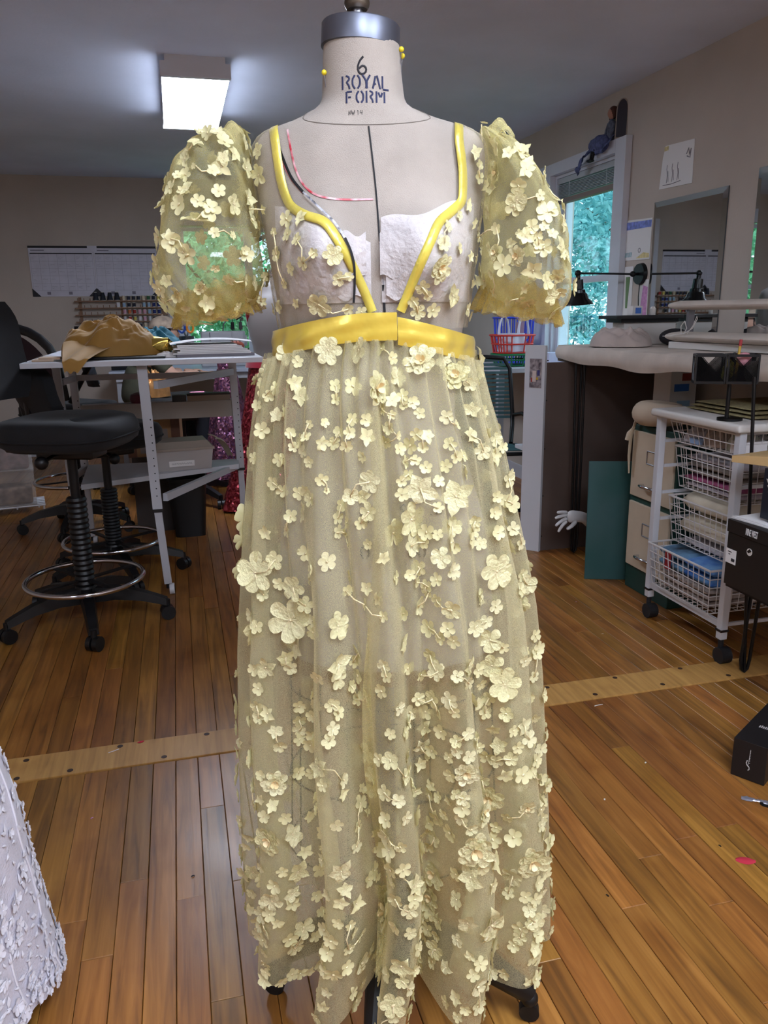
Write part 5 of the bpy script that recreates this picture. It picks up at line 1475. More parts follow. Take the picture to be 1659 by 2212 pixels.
MB().cyl((.12, -.068, .22), (.12, -.085, .22), .022, n=20).build('stitch_dial', M_OFFW, sm)
MB().cyl((-.115, -.061, .22), (-.115, -.064, .29), .003, n=6).build('thread_slot', M_BLACKP, sm)
MB().tube([(.0, -.03, .30), (.01, -.03, .36), (.06, -.03, .42), (.12, -.03, .44)], .006, 8).build('gooseneck', M_STEEL, sm)
MB().cyl((.12, -.03, .45), (.145, -.03, .40), .013, .026, n=16).build('lamp_shade', M_BLACKP, sm)
for k, x in enumerate((.09, .16)):
    MB().cyl((x, .03, .30), (x, .03, .40), .004, n=8).cyl((x, .03, .31), (x, .03, .375), .017, .014, n=14).build('thread_cone', mat('dark_thread', ((40, 36, 40), (90, 80, 84))[k], .7), sm)
# person seated at the sewing table, back towards the cutting table
M_SKIN = mat('skin', (206, 160, 138), .55)
M_TOP = mat('olive_top', (74, 74, 58), .85, var=.12, vscale=14)
M_HAIR = mat('dark_hair', (34, 26, 24), .6, var=.3, vscale=60, stretch=(1, 1, .2))
M_CAPC = mat('tan_cap_cloth', (172, 152, 132), .85, col2=(132, 116, 104), vscale=24)
M_TROU = mat('dark_trousers', (34, 34, 42), .85)


def skin_body(name, verts, edges, radii, material, parent, sub=2):
    me = bpy.data.meshes.new(name)
    me.from_pydata(verts, edges, [])
    o = bpy.data.objects.new(name, me)
    COL.objects.link(o)
    o.parent = parent
    sk = o.modifiers.new('skin', 'SKIN')
    o.modifiers.new('sub', 'SUBSURF').levels = sub
    o.modifiers['sub'].render_levels = sub
    sk.use_smooth_shade = True
    for i, r in enumerate(radii):
        o.data.skin_vertices[0].data[i].radius = r if isinstance(r, tuple) else (r, r)
    o.data.skin_vertices[0].data[0].use_root = True
    me.materials.append(material)
    return o


pe = thing('person', 'person in a tan cap and olive top bent over the sewing table', 'person', (-.30, 6.12, 0), radians(20))
bv = [(0, 0, .56), (.03, 0, .72), (.08, 0, .88), (.12, 0, .98), (.15, 0, 1.04), (.18, 0, 1.09),
      (.10, .17, .945), (.20, .24, .80), (.42, .17, .82), (.10, -.17, .945), (.20, -.24, .80), (.42, -.17, .82),
      (.12, .09, .55), (.44, .11, .53), (.46, .11, .10), (.12, -.09, .55), (.44, -.11, .53), (.46, -.11, .10), (.57, .12, .06), (.57, -.12, .06)]
be = [(0, 1), (1, 2), (2, 3), (3, 4), (4, 5), (3, 6), (6, 7), (7, 8), (3, 9), (9, 10), (10, 11), (0, 12), (12, 13), (13, 14), (0, 15), (15, 16), (16, 17), (14, 18), (17, 19)]
br = [(.13, .15), (.12, .14), (.12, .15), (.08, .11), .05, .05, .062, .05, .034, .062, .05, .034, .085, .065, .045, .085, .065, .045, .035, .035]
body = skin_body('body', bv, be, br, M_SKIN, pe)
# clothes: top and trousers a little larger than the body
tv = bv[:4] + [(.10, .17, .945), (.17, .22, .84), (.10, -.17, .945), (.17, -.22, .84)]
skin_body('top', tv, [(0, 1), (1, 2), (2, 3), (3, 4), (4, 5), (3, 6), (6, 7)], [(.145, .165), (.135, .155), (.135, .165), (.09, .12), .072, .062, .072, .062], M_TOP, pe)
skin_body('trousers', [bv[0], bv[12], bv[13], (.46, .11, .16), bv[15], bv[16], (.46, -.11, .16)], [(0, 1), (1, 2), (2, 3), (0, 4), (4, 5), (5, 6)], [(.15, .17), .095, .078, .06, .095, .078, .06], M_TROU, pe)
hc = Vector((.235, 0, 1.115))
hd = MB().ball(hc, .098, 24, (1.0, .80, 1.12))
hd.ball(hc + Vector((.098, 0, -.01)), .018, 10, (.9, .7, 1.2)).ball(hc + Vector((.05, 0, -.085)), .045, 12, (1, .9, .7))
for s in (-1, 1):
    hd.ball(hc + Vector((.0, s * .080, -.005)), .022, 10, (.7, .4, 1.1))
head = hd.build('head', M_SKIN, pe)
for s in (-1, 1):
    MB().ball(hc + Vector((.088, s * .033, .018)), .011, 10).build('eye', M_HAIR, head)
MB().ball(hc + Vector((.092, 0, -.052)), .016, 10, (.5, 1.4, .4)).build('mouth', mat('lips', (170, 100, 92), .5), head)
MB().ball(hc + Vector((-.03, 0, .005)), .104, 24, (.86, .92, 1.05)).ball(hc + Vector((-.075, 0, -.055)), .06, 14, (.7, 1.1, 1.2)).build('hair', M_HAIR, pe)
cp = MB()
cp.surf(lambda u, v: (hc.x + .112 * cos(v * pi / 2) * cos(2 * pi * u) - .006, .098 * cos(v * pi / 2) * sin(2 * pi * u), hc.z + .040 + .088 * sin(v * pi / 2)), 32, 10, cu=True)
cap_o = cp.build('cap', M_CAPC, pe)
MB().surf(lambda u, v: (hc.x + .09 + .075 * v * cos((u - .5) * 2.0), (.09 + .01 * v) * sin((u - .5) * 2.2), hc.z + .042 - .018 * v - .02 * (u - .5) ** 2), 14, 5).build('cap_brim', M_CAPC, cap_o, ang=180)
MB().ball((hc.x - .006, 0, hc.z + .130), .008, 8).build('cap_button', M_CAPC, cap_o)
for s in (-1, 1):
    wrist = Vector((.42, s * .17, .82))
    hv = [tuple(wrist), tuple(wrist + Vector((.04, -s * .005, .002))), tuple(wrist + Vector((.085, -s * .008, .003)))]
    he = [(0, 1), (1, 2)]; hr = [.028, (.036, .018), (.038, .014)]
    o = skin_body('hand', hv, he, hr, M_SKIN, pe, 2)
    for k, (dy, l) in enumerate(((-.026, .065), (-.009, .075), (.009, .072), (.025, .055))):
        a = wrist + Vector((.08, -s * .008 + dy, .003))
        skin_body('finger', [tuple(a), tuple(a + Vector((l * .5, 0, .006))), tuple(a + Vector((l * .95, 0, -.008)))], [(0, 1), (1, 2)], [.0085, .008, .0065], M_SKIN, o, 1)
    a = wrist + Vector((.03, -s * .03, 0))
    skin_body('thumb', [tuple(a), tuple(a + Vector((.03, -s * .022, .002))), tuple(a + Vector((.058, -s * .028, -.004)))], [(0, 1), (1, 2)], [.011, .0095, .008], M_SKIN, o, 1)
# things on the swivel chair
M_TANB = mat('shiny_gold_bag', (206, 150, 92), .35, metal=.4, var=.2, vscale=12)
cloth_heap('gold_bag', 'crinkled shiny gold bag lying on the black swivel chair', 'bag', (-.16, 5.36, .738), .10, .10, .17, M_TANB, 11., 9, .9, 48)
tag(MB().cyl((.06, 5.30, .745), (.15, 5.32, .745), .018, n=18).build('fabric_roll', mat('pink_roll', (220, 140, 168), .6)), 'small pink fabric roll on the seat of the swivel chair', 'roll')
tag(MB().surf(lambda u, v: (.10 + .10 * u, 5.20 + .06 * v, .729 + .012 * sin(pi * u)), 10, 6).build('pattern_piece', M_PAPER, ang=180), 'curved white pattern piece on the seat of the swivel chair', 'paper')


def sequin_mat(name, c1, c2):
    m, nt, b = newmat(name)
    N, L = nt.nodes, nt.links
    tc = N.new('ShaderNodeTexCoord'); vo = N.new('ShaderNodeTexVoronoi'); vo.inputs['Scale'].default_value = 85
    L.new(tc.outputs['Object'], vo.inputs['Vector'])
    mx = N.new('ShaderNodeMixRGB'); mx.inputs[1].default_value = rgb(*c1); mx.inputs[2].default_value = rgb(*c2)
    sp = N.new('ShaderNodeSeparateColor'); L.new(vo.outputs['Color'], sp.inputs[0]); L.new(sp.outputs[0], mx.inputs[0]); L.new(mx.outputs[0], b.inputs['Base Color'])
    vm = N.new('ShaderNodeVectorMath'); vm.operation = 'MULTIPLY_ADD'; vm.inputs[1].default_value = (.9, .9, .9)
    ge = N.new('ShaderNodeNewGeometry')
    sb = N.new('ShaderNodeVectorMath'); sb.operation = 'SUBTRACT'; sb.inputs[1].default_value = (.5, .5, .5)
    L.new(vo.outputs['Color'], sb.inputs[0]); L.new(sb.outputs[0], vm.inputs[0]); L.new(ge.outputs['Normal'], vm.inputs[2])
    nn = N.new('ShaderNodeVectorMath'); nn.operation = 'NORMALIZE'; L.new(vm.outputs[0], nn.inputs[0]); L.new(nn.outputs[0], b.inputs['Normal'])
    b.inputs['Metallic'].default_value = .55; b.inputs['Roughness'].default_value = .28
    return m


M_SEQP = sequin_mat('purple_pink_sequins', (96, 62, 104), (176, 112, 132))
M_SEQR = sequin_mat('coral_red_sequins', (120, 28, 42), (180, 70, 76))
M_REDF = mat('crimson_satin', (150, 24, 46), .4, sheen=.3)
sq = thing('sequin_gown', 'pink and purple sequined gown draped over a low stand by the sewing table', 'dress', (.34, 5.98, 0))
MB().surf(lambda u, v: ((.06 + .13 * v ** .8) * cos(2 * pi * u) * (1 + .13 * sin(2 * pi * u * 5)), (.05 + .12 * v ** .8) * sin(2 * pi * u) * (1 + .13 * sin(2 * pi * u * 5)), .86 - .80 * v), 60, 24, cu=True).build('skirt', M_SEQP, sq, ang=180)
MB().lathe([(0, .84), (.06, .85), (.065, .90), (.05, .93), (0, .935)], 20).build('bodice', M_SEQP, sq)
MB().cyl((0, 0, 0), (0, 0, .85), .012, n=10).cyl((0, 0, 0), (0, 0, .015), .10, n=24).build('stand', M_WHITE, sq)
# grey dress form with crimson gown standing behind the yellow gown
df = thing('dress_form', 'grey satin covered dress form behind the yellow gown wearing a red sequin skirt', 'dress form', (.60, 5.12, 0), radians(-15))
M_GREYS = mat('grey_satin', (116, 108, 104), .4, sheen=.2)
gb = [(0, 1.47, .05, .05), (1, 1.40, .055, .055), (2, 1.36, .16, .08), (3, 1.30, .175, .10), (4, 1.18, .165, .13), (5, 1.05, .135, .105), (6, .96, .125, .10), (7, .86, .155, .125)]
m = MB()
vs, fs = [], []
for _, z, a, b_ in gb: vs += [(a * cos(2 * pi * k / 32), b_ * sin(2 * pi * k / 32), z) for k in range(32)]
for j in range(len(gb) - 1): fs += [(j * 32 + k, j * 32 + (k + 1) % 32, (j + 1) * 32 + (k + 1) % 32, (j + 1) * 32 + k) for k in range(32)]
fs.append(tuple(range(32)))
m.add(vs, fs).build('body', M_GREYS, df, ang=180)
MB().lathe([(0, 1.472), (.052, 1.472), (.052, 1.49), (.02, 1.50), (0, 1.52)], 24).build('neck_cap', M_STEEL, df)
MB().cyl((0, 0, .04), (0, 0, .9), .016, n=12).cyl((0, 0, 0), (0, 0, .04), .17, n=28).build('stand', M_IRON, df)
rg = thing('crimson_gown', 'crimson and coral sequined gown skirt hanging from the grey dress form to the floor', 'dress', (.60, 5.12, 0), radians(-15))
MB().surf(lambda u, v: ((.165 + .17 * v) * cos(2 * pi * u) * (1 + .10 * v * sin(2 * pi * u * 9)) - .10 * max(0, v - .6) * (cos(2 * pi * u) < 0), (.135 + .17 * v) * sin(2 * pi * u) * (1 + .10 * v * sin(2 * pi * u * 9)), .94 - .925 * v), 90, 26, cu=True).build('skirt', M_SEQR, rg, ang=180)
MB().surf(lambda u, v: ((.178 + .012 * v) * cos(2 * pi * u), (.145 + .01 * v) * sin(2 * pi * u), .98 - .06 * v), 48, 4, cu=True).build('waistband', M_REDF, rg, ang=180)
for s in (-1, 1):
    MB().surf(lambda u, v: (-.155 + .02 * u, s * -.05 - .04 * sin(pi * v) * s, 1.40 - .20 * v), 4, 12).build('strap', M_REDF, rg, ang=180)
# ------------------------------------------------------------------ calendars and thread rack on the back wall
M_CALP = mat('calendar_paper', (206, 204, 216), .8, var=.03, vscale=10)
M_INKG = mat('grey_print', (130, 126, 140), .8)
M_BLK = mat('black_card', (28, 27, 34), .6)
for k, (x0, lab) in enumerate(((-1.189, 'desk-pad wall calendar with a handwritten month grid on the back wall, far from the window'), (-.652, 'desk-pad wall calendar with a handwritten month grid on the back wall, next to the window'))):
    x1 = x0 + .537
    c = thing('wall_calendar', lab, 'calendar', (x0, Y1, 1.42), 0)
    w, h = .537, .42
    MB().box(0.001, -.006, 0, w - .001, -.0005, h).build('sheet', M_CALP, c, smooth=False)
    MB().box(0, -.009, h - .012, w, -.0004, h + .006).build('binding_strip', M_BLK, c, smooth=False)
    MB().box(.012, -.0072, h - .062, w - .014, -.0061, h - .052).build('week_bar', M_BLK, c, smooth=False)
    for s, p in ((0, 0), (1, w)):
        q = 1 if s == 0 else -1
        MB().prism([(p, -.001), (p + q * .07, -.001), (p, .07)], -.008, -.0062, 'y').build('corner', M_BLK, c, smooth=False)
    g = MB()
    for r in range(6): g.box(.012, -.0068, .05 + r * .062, w - .014, -.0061, .0512 + r * .062)
    for r in range(8): g.box(.012 + r * .073, -.0068, .05, .0132 + r * .073, -.0061, .36)
    stuff(g.build('month_grid', M_INKG, c, smooth=False))
    random.seed(60 + k)
    hw = MB()
    for r in range(5):
        for q in range(7):
            if random.random() < .75:
                for l in range(random.randint(1, 2)):
                    a, z = .02 + q * .073, .085 + r * .062 - l * .014
                    n = random.randint(4, 8)
                    hw.tube([(a + i * .0065, -.0068, z + random.uniform(-.003, .003)) for i in range(n)], .0008, 3)
    stuff(hw.build('handwriting', M_INKG, c))
    MB().box(.02, -.0068, h - .035, .13, -.0061, h - .027).build('month_heading', M_INKG, c, smooth=False)
    for q in (.12, .30): MB().box(q, -.0068, .015, q + .03, -.0061, .04).build('month_thumbnail', M_INKG, c, smooth=False)
tag(MB().box(-.70, Y1 - .014, 1.80, -.62, Y1 - .0095, 1.848).build('paper_tab', M_CALP, smooth=False), 'white paper tab joining the tops of the two calendars', 'paper')
M_RACK = mat('rack_wood', (140, 106, 82), .7, var=.1)
tr = thing('thread_rack', 'wooden thread rack of peg shelves mounted on the back wall below the calendars', 'rack', (-.45, Y1, 1.05))
for r in range(6):
    MB().box(-.40, -.055, .02 + r * .06, .395, -.002, .030 + r * .06).build('shelf', M_RACK, tr, smooth=False)
for x in (-.355, 0., .355): MB().box(x - .012, -.012, 0, x + .012, -.001, .36).build('upright', M_RACK, tr, smooth=False)
for r in range(6):
    pg = MB()
    for q in range(15): pg.cyl((-.37 + q * .053, -.045, .03 + r * .06), (-.37 + q * .053, -.045, .052 + r * .06), .0035, n=6)
    pg.build('pegs', M_RACK, tr)
M_CORE = mat('spool_core', (206, 200, 190), .6)


def spool(x, z, h, r, c, label, grp, cone=False):
    t = thing('thread_spool', label, 'thread spool', (-.45 + x, Y1 - .045, 1.05 + z), 0, grp)
    if cone: MB().lathe([(r, .004), (r * .98, .012), (r * .62, h - .01), (r * .5, h - .006)], 14).build('thread', mat('thread_dye', c, .7), t)
    else: MB().lathe([(r * .86, .005), (r * .92, h * .5), (r * .86, h - .005)], 12).build('thread', mat('thread_dye', c, .7), t)
    MB().lathe([(0, 0), (r, 0), (r, .005), (.005, .005), (.005, h - .005), (r * (.55 if cone else 1), h - .005), (r * (.5 if cone else 1), h), (0, h)], 12).build('core', M_CORE, t)


random.seed(77)
for q, x in enumerate((-.215, -.155, -.095, -.035)):
    spool(x, .33, .075, .024, (24, 28, 40), 'tall black thread cone, %s from the small spools on the rack top' % ('fourth', 'third', 'second', 'first')[q], 'black thread cones', True)
pal = {'dark': (34, 36, 52), 'navy blue': (30, 44, 110), 'pale blue': (150, 180, 206), 'green': (40, 96, 62), 'red': (170, 50, 42), 'pink': (214, 160, 178), 'cream': (206, 188, 160), 'orange': (196, 110, 60), 'white': (214, 212, 216), 'yellow': (210, 190, 90)}
rows = [(5, ['cream', 'dark', 'dark', 'dark', 'cream', 'green', 'dark', 'yellow', 'red']), (4, ['pale blue', 'dark', 'dark', None, 'pale blue', 'pale blue', 'navy blue', 'navy blue', None]),
        (3, ['pink', 'orange', 'red', 'pink', 'pink', 'pale blue', 'navy blue', 'navy blue', None]), (2, ['white', 'red', 'yellow', 'white', 'pink', 'white', 'dark', None, None]), (1, ['cream', 'dark', 'cream', 'dark', 'cream', None, None, None, None])]
for r, l in rows:
    for q, c in enumerate(l):
        if not c: continue
        nb = [n_ for n_ in (l[q - 1] if q else 'the cones' if r == 5 else 'bare pegs', l[q + 1] if q < 8 else 'the rack end') if n_]
        spool(.02 + q * .043, .030 + r * .06 if r < 5 else .33, .042, .015, pal[c], 'small %s thread spool beside %s on the %s rack shelf' % (c, ' and '.join(nb) if not (r == 1 and q == 3) else 'cream spools at the end', ('', 'fifth', 'fourth', 'third', 'second', 'top')[r]), '%s spools on the thread rack' % c)
spool(-.03, .27, .045, .018, (214, 212, 216), 'lone white spool under the black thread cones', 'white spools on the thread rack')
# items on the sewing table end by the rack
tray = thing('tool_tray', 'low black tool tray on the sewing table below the thread rack', 'tray', (-.38, 7.10, .8055))
MB().box(-.16, -.10, 0, .12, .10, .14, bev=.006).build('tray', M_BLACKP, tray)
MB().box(-.12, -.102, .08, -.07, -.1005, .11).build('tray_label', M_PAPER, tray, smooth=False)
# ------------------------------------------------------------------ white lace gown at the left edge
M_LACE = mat('white_lace_ground', (206, 202, 212), .7, sheen=.3, var=.04, vscale=40, bump=.5, bscale=260)
M_LACEM = mat('white_lace_motif', (226, 224, 232), .6, sheen=.2)
lg = thing('lace_gown', 'white lace bridal gown with corded flower motifs standing at the strip of pale wood', 'dress', (-.62, 1.34, 0))
LP = [(1.30, .13, .10), (1.18, .14, .11), (1.02, .115, .095), (.90, .15, .13), (.75, .20, .18), (.55, .255, .23), (.40, .280, .26), (.25, .290, .27), (.12, .305, .285), (.05, .315, .29)]


def lace_pt(a, z):
    p = lerp_tab(LP, z)
    f = 1 + .05 * min(1, max(0, (.9 - z))) * sin(a * 7 + 1.0)
    return (p[0] * f * cos(a), p[1] * f * sin(a), z)


MB().surf(lambda u, v: lace_pt(u * 2 * pi, .9 * (1 - v) + (.052 + .010 * abs(sin(u * 2 * pi * 16))) * v), 192, 40, cu=True).build('skirt', M_LACE, lg, ang=180)
MB().surf(lambda u, v: lace_pt(u * 2 * pi, 1.30 - .40 * v), 48, 20, cu=True).build('bodice', M_LACE, lg, ang=180)
random.seed(12)
lm = MB()
for k in range(1600):
    a = random.uniform(-1.5, 1.3); z = .06 + .85 * random.random() ** 1.7
    p = Vector(lace_pt(a, z)); nrm = Vector((cos(a), sin(a), .1)).normalized()
    M = Matrix.Translation(p + nrm * .002) @ nrm.to_track_quat('Z', 'Y').to_matrix().to_4x4() @ Matrix.Rotation(random.uniform(0, 6.3), 4, 'Z')
    if k % 5 == 0:
        me = FMESH['S'][k % 4]; s = random.uniform(.009, .017); M2 = M @ Matrix.Diagonal((s, s, s, 1))
        o = len(lm.v); lm.v += [tuple(M2 @ q.co) for q in me.vertices]
        for f in me.polygons: lm.f.append(tuple(o + q for q in f.vertices)); lm.mi.append(0)
    else:
        l = random.uniform(.006, .013)
        vs = [M @ Vector(q) for q in ((-l, 0, 0), (0, -l * .38, .001), (l, 0, 0), (0, l * .38, .001), (0, 0, .0045))]
        lm.add(vs, [(0, 1, 4), (1, 2, 4), (2, 3, 4), (3, 0, 4)])
for row in range(7):
    a0 = -1.35 + row * .33
    pts = [Vector(lace_pt(a0 + .02 * sin(z * 30), z)) * 1.004 for z in [.06 + .012 * i for i in range(40)]]
    lm.tube(pts, .0022, 5)
stuff(lm.build('lace_motifs', M_LACEM, lg, ang=180))
MB().cyl((0, 0, .0), (0, 0, 1.0), .014, n=12).cyl((0, 0, 0), (0, 0, .03), .18, n=32).build('stand', M_IRON, lg)
# ------------------------------------------------------------------ right wall: mirrors, drawings, lamp, doll
M_MIRROR = mat('mirror_silver', (236, 240, 240), .015, metal=1.)


def wall_mirror(y0, y1, z0, z1, label):
    t = thing('mirror', label, 'mirror', (X1, (y0 + y1) / 2, z0))
    w, h, d, b = (y1 - y0) / 2, z1 - z0, .012, .028
    f = -d
    MB().add([(f, -w + b, b), (f, w - b, b), (f, w - b, h - b), (f, -w + b, h - b)], [(0, 1, 2, 3)]).build('glass', M_MIRROR, t, smooth=False)
    e = -d + .006
    o = [(e, -w, 0), (e, w, 0), (e, w, h), (e, -w, h)]
    i = [(f, -w + b, b), (f, w - b, b), (f, w - b, h - b), (f, -w + b, h - b)]
    for k in range(4):
        q = (k + 1) % 4
        MB().add([o[k], o[q], i[q], i[k]], [(0, 1, 2, 3)]).build('bevelled_edge', M_MIRROR, t, smooth=False)
    MB().box(e + .0004, -w, 0, -.0006, w, h).build('backing', mat('mirror_back', (70, 76, 80), .5), t, smooth=False)


wall_mirror(3.303, 3.889, 1.095, 1.783, 'tall plain wall mirror with slanted glass edges beside the black lamp')
wall_mirror(2.30, 3.112, 1.095, 1.826, 'wide plain wall mirror with slanted glass edges above the sleeve board')
M_PENB = mat('blue_crayon', (128, 144, 214), .8, var=.15, vscale=60)
M_PENY = mat('yellow_crayon', (222, 206, 150), .8, var=.1, vscale=60)
M_PENC = mat('teal_crayon', (160, 196, 206), .8, var=.1, vscale=60)
M_PENP = mat('pink_crayon', (206, 150, 196), .8, var=.1, vscale=60)
M_GRAPH = mat('graphite', (140, 138, 144), .8)
M_GREEN = mat('green_crayon', (110, 140, 96), .8)


def sheet(label, pts, name='drawing'):
    """paper pinned to the right wall; pts are (y, z) corners"""
    t = thing(name, label, 'drawing', (X1, 0, 0))
    MB().prism(pts, -.004, -.0008, 'x').build('paper', M_PAPER, t, smooth=False)
    return t


def strokes(t, lines, r, material, name='sketch'):
    m = MB()
    for l in lines: m.tube([(-.0045, y, z) for y, z in l], r, 4)
    m.build(name, material, t)


d1 = sheet('pencil drawing of three standing figures pinned high beside the window', [(3.862, 1.842), (3.586, 1.835), (3.591, 2.034), (3.828, 2.045), (3.846, 1.99)])
strokes(d1, [[(3.80 - i * .045, 1.865), (3.795 - i * .045, 1.90), (3.803 - i * .045, 1.93), (3.80 - i * .045, 1.95)] for i in range(3)] + [[(3.785 - i * .045, 1.87), (3.792 - i * .045, 1.92)] for i in range(3)] + [[(3.83, 1.858), (3.76, 1.855), (3.68, 1.86)]], .0018, M_GRAPH)
strokes(d1, [[(3.645, 1.975), (3.63, 2.0), (3.62, 1.97), (3.61, 1.995), (3.615, 1.955), (3.64, 1.965)]], .003, M_GRAPH, 'butterfly_sketch')
MB().box(-.0052, 3.80, 2.02, -.0042, 3.835, 2.04).build('yellow_corner', M_PENY, d1, smooth=False)
d2 = sheet('child drawing with a blue crayon sky taped beside the mirror', [(4.175, 1.51), (3.909, 1.503), (3.904, 1.711), (4.165, 1.722)])
MB().prism([(4.150, 1.67), (3.91, 1.667), (3.908, 1.702), (4.148, 1.710)], -.0052, -.0042, 'x').build('crayon_sky', M_PENB, d2, smooth=False)
MB().prism([(4.04, 1.515), (3.914, 1.512), (3.916, 1.535), (3.97, 1.542)], -.0052, -.0042, 'x').build('crayon_sand', M_PENY, d2, smooth=False)
strokes(d2, [[(4.15 - i * .012, 1.525), (4.145 - i * .012, 1.55)] for i in range(6)], .003, M_PENC)
strokes(d2, [[(4.01 + .012 * cos(a), 1.555 + .012 * sin(a)) for a in (0, 1, 2, 3, 4, 5, 6.2)]], .0018, M_GRAPH, 'face_sketch')
d3 = sheet('pale drawing of a tapering green plant partly behind the lamp cord', [(4.148, 1.195), (4.06, 1.195), (4.06, 1.475), (4.148, 1.475)])
MB().prism([(4.118, 1.25), (4.10, 1.25), (4.085, 1.42), (4.128, 1.42)], -.0052, -.0042, 'x').build('green_shape', M_GREEN, d3, smooth=False)
d4 = sheet('pale pink drawing pinned between the lamp and the mirror', [(3.99, 1.19), (3.90, 1.19), (3.90, 1.40), (3.99, 1.40)])
MB().prism([(3.97, 1.22), (3.905, 1.20), (3.905, 1.36), (3.95, 1.37)], -.0052, -.0042, 'x').build('pink_wash', M_PENP, d4, smooth=False)
# black swing-arm wall lamp
wl = thing('wall_lamp', 'black swing-arm wall lamp with a bell shade between window and mirror', 'lamp', (X1, 3.978, 1.43))
MB().cyl((-.001, 0, 0), (-.022, 0, 0), .058, .054, n=32).build('wall_plate', M_BLACKM, wl)
MB().ball((-.055, 0, .0), .016, 14).cyl((-.02, 0, 0), (-.055, 0, 0), .008, n=10).build('swivel', M_BLACKM, wl)
MB().cyl((-.05, 0, 0), (-.375, 0, .004), .0055, n=10).build('arm', M_BLACKM, wl)
MB().ball((-.382, 0, .004), .017, 14).build('knuckle', M_BLACKM, wl)
MB().lathe([(0, -.012), (.012, -.012), (.012, -.032), (.026, -.036), (.028, -.085), (.036, -.09), (.038, -.105), (.046, -.112), (.052, -.135), (.072, -.155), (.078, -.168), (.076, -.168), (.066, -.152), (.044, -.135), (.03, -.11), (0, -.105)], 32).build('shade', mat('gloss_black_enamel', (14, 14, 16), .22), wl, loc=(-.382, 0, .008), rot=(0, radians(-4), 0))
MB().ball((-.378, 0, -.132), .030, 16).build('bulb', mat('lit_bulb', (255, 255, 250), .4, emit=(240, 246, 255), estr=22.), wl)
MB().tube([(-.012, -.004, -.055), (-.014, -.004, -.12), (-.012, -.008, -.2), (-.012, -.008, -.235)], .003, 6).build('cord', M_BLACKM, wl)
# doll sitting on the window head, with a framed plaque leaning behind
M_DENIM = mat('doll_blue_cloth', (84, 92, 134), .85, var=.2, vscale=60)
M_DENIM2 = mat('doll_grey_cloth', (92, 98, 116), .85, var=.2, vscale=60)
dl = thing('doll', 'small cloth doll in a blue dress sitting on top of the window frame', 'doll', (X1 - .022, 4.345, 2.1605))
MB().lathe([(.018, .0), (.030, .01), (.028, .06), (.024, .10), (.012, .118), (0, .12)], 16, sx=.8).build('torso', M_DENIM2, dl)
MB().ball((0, 0, .148), .028, 16, (.92, .9, 1.08)).build('head', mat('doll_face', (176, 128, 108), .6), dl)
MB().ball((.007, -.002, .153), .031, 16, (.9, .98, 1.1)).ball((.004, .012, .13), .018, 10, (.8, .8, 1.4)).build('hair', mat('doll_hair', (78, 44, 32), .7), dl)
MB().surf(lambda u, v: (.012 - .075 * v + .008 * sin(u * 9), -.055 + .20 * u + .09 * v * u, .030 - .03 * v ** 2 - .075 * max(0, v - .35) * (.7 + .3 * sin(u * 7)) - .02 * u + .006 * sin(u * 14)), 30, 14).surf(lambda u, v: (-.05 + .02 * v - .018 * sin(pi * u), .19 + .03 * u + .11 * v, -.03 - .05 * u - .045 * v + .01 * sin(u * 6)), 14, 12).ball((-.022, .085, .0), .06, 16, (.75, 1.75, .85)).jit(.012, 30).build('skirt', M_DENIM, dl, ang=180)
for s in (-1, 1):
    MB().tube([(-.002, s * .026, .10), (-.008, s * .040, .065), (-.020, s * .034, .030)], [.010, .009, .007], 8).build('arm', M_DENIM2, dl)
for y in (.07, .095):
    MB().tube([(-.01, y - .06, .008), (-.055, y, -.01), (-.060, y + .02, -.075)], [.010, .009, .007], 8).build('leg', M_BLACKF, dl)
    MB().ball((-.064, y + .025, -.082), .013, 10, (1.5, .8, .7)).build('shoe', M_BLACKP, dl)
pq = thing('plaque', 'dark arched plaque with a pale edge leaning behind the doll', 'plaque', (X1 - .021, 4.240, 2.1605))
arc = [(-.035, 0), (.035, 0), (.035, .15)] + [(.035 * cos(a), .15 + .055 * sin(a)) for a in (.4, .8, 1.2, 1.57, 1.94, 2.34, 2.74)] + [(-.035, .15)]
MB().prism(arc, -.004, .004, 'x').build('edge', mat('pale_wood_edge', (150, 138, 126), .7), pq, smooth=False)
MB().prism([(a * .8, .006 + b_ * .94) for a, b_ in arc], -.0062, -.0041, 'x').build('face', mat('dark_face', (46, 42, 52), .6), pq, smooth=False)
pq.rotation_euler = (0, radians(3), radians(38))
# ------------------------------------------------------------------ ironing table along the right wall
M_PAD = mat('cream_table_pad', (204, 192, 180), .9, var=.06, vscale=7, bump=.2, bscale=300)
it = thing('ironing_table', 'padded ironing table under a cream cloth on black hairpin legs along the mirrors', 'table')
IZ = 1.072
MB().box(1.915, 2.06, 1.03, 2.46, 3.76, 1.062).build('board', mat('plywood', (150, 118, 84), .7), it, smooth=False)


def drape(u, v):
    y = 2.03 + 1.76 * u
    # v: 0 at wall edge of top, .6 front edge, 1 bottom of front drop
    if v < .6:
        x = 2.465 - (2.465 - 1.905) * v / .6
        z = IZ + .0015 * sin(y * 23 + x * 9)
    else:
        w = (v - .6) / .4
        dr = .072 + .010 * sin(y * 4.1 + 1) + .007 * sin(y * 11)
        x = 1.905 - .012 * sin(w * pi) - .006 * sin(y * 17) * w
        z = IZ - .004 - dr * w
    return (x, y, z)


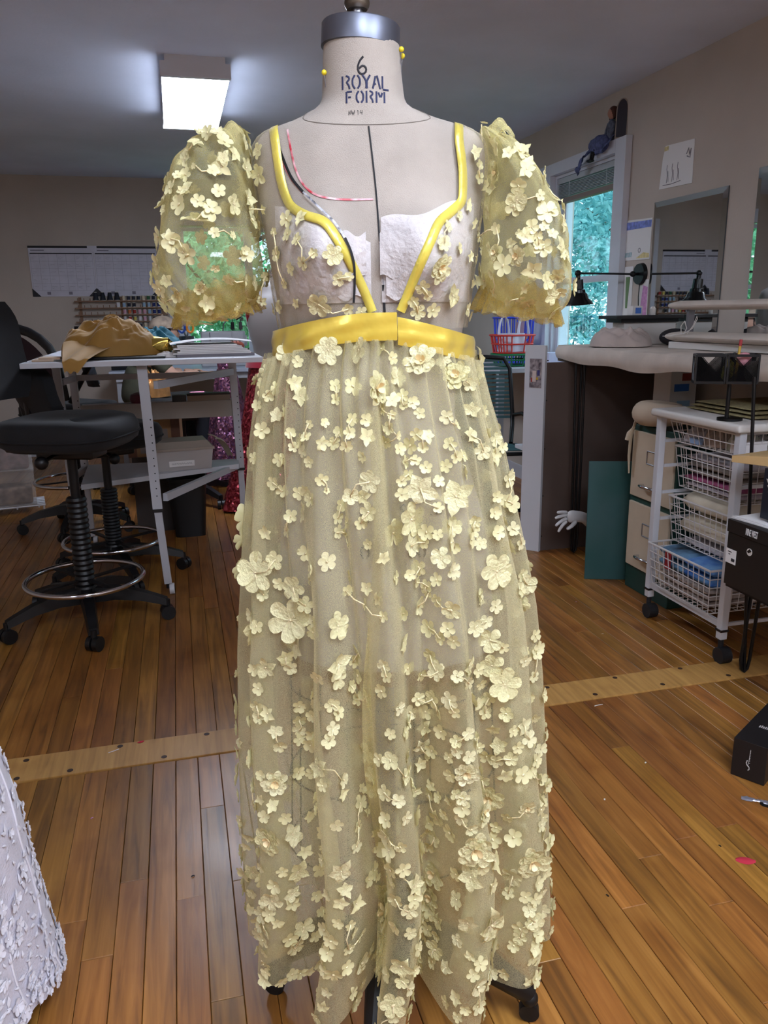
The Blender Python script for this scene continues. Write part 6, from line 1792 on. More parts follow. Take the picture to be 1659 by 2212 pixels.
m = MB()
m.surf(drape, 90, 20)
m.surf(lambda u, v: (1.905 + .56 * u, 3.79 + .005 * sin(u * 20), IZ - (.08 + .01 * sin(u * 12)) * v), 24, 6)
m.surf(lambda u, v: (1.905 + .56 * u, 2.03 - .012 * sin(v * 3 + u * 15) * v, IZ - (.10 + .03 * sin(u * 8)) * v), 30, 8)
m.build('cloth_cover', M_PAD, it, ang=60)
for (x, y, dx, dy) in ((1.948, 3.605, -.02, .03), (1.846, 2.152, .085, .05), (2.40, 3.60, .04, .03), (2.40, 2.15, .04, -.03)):
    m = MB()
    for k, (ax, ay) in enumerate(((dx, dy), (dx * .2, dy * -1.0), (-dx * .5, dy * .9))):
        if k == 2: m.tube([(x, y - .001, .012), (x + ax * .5, y + ay * .5, .5), (x + ax, y + ay, 1.03)], .0058, 8)
    m.tube([(x + dx, y + dy, 1.03), (x + dx * .45 - .008, y + dy * .5, .5), (x - .016, y + .002, .05), (x - .011, y + .001, .018), (x, y, .007), (x + .011, y - .001, .018), (x + .016, y - .002, .05), (x + .012 + dx * .1, y - dy * .55, .5), (x + dx * .15, y - dy * 1.0, 1.03)], .0062, 8)
    m.build('hairpin_leg', M_BLACKM, it)
    MB().box(max(x - .02, 1.92), y - .06, 1.024, min(2.45, x + .10), y + .06, 1.0302).build('leg_plate', M_BLACKM, it, smooth=False)
# things on it
M_LINENC = mat('natural_linen', (186, 172, 164), .9, var=.08, vscale=9)
cloth_heap('linen_pile', 'rumpled pile of natural linen cloth on the end of the ironing table', 'cloth', (2.06, 3.44, IZ + .004), .135, .15, .105, M_LINENC, 14.2, 7, .7, 56)
rs = thing('shelf_riser', 'low riser with a thin black top and white body on the ironing table', 'riser', (2.24, 3.60, IZ + .002), radians(0))
MB().box(-.17, -.09, .125, .20, .09, .142, bev=.003).build('top', M_BLACKP, rs, smooth=False)
MB().box(-.13, -.06, .108, .19, .08, .125).build('under_shelf', M_BLACKM, rs, smooth=False)
MB().box(-.10, -.04, .0, .19, .07, .108, bev=.004).build('body', M_OFFW, rs, smooth=False)
tag(MB().ball((2.34, 3.43, IZ + .04), .055, 20, (1.5, .7, .75)).build('dark_cushion', mat('dark_felt', (44, 42, 46), .9)), 'dark oval pressing cushion beside the black riser', 'cushion')
pi_ = thing('tissue_packet', 'small white and blue packet standing on the black riser', 'packet', (2.22, 3.60, IZ + .1445), radians(20))
MB().box(-.04, -.018, 0, .035, .018, .045, bev=.004).build('packet', M_PAPER, pi_)
MB().box(-.02, -.0195, .008, .022, -.0182, .036).build('blue_panel', mat('packet_blue', (70, 120, 206), .5), pi_, smooth=False)
tag(MB().lathe([(0, 0), (.014, 0), (.016, .03), (.008, .04), (0, .041)], 14).build('glue_bottle', M_OFFW, loc=(2.30, 3.57, IZ + .1445)), 'tiny white bottle standing on the black riser', 'bottle')


def padded_board(u, v, L, w, th):
    """long padded board with rounded nose at u=0"""
    a = 2 * pi * v
    q = min(1, u / .12)
    k = sqrt(max(0, 1 - (1 - q) ** 2)) * (1 if u < .97 else max(.0, (1 - u) / .03) ** .5)
    k *= .55 + .45 * min(1, u * 1.6)
    return (L * u, w * k * cos(a), th * max(.0, min(1, k * 1.6)) * sin(a))


sb = thing('sleeve_board', 'long padded cream sleeve ironing board on a stand in front of the mirrors', 'ironing board', (2.16, 3.17, IZ + .002), radians(-84))
m = MB().surf(lambda u, v: padded_board(u, v, .86, .065, .020), 50, 20, cv=True)
m.v = [(p[0] - .05, p[1], p[2] + .185) for p in m.v]
m.build('upper_pad', M_PAD, sb)
m = MB().surf(lambda u, v: padded_board(u, v, .86, .085, .022), 50, 20, cv=True)
m.v = [(p[0] - .05, p[1], p[2] + .052) for p in m.v]
m.build('lower_pad', M_PAD, sb)
MB().box(-.0, -.03, .0, .80, .03, .03, bev=.004).build('base', M_OFFW, sb, smooth=False)
for x in (.085, .70): MB().box(x, -.016, .07, x + .015, .016, .17).build('post', mat('grey_post', (120, 118, 122), .4, metal=.4), sb, smooth=False)
m = MB()
m.tube([(.10, -.05, .065), (.12, -.07, .10), (.14, -.07, .12), (.15, -.065, .09), (.13, -.06, .068)], .0022, 6)
m.tube([(.13, -.06, .068), (.19, -.07, .09), (.21, -.065, .13), (.20, -.06, .14), (.18, -.06, .10), (.15, -.06, .068)], .0018, 6)
m.tube([(.13, -.06, .068), (.05, -.07, .056), (.02, -.08, .055)], .0018, 6)
m.build('tie_cord', M_OFFW, sb)
# ------------------------------------------------------------------ bookcase seen from behind, photo print
M_BROWNB = mat('brown_backing_board', (92, 76, 68), .8, var=.05, vscale=6)
bc = thing('bookcase', 'tall white bookcase end with a brown back board beside the ironing table', 'bookcase')
MB().prism([(1.712, 3.766), (1.783, 3.682), (1.800, 3.696), (1.800, 3.752), (1.745, 3.80)], 0, 1.075).build('side_panel', M_WHITE, bc, smooth=False)
MB().box(1.788, 3.700, .0, 2.43, 3.712, .99).build('back_board', M_BROWNB, bc, smooth=False)
MB().box(1.80, 3.8, .02, 2.30, 4.06, .04).build('shelf', M_WHITE, bc, smooth=False)
MB().box(1.80, 3.8, .50, 2.30, 4.06, .52).build('shelf', M_WHITE, bc, smooth=False)
m = MB()
for z in (.08, .30, .55, .80, 1.0): m.cyl((1.806, 3.6985, z), (1.806, 3.7005, z), .004, n=8)
m.build('screws', M_BLACKM, bc)
pp = thing('photo_print', 'portrait photo print stuck on the white bookcase end', 'photo', (1.752, 3.7186, .865), radians(-49.8))
M_PHOTO = mat('photo_tones', (66, 58, 66), .4, col2=(176, 166, 168), vscale=38)
MB().box(-.034, -.0022, 0, .030, -.0006, .145).build('print', M_PHOTO, pp, smooth=False)
MB().box(-.018, -.0032, .03, .002, -.0023, .085).build('pale_figure', mat('photo_pale', (206, 190, 184), .5), pp, smooth=False)
MB().box(-.026, -.0032, .028, -.018, -.0024, .05).build('red_patch', mat('photo_red', (160, 56, 48), .5), pp, smooth=False)
MB().box(.003, -.0032, .04, .014, -.0024, .052).build('yellow_patch', mat('photo_yellow', (196, 160, 50), .5), pp, smooth=False)
MB().box(.008, -.0032, .06, .022, -.0024, .088).build('blue_patch', mat('photo_blue', (56, 56, 110), .5), pp, smooth=False)
# ------------------------------------------------------------------ strap chair behind the bookcase
M_STRAP = mat('teal_vinyl_strap', (62, 104, 110), .35, rand=.12)
sc2 = thing('strap_chair', 'office chair with a black frame and teal vinyl straps behind the bookcase', 'chair', (1.80, 4.66, 0), radians(-10))
fr = MB()
fr.tube([(-.16, -.26, .47), (-.20, -.12, .56), (-.205, -.09, .64), (-.19, -.06, .90), (-.15, -.05, .965), (.0, -.045, .975), (.15, -.05, .965), (.19, -.06, .90), (.205, -.09, .64), (.20, -.12, .56), (.16, -.26, .47)], .013, 10)
fr.build('back_frame', M_BLACKM, sc2)
for k in range(15):
    z = .60 + k * .0245
    y = -.095 + .04 * (z - .6) / .36
    MB().surf(lambda u, v: (-.195 + .39 * u, y + .015 * sin(pi * u), z + .0155 * v), 10, 1).build('strap', M_STRAP, sc2, ang=180)
MB().tube([(-.16, -.24, .46), (-.21, -.36, .455), (-.19, -.52, .45), (.19, -.52, .45), (.21, -.36, .455), (.16, -.24, .46)], .012, 8).build('seat_frame', M_BLACKM, sc2)
for k in range(9):
    y = -.26 - k * .028
    MB().box(-.20, y, .462, .20, y + .022, .466).build('seat_strap', M_STRAP, sc2, smooth=False)
for s in (-1, 1):
    MB().tube([(s * .21, -.10, .62), (s * .24, -.2, .64), (s * .245, -.38, .63), (s * .235, -.46, .56), (s * .21, -.44, .46)], .012, 8).build('armrest', M_BLACKM, sc2)
MB().cyl((0, -.36, .06), (0, -.36, .45), .022, n=14).build('column', M_BLACKM, sc2)
for k in range(5):
    a = 2 * pi * k / 5 + .3
    lgx = MB().bar((0, -.36, .075), (cos(a) * .27, -.36 + sin(a) * .27, .06), .04, .025).build('leg', M_BLACKM, sc2, smooth=False)
    MB().cyl((cos(a) * .27 - .012, -.36 + sin(a) * .27, .024), (cos(a) * .27 + .012, -.36 + sin(a) * .27, .024), .024, n=14).build('caster', M_RUBBER, lgx)
# ------------------------------------------------------------------ window counter with baskets
wc = thing('window_counter', 'narrow pale counter under the side window carrying coloured baskets', 'counter')
MB().box(1.95, 4.66, .865, 2.465, 6.2, .89).build('top', M_TBL, wc, smooth=False)
for y in (4.72, 6.14):
    for x in (1.98, 2.40): MB().box(x - .02, y - .02, 0, x + .02, y + .02, .865).build('leg', M_TLEG, wc, smooth=False)


def basket(name, label, loc, rx, ry, h, material, rz=0., holes=2, grp=None):
    t = thing(name, label, 'basket', loc, rz)
    n = 22
    q = lambda a, r1, r2: (r1 * abs(cos(a)) ** .5 * (1 if cos(a) > 0 else -1), r2 * abs(sin(a)) ** .5 * (1 if sin(a) > 0 else -1))
    # posts between the openings
    m = MB()
    for k in range(n):
        a = 2 * pi * k / n
        pts = [(*q(a, rx * (.86 + .14 * f), ry * (.86 + .14 * f)), h * f) for f in (0, .5, 1)]
        m.tube(pts, .0045, 6)
    m.build('ribs', material, t)
    for f, w in ((.0, .008), (.5, .010), (1., .014)):
        pts = [(*q(2 * pi * k / 44, rx * (.86 + .14 * f), ry * (.86 + .14 * f)), h * f) for k in range(44)]
        MB().tube(pts, w, 6, closed=True, flat=.5).build('band', material, t)
    MB().prism([q(2 * pi * k / 44, rx * .86, ry * .86) for k in range(44)], -.003, .003).build('base', material, t, smooth=False)
    return t


M_RED = mat('red_plastic', (214, 62, 52), .4)
M_GRN = mat('green_plastic', (20, 120, 72), .4)
M_BLU = mat('blue_plastic', (52, 76, 214), .4)
basket('plastic_basket', 'green plastic basket stacked under the red one on the window counter', (2.14, 4.92, .8975), .118, .105, .07, M_GRN)
basket('plastic_basket', 'red plastic basket holding a white carrier bag on the window counter', (2.14, 4.92, .978), .128, .11, .112, M_RED)
basket('plastic_basket', 'blue plastic basket behind the red basket on the window counter', (2.27, 5.20, .8975), .12, .12, .30, M_BLU)
cb = thing('carrier_bag', 'white plastic carrier bag with loop handles stuffed in the red basket', 'bag', (2.14, 4.92, .984))
M_BAGW = mat('white_bag_film', (220, 222, 236), .4)
m = MB()
m.surf(lambda u, v: ((.095 - .015 * v) * cos(2 * pi * u) * (1 + .12 * sin(2 * pi * u * 6)), (.078 - .01 * v) * sin(2 * pi * u) * (1 + .12 * sin(2 * pi * u * 6)), .002 + .115 * v), 60, 10, cu=True)
m.build('bag', M_BAGW, cb, ang=70)
for s in (-1, 1):
    pts = [(-.06 * s + .035 * cos(a) * 1.0, -.02 + .02 * s, .11 + .115 * sin(a)) for a in [pi * k / 14 for k in range(15)]]
    MB().tube(pts, [.018 - .006 * sin(pi * k / 14) for k in range(15)], 8, flat=.35).build('handle', M_BAGW, cb)
tag(MB().box(2.20, 4.98, 1.10, 2.25, 5.0, 1.17).build('tag_card', mat('mauve_card', (150, 110, 130), .6), smooth=False), 'small mauve card sticking out behind the carrier bag', 'card')
tag(MB().lathe([(0, 0), (.04, 0), (.045, .045), (.04, .05), (0, .05)], 20).build('orange_tin', mat('orange_tin_paint', (206, 96, 40), .4), loc=(1.99, 5.20, .8905)), 'small orange tin on the window counter', 'tin')
tag(MB().box(2.30, 4.70, .8905, 2.44, 4.80, .98).build('card_box', mat('lilac_white_card', (206, 208, 232), .7), smooth=False, rz=0), 'pale lilac card box at the end of the window counter', 'box')
tag(MB().box(X1 - .008, 5.85, 1.13, X1 - .0005, 5.92, 1.24, bev=.002).build('wall_socket', M_OFFW), 'white electrical socket on the wall past the side window', 'socket')
# ------------------------------------------------------------------ filing cabinet, leaning board, hand, ham
M_CABG = mat('dark_green_steel', (24, 64, 58), .45, var=.06, vscale=5)
M_CABC = mat('cream_steel', (204, 188, 164), .5, var=.03, vscale=8)
fc = thing('filing_cabinet', 'two-drawer filing cabinet with dark green body and cream drawer fronts', 'filing cabinet', (1.93, 2.926, 0))
MB().box(.012, -.166, 0, .50, .166, .755, bev=.004).build('body', M_CABG, fc, smooth=False)
for z0, z1 in ((.418 + .02, .73), (.115, .412)):
    dr = MB().box(.0, -.154, z0, .013, .154, z1, bev=.004).build('drawer', M_CABC, fc, smooth=False)
    zc = z0 + .06
    MB().tube([(.002, -.052, zc), (-.022, -.045, zc + .002), (-.028, -.02, zc + .003), (-.028, .02, zc + .003), (-.022, .045, zc + .002), (.002, .052, zc)], .008, 10).build('handle', M_CHROME, dr)
    zl = z0 + .185
    m = MB()
    for a, b_ in (((-.035, zl - .025), (.035, zl - .025)), ((.035, zl - .025), (.035, zl + .03)), ((.035, zl + .03), (-.035, zl + .03)), ((-.035, zl + .03), (-.035, zl - .025))):
        m.cyl((-.001, a[0], a[1]), (-.001, b_[0], b_[1]), .0028, n=6)
    m.build('label_holder', M_STEEL, dr)
M_CHALK = mat('green_board', (32, 84, 82), .55, col2=(62, 96, 98), vscale=3.)
gb_ = thing('green_panel', 'plain dark green panel leaning against the filing cabinet', 'panel', (1.985, 3.162, 0), radians(-22))
MB().box(-.19, -.012, 0, .16, 0, .565, bev=.002).build('panel', M_CHALK, gb_, smooth=False)
gb_.rotation_euler = (radians(-3), 0, radians(-20))
hn = thing('mannequin_hand', 'white mannequin hand and forearm poking out behind the green panel', 'mannequin hand', (1.80, 3.44, 0))
M_MANN = mat('white_mannequin', (206, 204, 204), .35)
hv = [(.30, .05, .03), (.22, .03, .16), (.10, .0, .245), (.05, -.003, .25), (.01, -.004, .253)]
hb = skin_body('forearm', hv, [(0, 1), (1, 2), (2, 3), (3, 4)], [.042, .038, .028, (.022, .034), (.014, .036)], M_MANN, hn)
for k, (dz, l, dr) in enumerate(((.022, .062, .012), (.008, .070, .0), (-.008, .066, -.02), (-.022, .05, -.035))):
    a = Vector((.012, -.006, .253 + dz))
    skin_body('finger', [tuple(a), tuple(a + Vector((-l * .45, -.006, dr * .4))), tuple(a + Vector((-l * .8, -.008, dr * .9 - .004))), tuple(a + Vector((-l, -.008, dr * 1.2 - .010)))], [(0, 1), (1, 2), (2, 3)], [.0098, .009, .008, .0062], M_MANN, hb, 2)
a = Vector((.055, -.022, .232))
skin_body('thumb', [tuple(a), tuple(a + Vector((-.035, -.016, -.022))), tuple(a + Vector((-.062, -.018, -.034)))], [(0, 1), (1, 2)], [.012, .0105, .008], M_MANN, hb, 2)
hm = thing('pressing_ham', 'beige crescent-shaped tailors ham with tie ends on the filing cabinet', 'pressing ham', (2.02, 2.955, .7555), radians(-20))
m = MB()
pts = [(.115 * cos(a) + .01, .085 * sin(a), .058) for a in [radians(60 + 250 * k / 24) for k in range(25)]]
m.tube(pts, [.052 * (sin(pi * (k + 1.4) / 26.8) ** .35) for k in range(25)], 16)
m.build('pad', mat('beige_ham_cloth', (190, 172, 150), .9, var=.05), hm)
m = MB()
m.tube([(-.085, .02, .05), (-.125, .06, .02), (-.140, .075, -.05), (-.142, .08, -.14), (-.138, .078, -.22)], [.008, .011, .012, .010, .006], 8, flat=.4)
m.tube([(-.130, .065, -.01), (-.150, .075, -.04), (-.155, .08, -.07)], [.005, .009, .010], 8)
m.build('tie_ends', mat('cream_tie', (206, 192, 168), .9), hm)
# ------------------------------------------------------------------ white wire basket cart
ct = thing('basket_cart', 'white wheeled cart with four wire pull-out baskets beside the filing cabinet', 'cart')
CX0, CX1, CY0, CY1 = 1.828, 2.30, 2.262, 2.722
for x in (CX0, CX1):
    for y in (CY0, CY1):
        p = MB().box(x - .014, y - .014, .088, x + .014, y + .014, .84, bev=.003).build('post', M_WHITE, ct, smooth=False)
        MB().box(x - .0165, y - .0165, .118, x + .0165, y + .0165, .126).build('collar', M_BLACKP, p, smooth=False)
        MB().cyl((x - .02, y - .016, .0305), (x + .02, y - .016, .0305), .030, n=18).cyl((x, y - .002, .04), (x, y, .09), .010, n=10).build('caster', M_RUBBER, p)
MB().box(CX0 - .035, CY0 - .03, .838, CX1 + .03, CY1 + .03, .868, bev=.012).build('top', M_OFFW, ct)
for y in (CY0, CY1):
    for z in (.135, .30, .425, .534, .642, .742):
        MB().box(CX0 + .014, y - .005 + (.012 if y < 2.5 else -.012), z - .006, CX1 - .014, y + .005 + (.012 if y < 2.5 else -.012), z + .006).build('runner', M_WHITE, ct, smooth=False)
MB().box(CX0 - .006, CY0 + .014, .128, CX0 + .006, CY1 - .014, .152).build('lower_rail', M_WHITE, ct, smooth=False)
M_WIREW = mat('white_coated_wire', (206, 202, 200), .4)
for x0, z0, z1, nz in ((1.845, .745, .825, 2), (1.875, .565, .725, 4), (1.862, .345, .525, 5), (1.785, .165, .335, 5)):
    x1, y0, y1 = x0 + .44, CY0 + .035, CY1 - .035
    m = MB()
    ins = .018
    rim = [(x0, y0), (x0, y1), (x1, y1), (x1, y0)]
    for i in range(4):
        a, b_ = rim[i], rim[(i + 1) % 4]
        m.cyl((*a, z1), (*b_, z1), .0045, n=8)
    for k in range(nz):
        f = k / nz
        q = ins * (1 - f)
        rr = [(x0 + q, y0 + q), (x0 + q, y1 - q), (x1 - q, y1 - q), (x1 - q, y0 + q)]
        zz = z0 + (z1 - z0) * f
        for i in range(4):
            a, b_ = rr[i], rr[(i + 1) % 4]
            m.cyl((*a, zz), (*b_, zz), .0020, n=6)
    ny = 12
    for k in range(ny + 1):
        y = y0 + (y1 - y0) * k / ny
        yb = y0 + ins + (y1 - y0 - 2 * ins) * k / ny
        m.tube([(x0, y, z1), (x0 + ins, yb, z0), (x1 - ins, yb, z0), (x1, y, z1)], .0019, 5)
    for k in range(1, 13):
        x = x0 + (x1 - x0) * k / 13
        xb = x0 + ins + (x1 - x0 - 2 * ins) * k / 13
        m.tube([(x, y0, z1), (xb, y0 + ins, z0), (xb, y1 - ins, z0), (x, y1, z1)], .0019, 5)
    m.build('wire_basket', M_WIREW, ct)


def folded(name, label, x0, y0, z0, x1, y1, z1, material, seed, layers=1, cat='cloth', grp=None):
    """folded cloth block with soft rounded layers; front is -x"""
    m = MB()
    h = (z1 - z0) / layers
    sd = Vector((seed, seed * .7, 0))
    for l in range(layers):
        za = z0 + l * h

        def fn(u, v, za=za, l=l):
            a = 2 * pi * v
            cy, cz = (x0 + x1) / 2, za + h / 2
            px = abs(cos(a)) ** .5 * (1 if cos(a) > 0 else -1); pz = abs(sin(a)) ** .7 * (1 if sin(a) > 0 else -1)
            y = y0 + (y1 - y0) * u
            e = min(1, min(u, 1 - u) * 14) ** .5
            n_ = noise.noise(Vector((px * 2, y * 16, l * 3)) + sd)
            return ((x0 + x1) / 2 + (x1 - x0) / 2 * px * (1 - .04 * n_) + .006 * sin(l * 2.3), y, cz + h * .45 * pz * e * (1 + .10 * n_))
        m.surf(fn, 30, 24, cv=True)
    o = m.build(name, material, ang=180)
    return tag(o, label, cat, grp)


M_WHC = mat('white_towelling', (206, 200, 206), .95, var=.05, vscale=30, bump=.6, bscale=220)
M_TAUPC = mat('taupe_cloth', (150, 138, 128), .95, var=.1, vscale=20)
M_PINKC = mat('rose_pink_cloth', (168, 84, 124), .9, var=.12, vscale=20)
M_CREAMC = mat('cream_cotton', (216, 206, 184), .9, var=.06, vscale=12)
M_BLUEC = mat('blue_print_fleece', (34, 92, 176), .9, col2=(120, 166, 206), vscale=9.)
M_BLUEK = mat('blue_black_print_fleece', (120, 168, 206), .9, col2=(16, 18, 26), vscale=7.)
M_MUSL = mat('dusty_muslin', (176, 160, 150), .95, var=.12, vscale=26, bump=.4, bscale=80)
folded('folded_towel', 'white towelling folded at the bottom of the second wire basket', 1.905, 2.34, .5685, 2.27, 2.655, .592, M_WHC, 1, 1)
folded('folded_cloth', 'rose pink cloth folded between layers in the second wire basket', 1.90, 2.33, .593, 2.27, 2.66, .622, M_PINKC, 2, 1)
folded('folded_cloth', 'taupe cloth folded above the rose pink one in the second wire basket', 1.90, 2.335, .623, 2.27, 2.655, .672, M_TAUPC, 3, 2)
folded('folded_towel', 'white towelling on top of the folded cloths in the second wire basket', 1.905, 2.33, .673, 2.27, 2.66, .700, M_WHC, 4, 1)
folded('folded_sheet', 'big folded cream cotton sheet filling the third wire basket', 1.895, 2.33, .368, 2.25, 2.655, .560, M_CREAMC, 5, 2)
folded('batting_roll', 'white batting folded under the cream sheet in the third wire basket', 1.895, 2.34, .3475, 2.25, 2.65, .359, M_WHC, 6, 1)
folded('muslin_bundle', 'dusty pink-grey muslin at the bottom of the lowest wire basket', 1.82, 2.335, .1685, 2.19, 2.645, .245, M_MUSL, 7, 3)
folded('fleece_throw', 'blue print fleece throw folded in the lowest wire basket', 1.815, 2.325, .246, 2.19, 2.50, .330, M_BLUEC, 8, 2)
folded('fleece_throw', 'pale blue and black print fleece at the back of the lowest wire basket', 1.815, 2.505, .246, 2.19, 2.66, .332, M_BLUEK, 9, 2)
tag(MB().box(1.808, 2.57, .25, 1.812, 2.605, .32).build('red_ribbon', mat('red_ribbon_cloth', (160, 36, 44), .7), smooth=False), 'red ribbon tucked at the front of the lowest wire basket', 'ribbon')
cloth_heap('stuffed_sock', 'white rolled cloth at the far corner of the top wire basket', 'cloth', (1.93, 2.62, .7485), .055, .05, .07, M_WHC, 21, 5, .4, 32)
cloth_heap('lace_bundle', 'bundle of pale lace trims in the middle of the top wire basket', 'lace', (1.94, 2.50, .7485), .06, .06, .075, M_MUSL, 22, 9, .9, 36)
cloth_heap('lace_bundle', 'greenish white lace bundle at the near end of the top wire basket', 'lace', (1.95, 2.39, .7485), .06, .055, .075, mat('mint_lace', (196, 200, 186), .9, var=.1, vscale=30), 23, 9, .9, 36)
tag(MB().box(1.872, 2.545, .7485, 1.93, 2.60, .77).build('blue_packet', mat('pale_blue_packet', (150, 180, 220), .5), smooth=False), 'pale blue packet lying at the front of the top wire basket', 'packet')
cd = thing('card_packet', 'small white card packet with red print at the near front of the top wire basket', 'packet', (1.875, 2.32, .7485))
MB().box(0, -.015, 0, .10, .05, .045).build('card', M_PAPER, cd, smooth=False)
m = MB()
for k in range(5): m.tube([(-.0008, .0 + .006 * k, .008), (-.0008, .004 + .006 * k, .018 + .004 * k)], .0014, 4)
m.build('red_print', mat('red_print_ink', (206, 96, 90), .7), cd)
M_BURL = mat('olive_mesh_cloth', (162, 148, 104), .95, var=.14, vscale=90, bump=.8, bscale=420)
for k in range(3):
    folded('mesh_cloth', ('folded olive mesh cloth lying lowest on the cart top', 'middle layer of folded olive mesh cloth on the cart top', 'uppermost layer of folded olive mesh cloth on the cart top')[k], 1.905 + .01 * k, 2.30 + .02 * k, .8685 + k * .0125, 2.30, 2.69 - .015 * k, .8685 + k * .0125 + .012, M_BURL, 30 + k, 1)
tc_ = thing('carton', 'tall white carton with blue print standing behind the filing cabinet', 'carton', (2.34, 3.40, 0))
MB().box(-.07, -.07, 0, .07, .07, .97).build('box', M_PAPER, tc_, smooth=False)
for k, (z, c) in enumerate(((.86, (60, 120, 200)), (.78, (150, 190, 220)), (.91, (150, 60, 50)))):
    MB().box(-.05 + .02 * k, -.0715, z, .03 + .01 * k, -.0702, z + .035).build('printed_patch', mat('carton_print', c, .5), tc_, smooth=False)
# pen holder on a post
ph = thing('pen_holder', 'black mesh two-pot pen holder on a short post above the basket cart', 'pen holder', (1.815, 2.36, .8985), radians(-28))
M_MESH = mat('black_wire_mesh', (14, 14, 16), .4, metal=.3)


def mesh_wall(m, p0, p1, z0, z1, n):
    p0, p1 = Vector(p0), Vector(p1)
    l = (p1 - p0).length
    for k in range(n + 1):
        a = p0 + (p1 - p0) * k / n
        for sgn in (1, -1):
            b = p0 + (p1 - p0) * min(1, max(0, (k + sgn * (z1 - z0) / l * n * .9) / n))
            if (b - a).length > .004:
                f = (b - a).length / ((z1 - z0) * .9)
                m.cyl((a.x, a.y, z0), (b.x, b.y, z0 + (z1 - z0) * min(1, f)), .0012, n=4, cap=False)


for i, (xa, xb) in enumerate(((-.098, -.004), (.004, .100))):
    pot = MB()
    c = [(xa, -.036), (xb, -.036), (xb, .036), (xa, .036)]
    for k in range(4):
        p, q = c[k], c[(k + 1) % 4]
        for z in (.1015, .192): pot.bar((*p, z), (*q, z), .004, .009)
        pot.bar((*p, .1), (*p, .195), .006, .006)
        mesh_wall(pot, (*p, 0), (*q, 0), .104, .19, 24)
    pot.box(xa, -.036, .098, xb, .036, .101)
    pot.build('mesh_pot', M_MESH, ph, smooth=False)
MB().cyl((.02, 0, -.022), (.02, 0, .098), .007, n=12).cyl((.03, .0, -.0298), (.03, 0, -.022), .042, n=28).build('stand', M_BLACKM, ph)
Rp = Matrix.Rotation(radians(-28), 4, 'Z')


def in_pot(x, y, z): return tuple(Rp @ Vector((x, y, z)) + Vector((1.815, 2.36, .8985)))


pn = thing('pencil', 'yellow pencil with a red end standing in the pen holder', 'pencil', in_pot(.035, 0, .1015))
MB().cyl((0, 0, 0), (.012, .004, .12), .0045, n=6).build('shaft', mat('pencil_yellow', (206, 166, 50), .5), pn)
MB().cyl((.012, .004, .12), (.0145, .005, .142), .0052, n=10).build('eraser', mat('eraser_red', (176, 56, 60), .6), pn)
tag(MB().tube([in_pot(-.01, -.02, .104), in_pot(-.005, -.022, .15), in_pot(.008, -.02, .18), in_pot(.02, -.01, .17), in_pot(.022, 0, .105)], .009, 6, flat=.3).build('tape_measure', mat('tape_yellow', (222, 212, 70), .5, var=.2, vscale=150)), 'loop of yellow tape measure hanging in the pen holder', 'tape measure')
tag(MB().ball(in_pot(.06, .006, .178), .024, 14).build('pink_sponge', mat('pink_sponge_foam', (216, 150, 160), .8)), 'pink round sponge peeking out of the pen holder', 'sponge')
tag(MB().tube([in_pot(.025, .015, .105), in_pot(.03, .016, .20)], .004, 6).build('black_pen', M_BLACKP), 'black pen leaning beside the pencil in the pen holder', 'pen')
# ------------------------------------------------------------------ black rack with boxes at the right edge
br_ = thing('black_rack', 'black metal rack carrying shoe boxes beside the basket cart', 'rack', (1.965, 1.86, 0), radians(-90))
for x in (-.11, .22):
    for y in (-.13, .12):
        MB().box(x - .011, y - .011, 0, x + .011, y + .011, .80).build('post', M_BLACKM, br_, smooth=False)
for z in (.385, .767):
    for y in (-.13, .12): MB().box(-.11, y - .008, z - .02, .22, y + .008, z).build('rail', M_BLACKM, br_, smooth=False)
    for x in (-.11, .22): MB().box(x - .008, -.13, z - .02, x + .008, .12, z).build('rail', M_BLACKM, br_, smooth=False)
MB().box(-.18, -.32, .3855, .24, .14, .393).build('shelf', M_BLACKM, br_, smooth=False)
MB().box(-.13, -.24, .7675, .24, .14, .7745).build('shelf', M_BLACKM, br_, smooth=False)
M_SHOE = mat('black_box_card', (26, 23, 22), .45)


def text_mesh(s, size):
    c = bpy.data.curves.new('lettering', 'FONT')
    c.body = s; c.size = size; c.align_x = 'CENTER'; c.extrude = .0004
    o = bpy.data.objects.new('lettering', c)
    COL.objects.link(o)
    me = bpy.data.meshes.new_from_object(o.evaluated_get(bpy.context.evaluated_depsgraph_get()))
    bpy.data.objects.remove(o)
    return me


sb_ = thing('shoe_box', 'black shoe box with white lettering and a barcode sticker on the black rack', 'box', (1.642, 2.046, .3935), radians(-90))
MB().box(0, 0, .0, .30, .19, .170).build('box', M_SHOE, sb_, smooth=False)
lid = MB().box(-.003, -.003, .172, .303, .193, .212).build('lid', M_SHOE, sb_, smooth=False)
me = text_mesh('NINE WEST', .030); me.materials.append(M_PAPER)
o = inst(me, 'lettering', sb_, Matrix.Translation((.107, -.0042, .196)) @ Matrix.Rotation(pi / 2, 4, 'X') @ Matrix.Diagonal((.34, 1, 1, 1)))
o.location.z = .182
o.location.y = -.0036
MB().cyl((.102, -.0012, .132), (.102, .001, .132), .0115, n=24).build('logo_disc', M_OFFW, sb_)
MB().prism([(.093, .132), (.103, .142), (.112, .136), (.100, .128)], -.0022, -.0013, 'y').build('logo_shape', M_SHOE, sb_, smooth=False)
st = MB().box(-.0012, -.0014, .072, .046, -.0004, .118).build('price_sticker', M_PAPER, sb_, smooth=False)
m = MB()
for k in range(9): m.box(.026 + k * .0017, -.002, .080, .0268 + k * .0017 + .0004 * (k % 3), -.0015, .090)
m.box(.008, -.002, .108, .026, -.0015, .1105); m.box(.012, -.002, .100, .020, -.0015, .1025)
m.build('barcode', M_INKB, sb_, smooth=False)
ps = thing('plastic_hook_pack', 'clear plastic hanger and white leaflet lying on the shoe box', 'packaging', (1.652, 2.03, .6062), radians(-86))
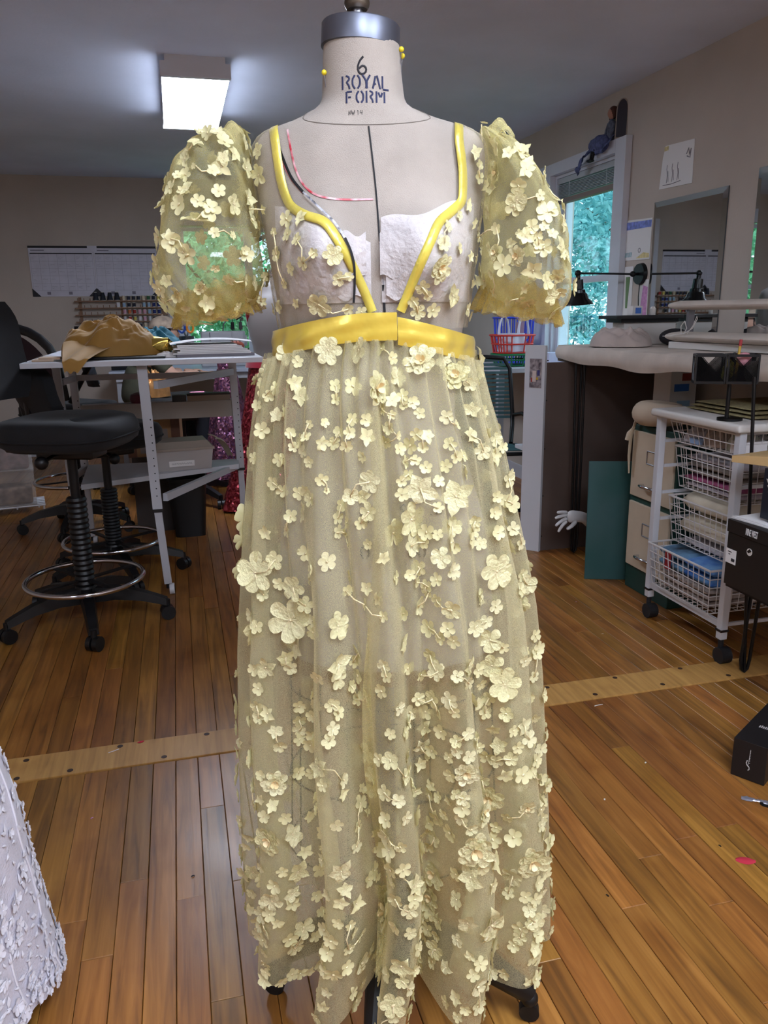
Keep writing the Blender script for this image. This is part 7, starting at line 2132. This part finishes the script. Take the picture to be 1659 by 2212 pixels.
MB().box(-.02, .0, 0, .22, .14, .003).build('leaflet', M_PAPER, ps, smooth=False, rz=radians(5))
MB().tube([(-.01, -.006, .008), (.08, -.010, .010), (.20, -.008, .010), (.22, .0, .010), (.20, .012, .010), (.05, .008, .010), (-.005, .004, .009)], .004, 8, closed=True).build('hanger', M_CLEAR, ps)
bb = thing('emblem_box', 'dark navy box with a white wing emblem on top of the shoe box', 'box', (1.705, 1.99, .6185), radians(-90))
MB().box(0, 0, 0, .22, .13, .155).build('box', mat('navy_box_card', (22, 27, 40), .5), bb, smooth=False)
m = MB()
for k in range(5): m.prism([(.012 + .006 * k, .125 - .019 * k), (.062, .121 - .019 * k), (.062, .110 - .019 * k), (.020 + .006 * k, .113 - .019 * k)], -.0016, -.0004, 'y')
m.build('wing_emblem', M_OFFW, bb, smooth=False)
MB().prism([(.05, .03), (.075, .055), (.10, .05), (.10, .0), (.06, .0)], -.0016, -.0004, 'y').build('blue_patch', mat('emblem_blue', (80, 150, 190), .5), bb, smooth=False)
kp = thing('kraft_pattern', 'folded sheet of kraft pattern paper jutting from the upper shelf of the black rack', 'paper', (1.66, 2.085, .775), radians(-62))
MB().surf(lambda u, v: (.36 * u, .30 * v, .004 + .020 * (1 - v) + .012 * sin(u * 3)), 8, 8).surf(lambda u, v: (.36 * u, -.002, .004 + (.020 + .012 * sin(u * 3)) * v), 8, 2).surf(lambda u, v: (.36 * u, .30 * v, .003), 4, 4).build('sheet', M_KRAFT, kp, smooth=False)
# ------------------------------------------------------------------ box and scraps on the floor
fb = thing('floor_box', 'low black box with a thin white logo lying on the floor boards', 'box', (1.392, 1.632, .0012), radians(-58))
MB().box(0, 0, 0, .088, .30, .112, bev=.0012).build('box', mat('matt_black_card', (20, 17, 18), .5), fb, smooth=False)
M_LOGO = mat('silver_logo', (176, 172, 170), .4)
m = MB()
m.tube([(.046, -.0012, .092), (.044, -.0012, .055), (.043, -.0012, .046)], .0008, 4)
m.tube([(.040, -.0012, .058), (.038, -.0012, .050), (.041, -.0012, .044), (.046, -.0012, .040), (.047, -.0012, .034), (.044, -.0012, .030)], .0015, 5)
for k in range(8): m.cyl((.0475, -.0012, .052 + k * .005), (.0445, -.0012, .052 + k * .005), .0006, n=4)
m.build('logo', M_LOGO, fb)
m = MB()
for k in range(7): m.box(.030 + .005 * k, .10, .1121, .033 + .005 * k, .112 + .003 * (k % 2), .1125)
m.build('top_lettering', M_LOGO, fb, smooth=False)
M_SCRAPR = mat('red_scrap_cloth', (180, 36, 58), .8)
tag(MB().surf(lambda u, v: (-.022 + .044 * u, (v - .5) * .026 * sin(pi * min(1, u * .9 + .05)) ** .7, .0012 + .003 * sin(pi * v)), 10, 6).build('fabric_scrap', M_SCRAPR, loc=(1.192, 1.319, 0), rz=-.4, ang=180), 'red leaf-shaped fabric scrap lying on the floor boards', 'scrap')
tag(MB().surf(lambda u, v: (-.010 + .020 * u, (v - .5) * .012 * sin(pi * min(1, u * .9 + .05)), .0052 + .002 * sin(pi * v)), 8, 4).build('fabric_scrap', M_SCRAPR, loc=(-.193, 2.246, 0), rz=.3, ang=180), 'tiny red fabric scrap at the edge of the pale wood strip', 'scrap')
sw = thing('foil_wrapper', 'torn silver foil wrapper on a black tab on the floor boards', 'wrapper', (1.377, 1.504, .001), radians(-38))
MB().surf(lambda u, v: (-.04 + .08 * u, (v - .5) * (.014 + .006 * sin(u * 9)), .002 + .004 * noise.noise(Vector((u * 9, v * 5, 1))) + .003 * sin(pi * v)), 24, 6).build('foil', mat('silver_foil', (170, 172, 186), .3, metal=.7), sw, ang=180)
MB().lathe([(0, 0), (.018, 0), (.018, .0015), (0, .0015)], 20, c=(.022, -.008, 0), sy=.6).build('black_tab', M_BLACKP, sw)
for i, (x, y, lab) in enumerate(((1.241, 2.081, 'thin white paper strip by the pale wood strip'), (-.267, 2.213, 'bent white paper strip lying on the pale wood strip'))):
    tag(MB().surf(lambda u, v: (-.016 + .032 * u, (v - .5) * .004 + .006 * abs(u - .6) * i, (.0012 if i == 0 else .0052) + .001 * sin(pi * u)), 8, 2).build('paper_strip', M_PAPER, loc=(x, y, 0), rz=(.1, .5)[i], ang=180), lab, 'scrap')
random.seed(90)
for k, (x, y) in enumerate(((1.2, 1.744), (-.054, 1.61), (.826, 1.303), (1.169, 1.38), (.64, 1.225), (1.0, 1.62), (.92, 1.9), (1.55, 2.6), (.2, 3.2), (.31, 2.9), (-.3, 1.9), (1.62, 2.95))):
    mm = (M_PAPER, M_PENP, M_BLACKP)[(0, 2, 2, 2, 2, 0, 1, 0, 0, 0, 1, 1)[k]]
    tag(MB().surf(lambda u, v: (-.004 + .008 * u, (v - .5) * .004, .0010 + .0012 * sin(pi * u)), 5, 2).build('lint_scrap', mm, loc=(x, y, 0), rz=random.uniform(0, 3), ang=180), 'tiny %s scrap of lint lying on the floor boards' % ('white', 'pink', 'black')[(0, 2, 2, 2, 2, 0, 1, 0, 0, 0, 1, 1)[k]], 'scrap', 'tiny scraps on the floor')
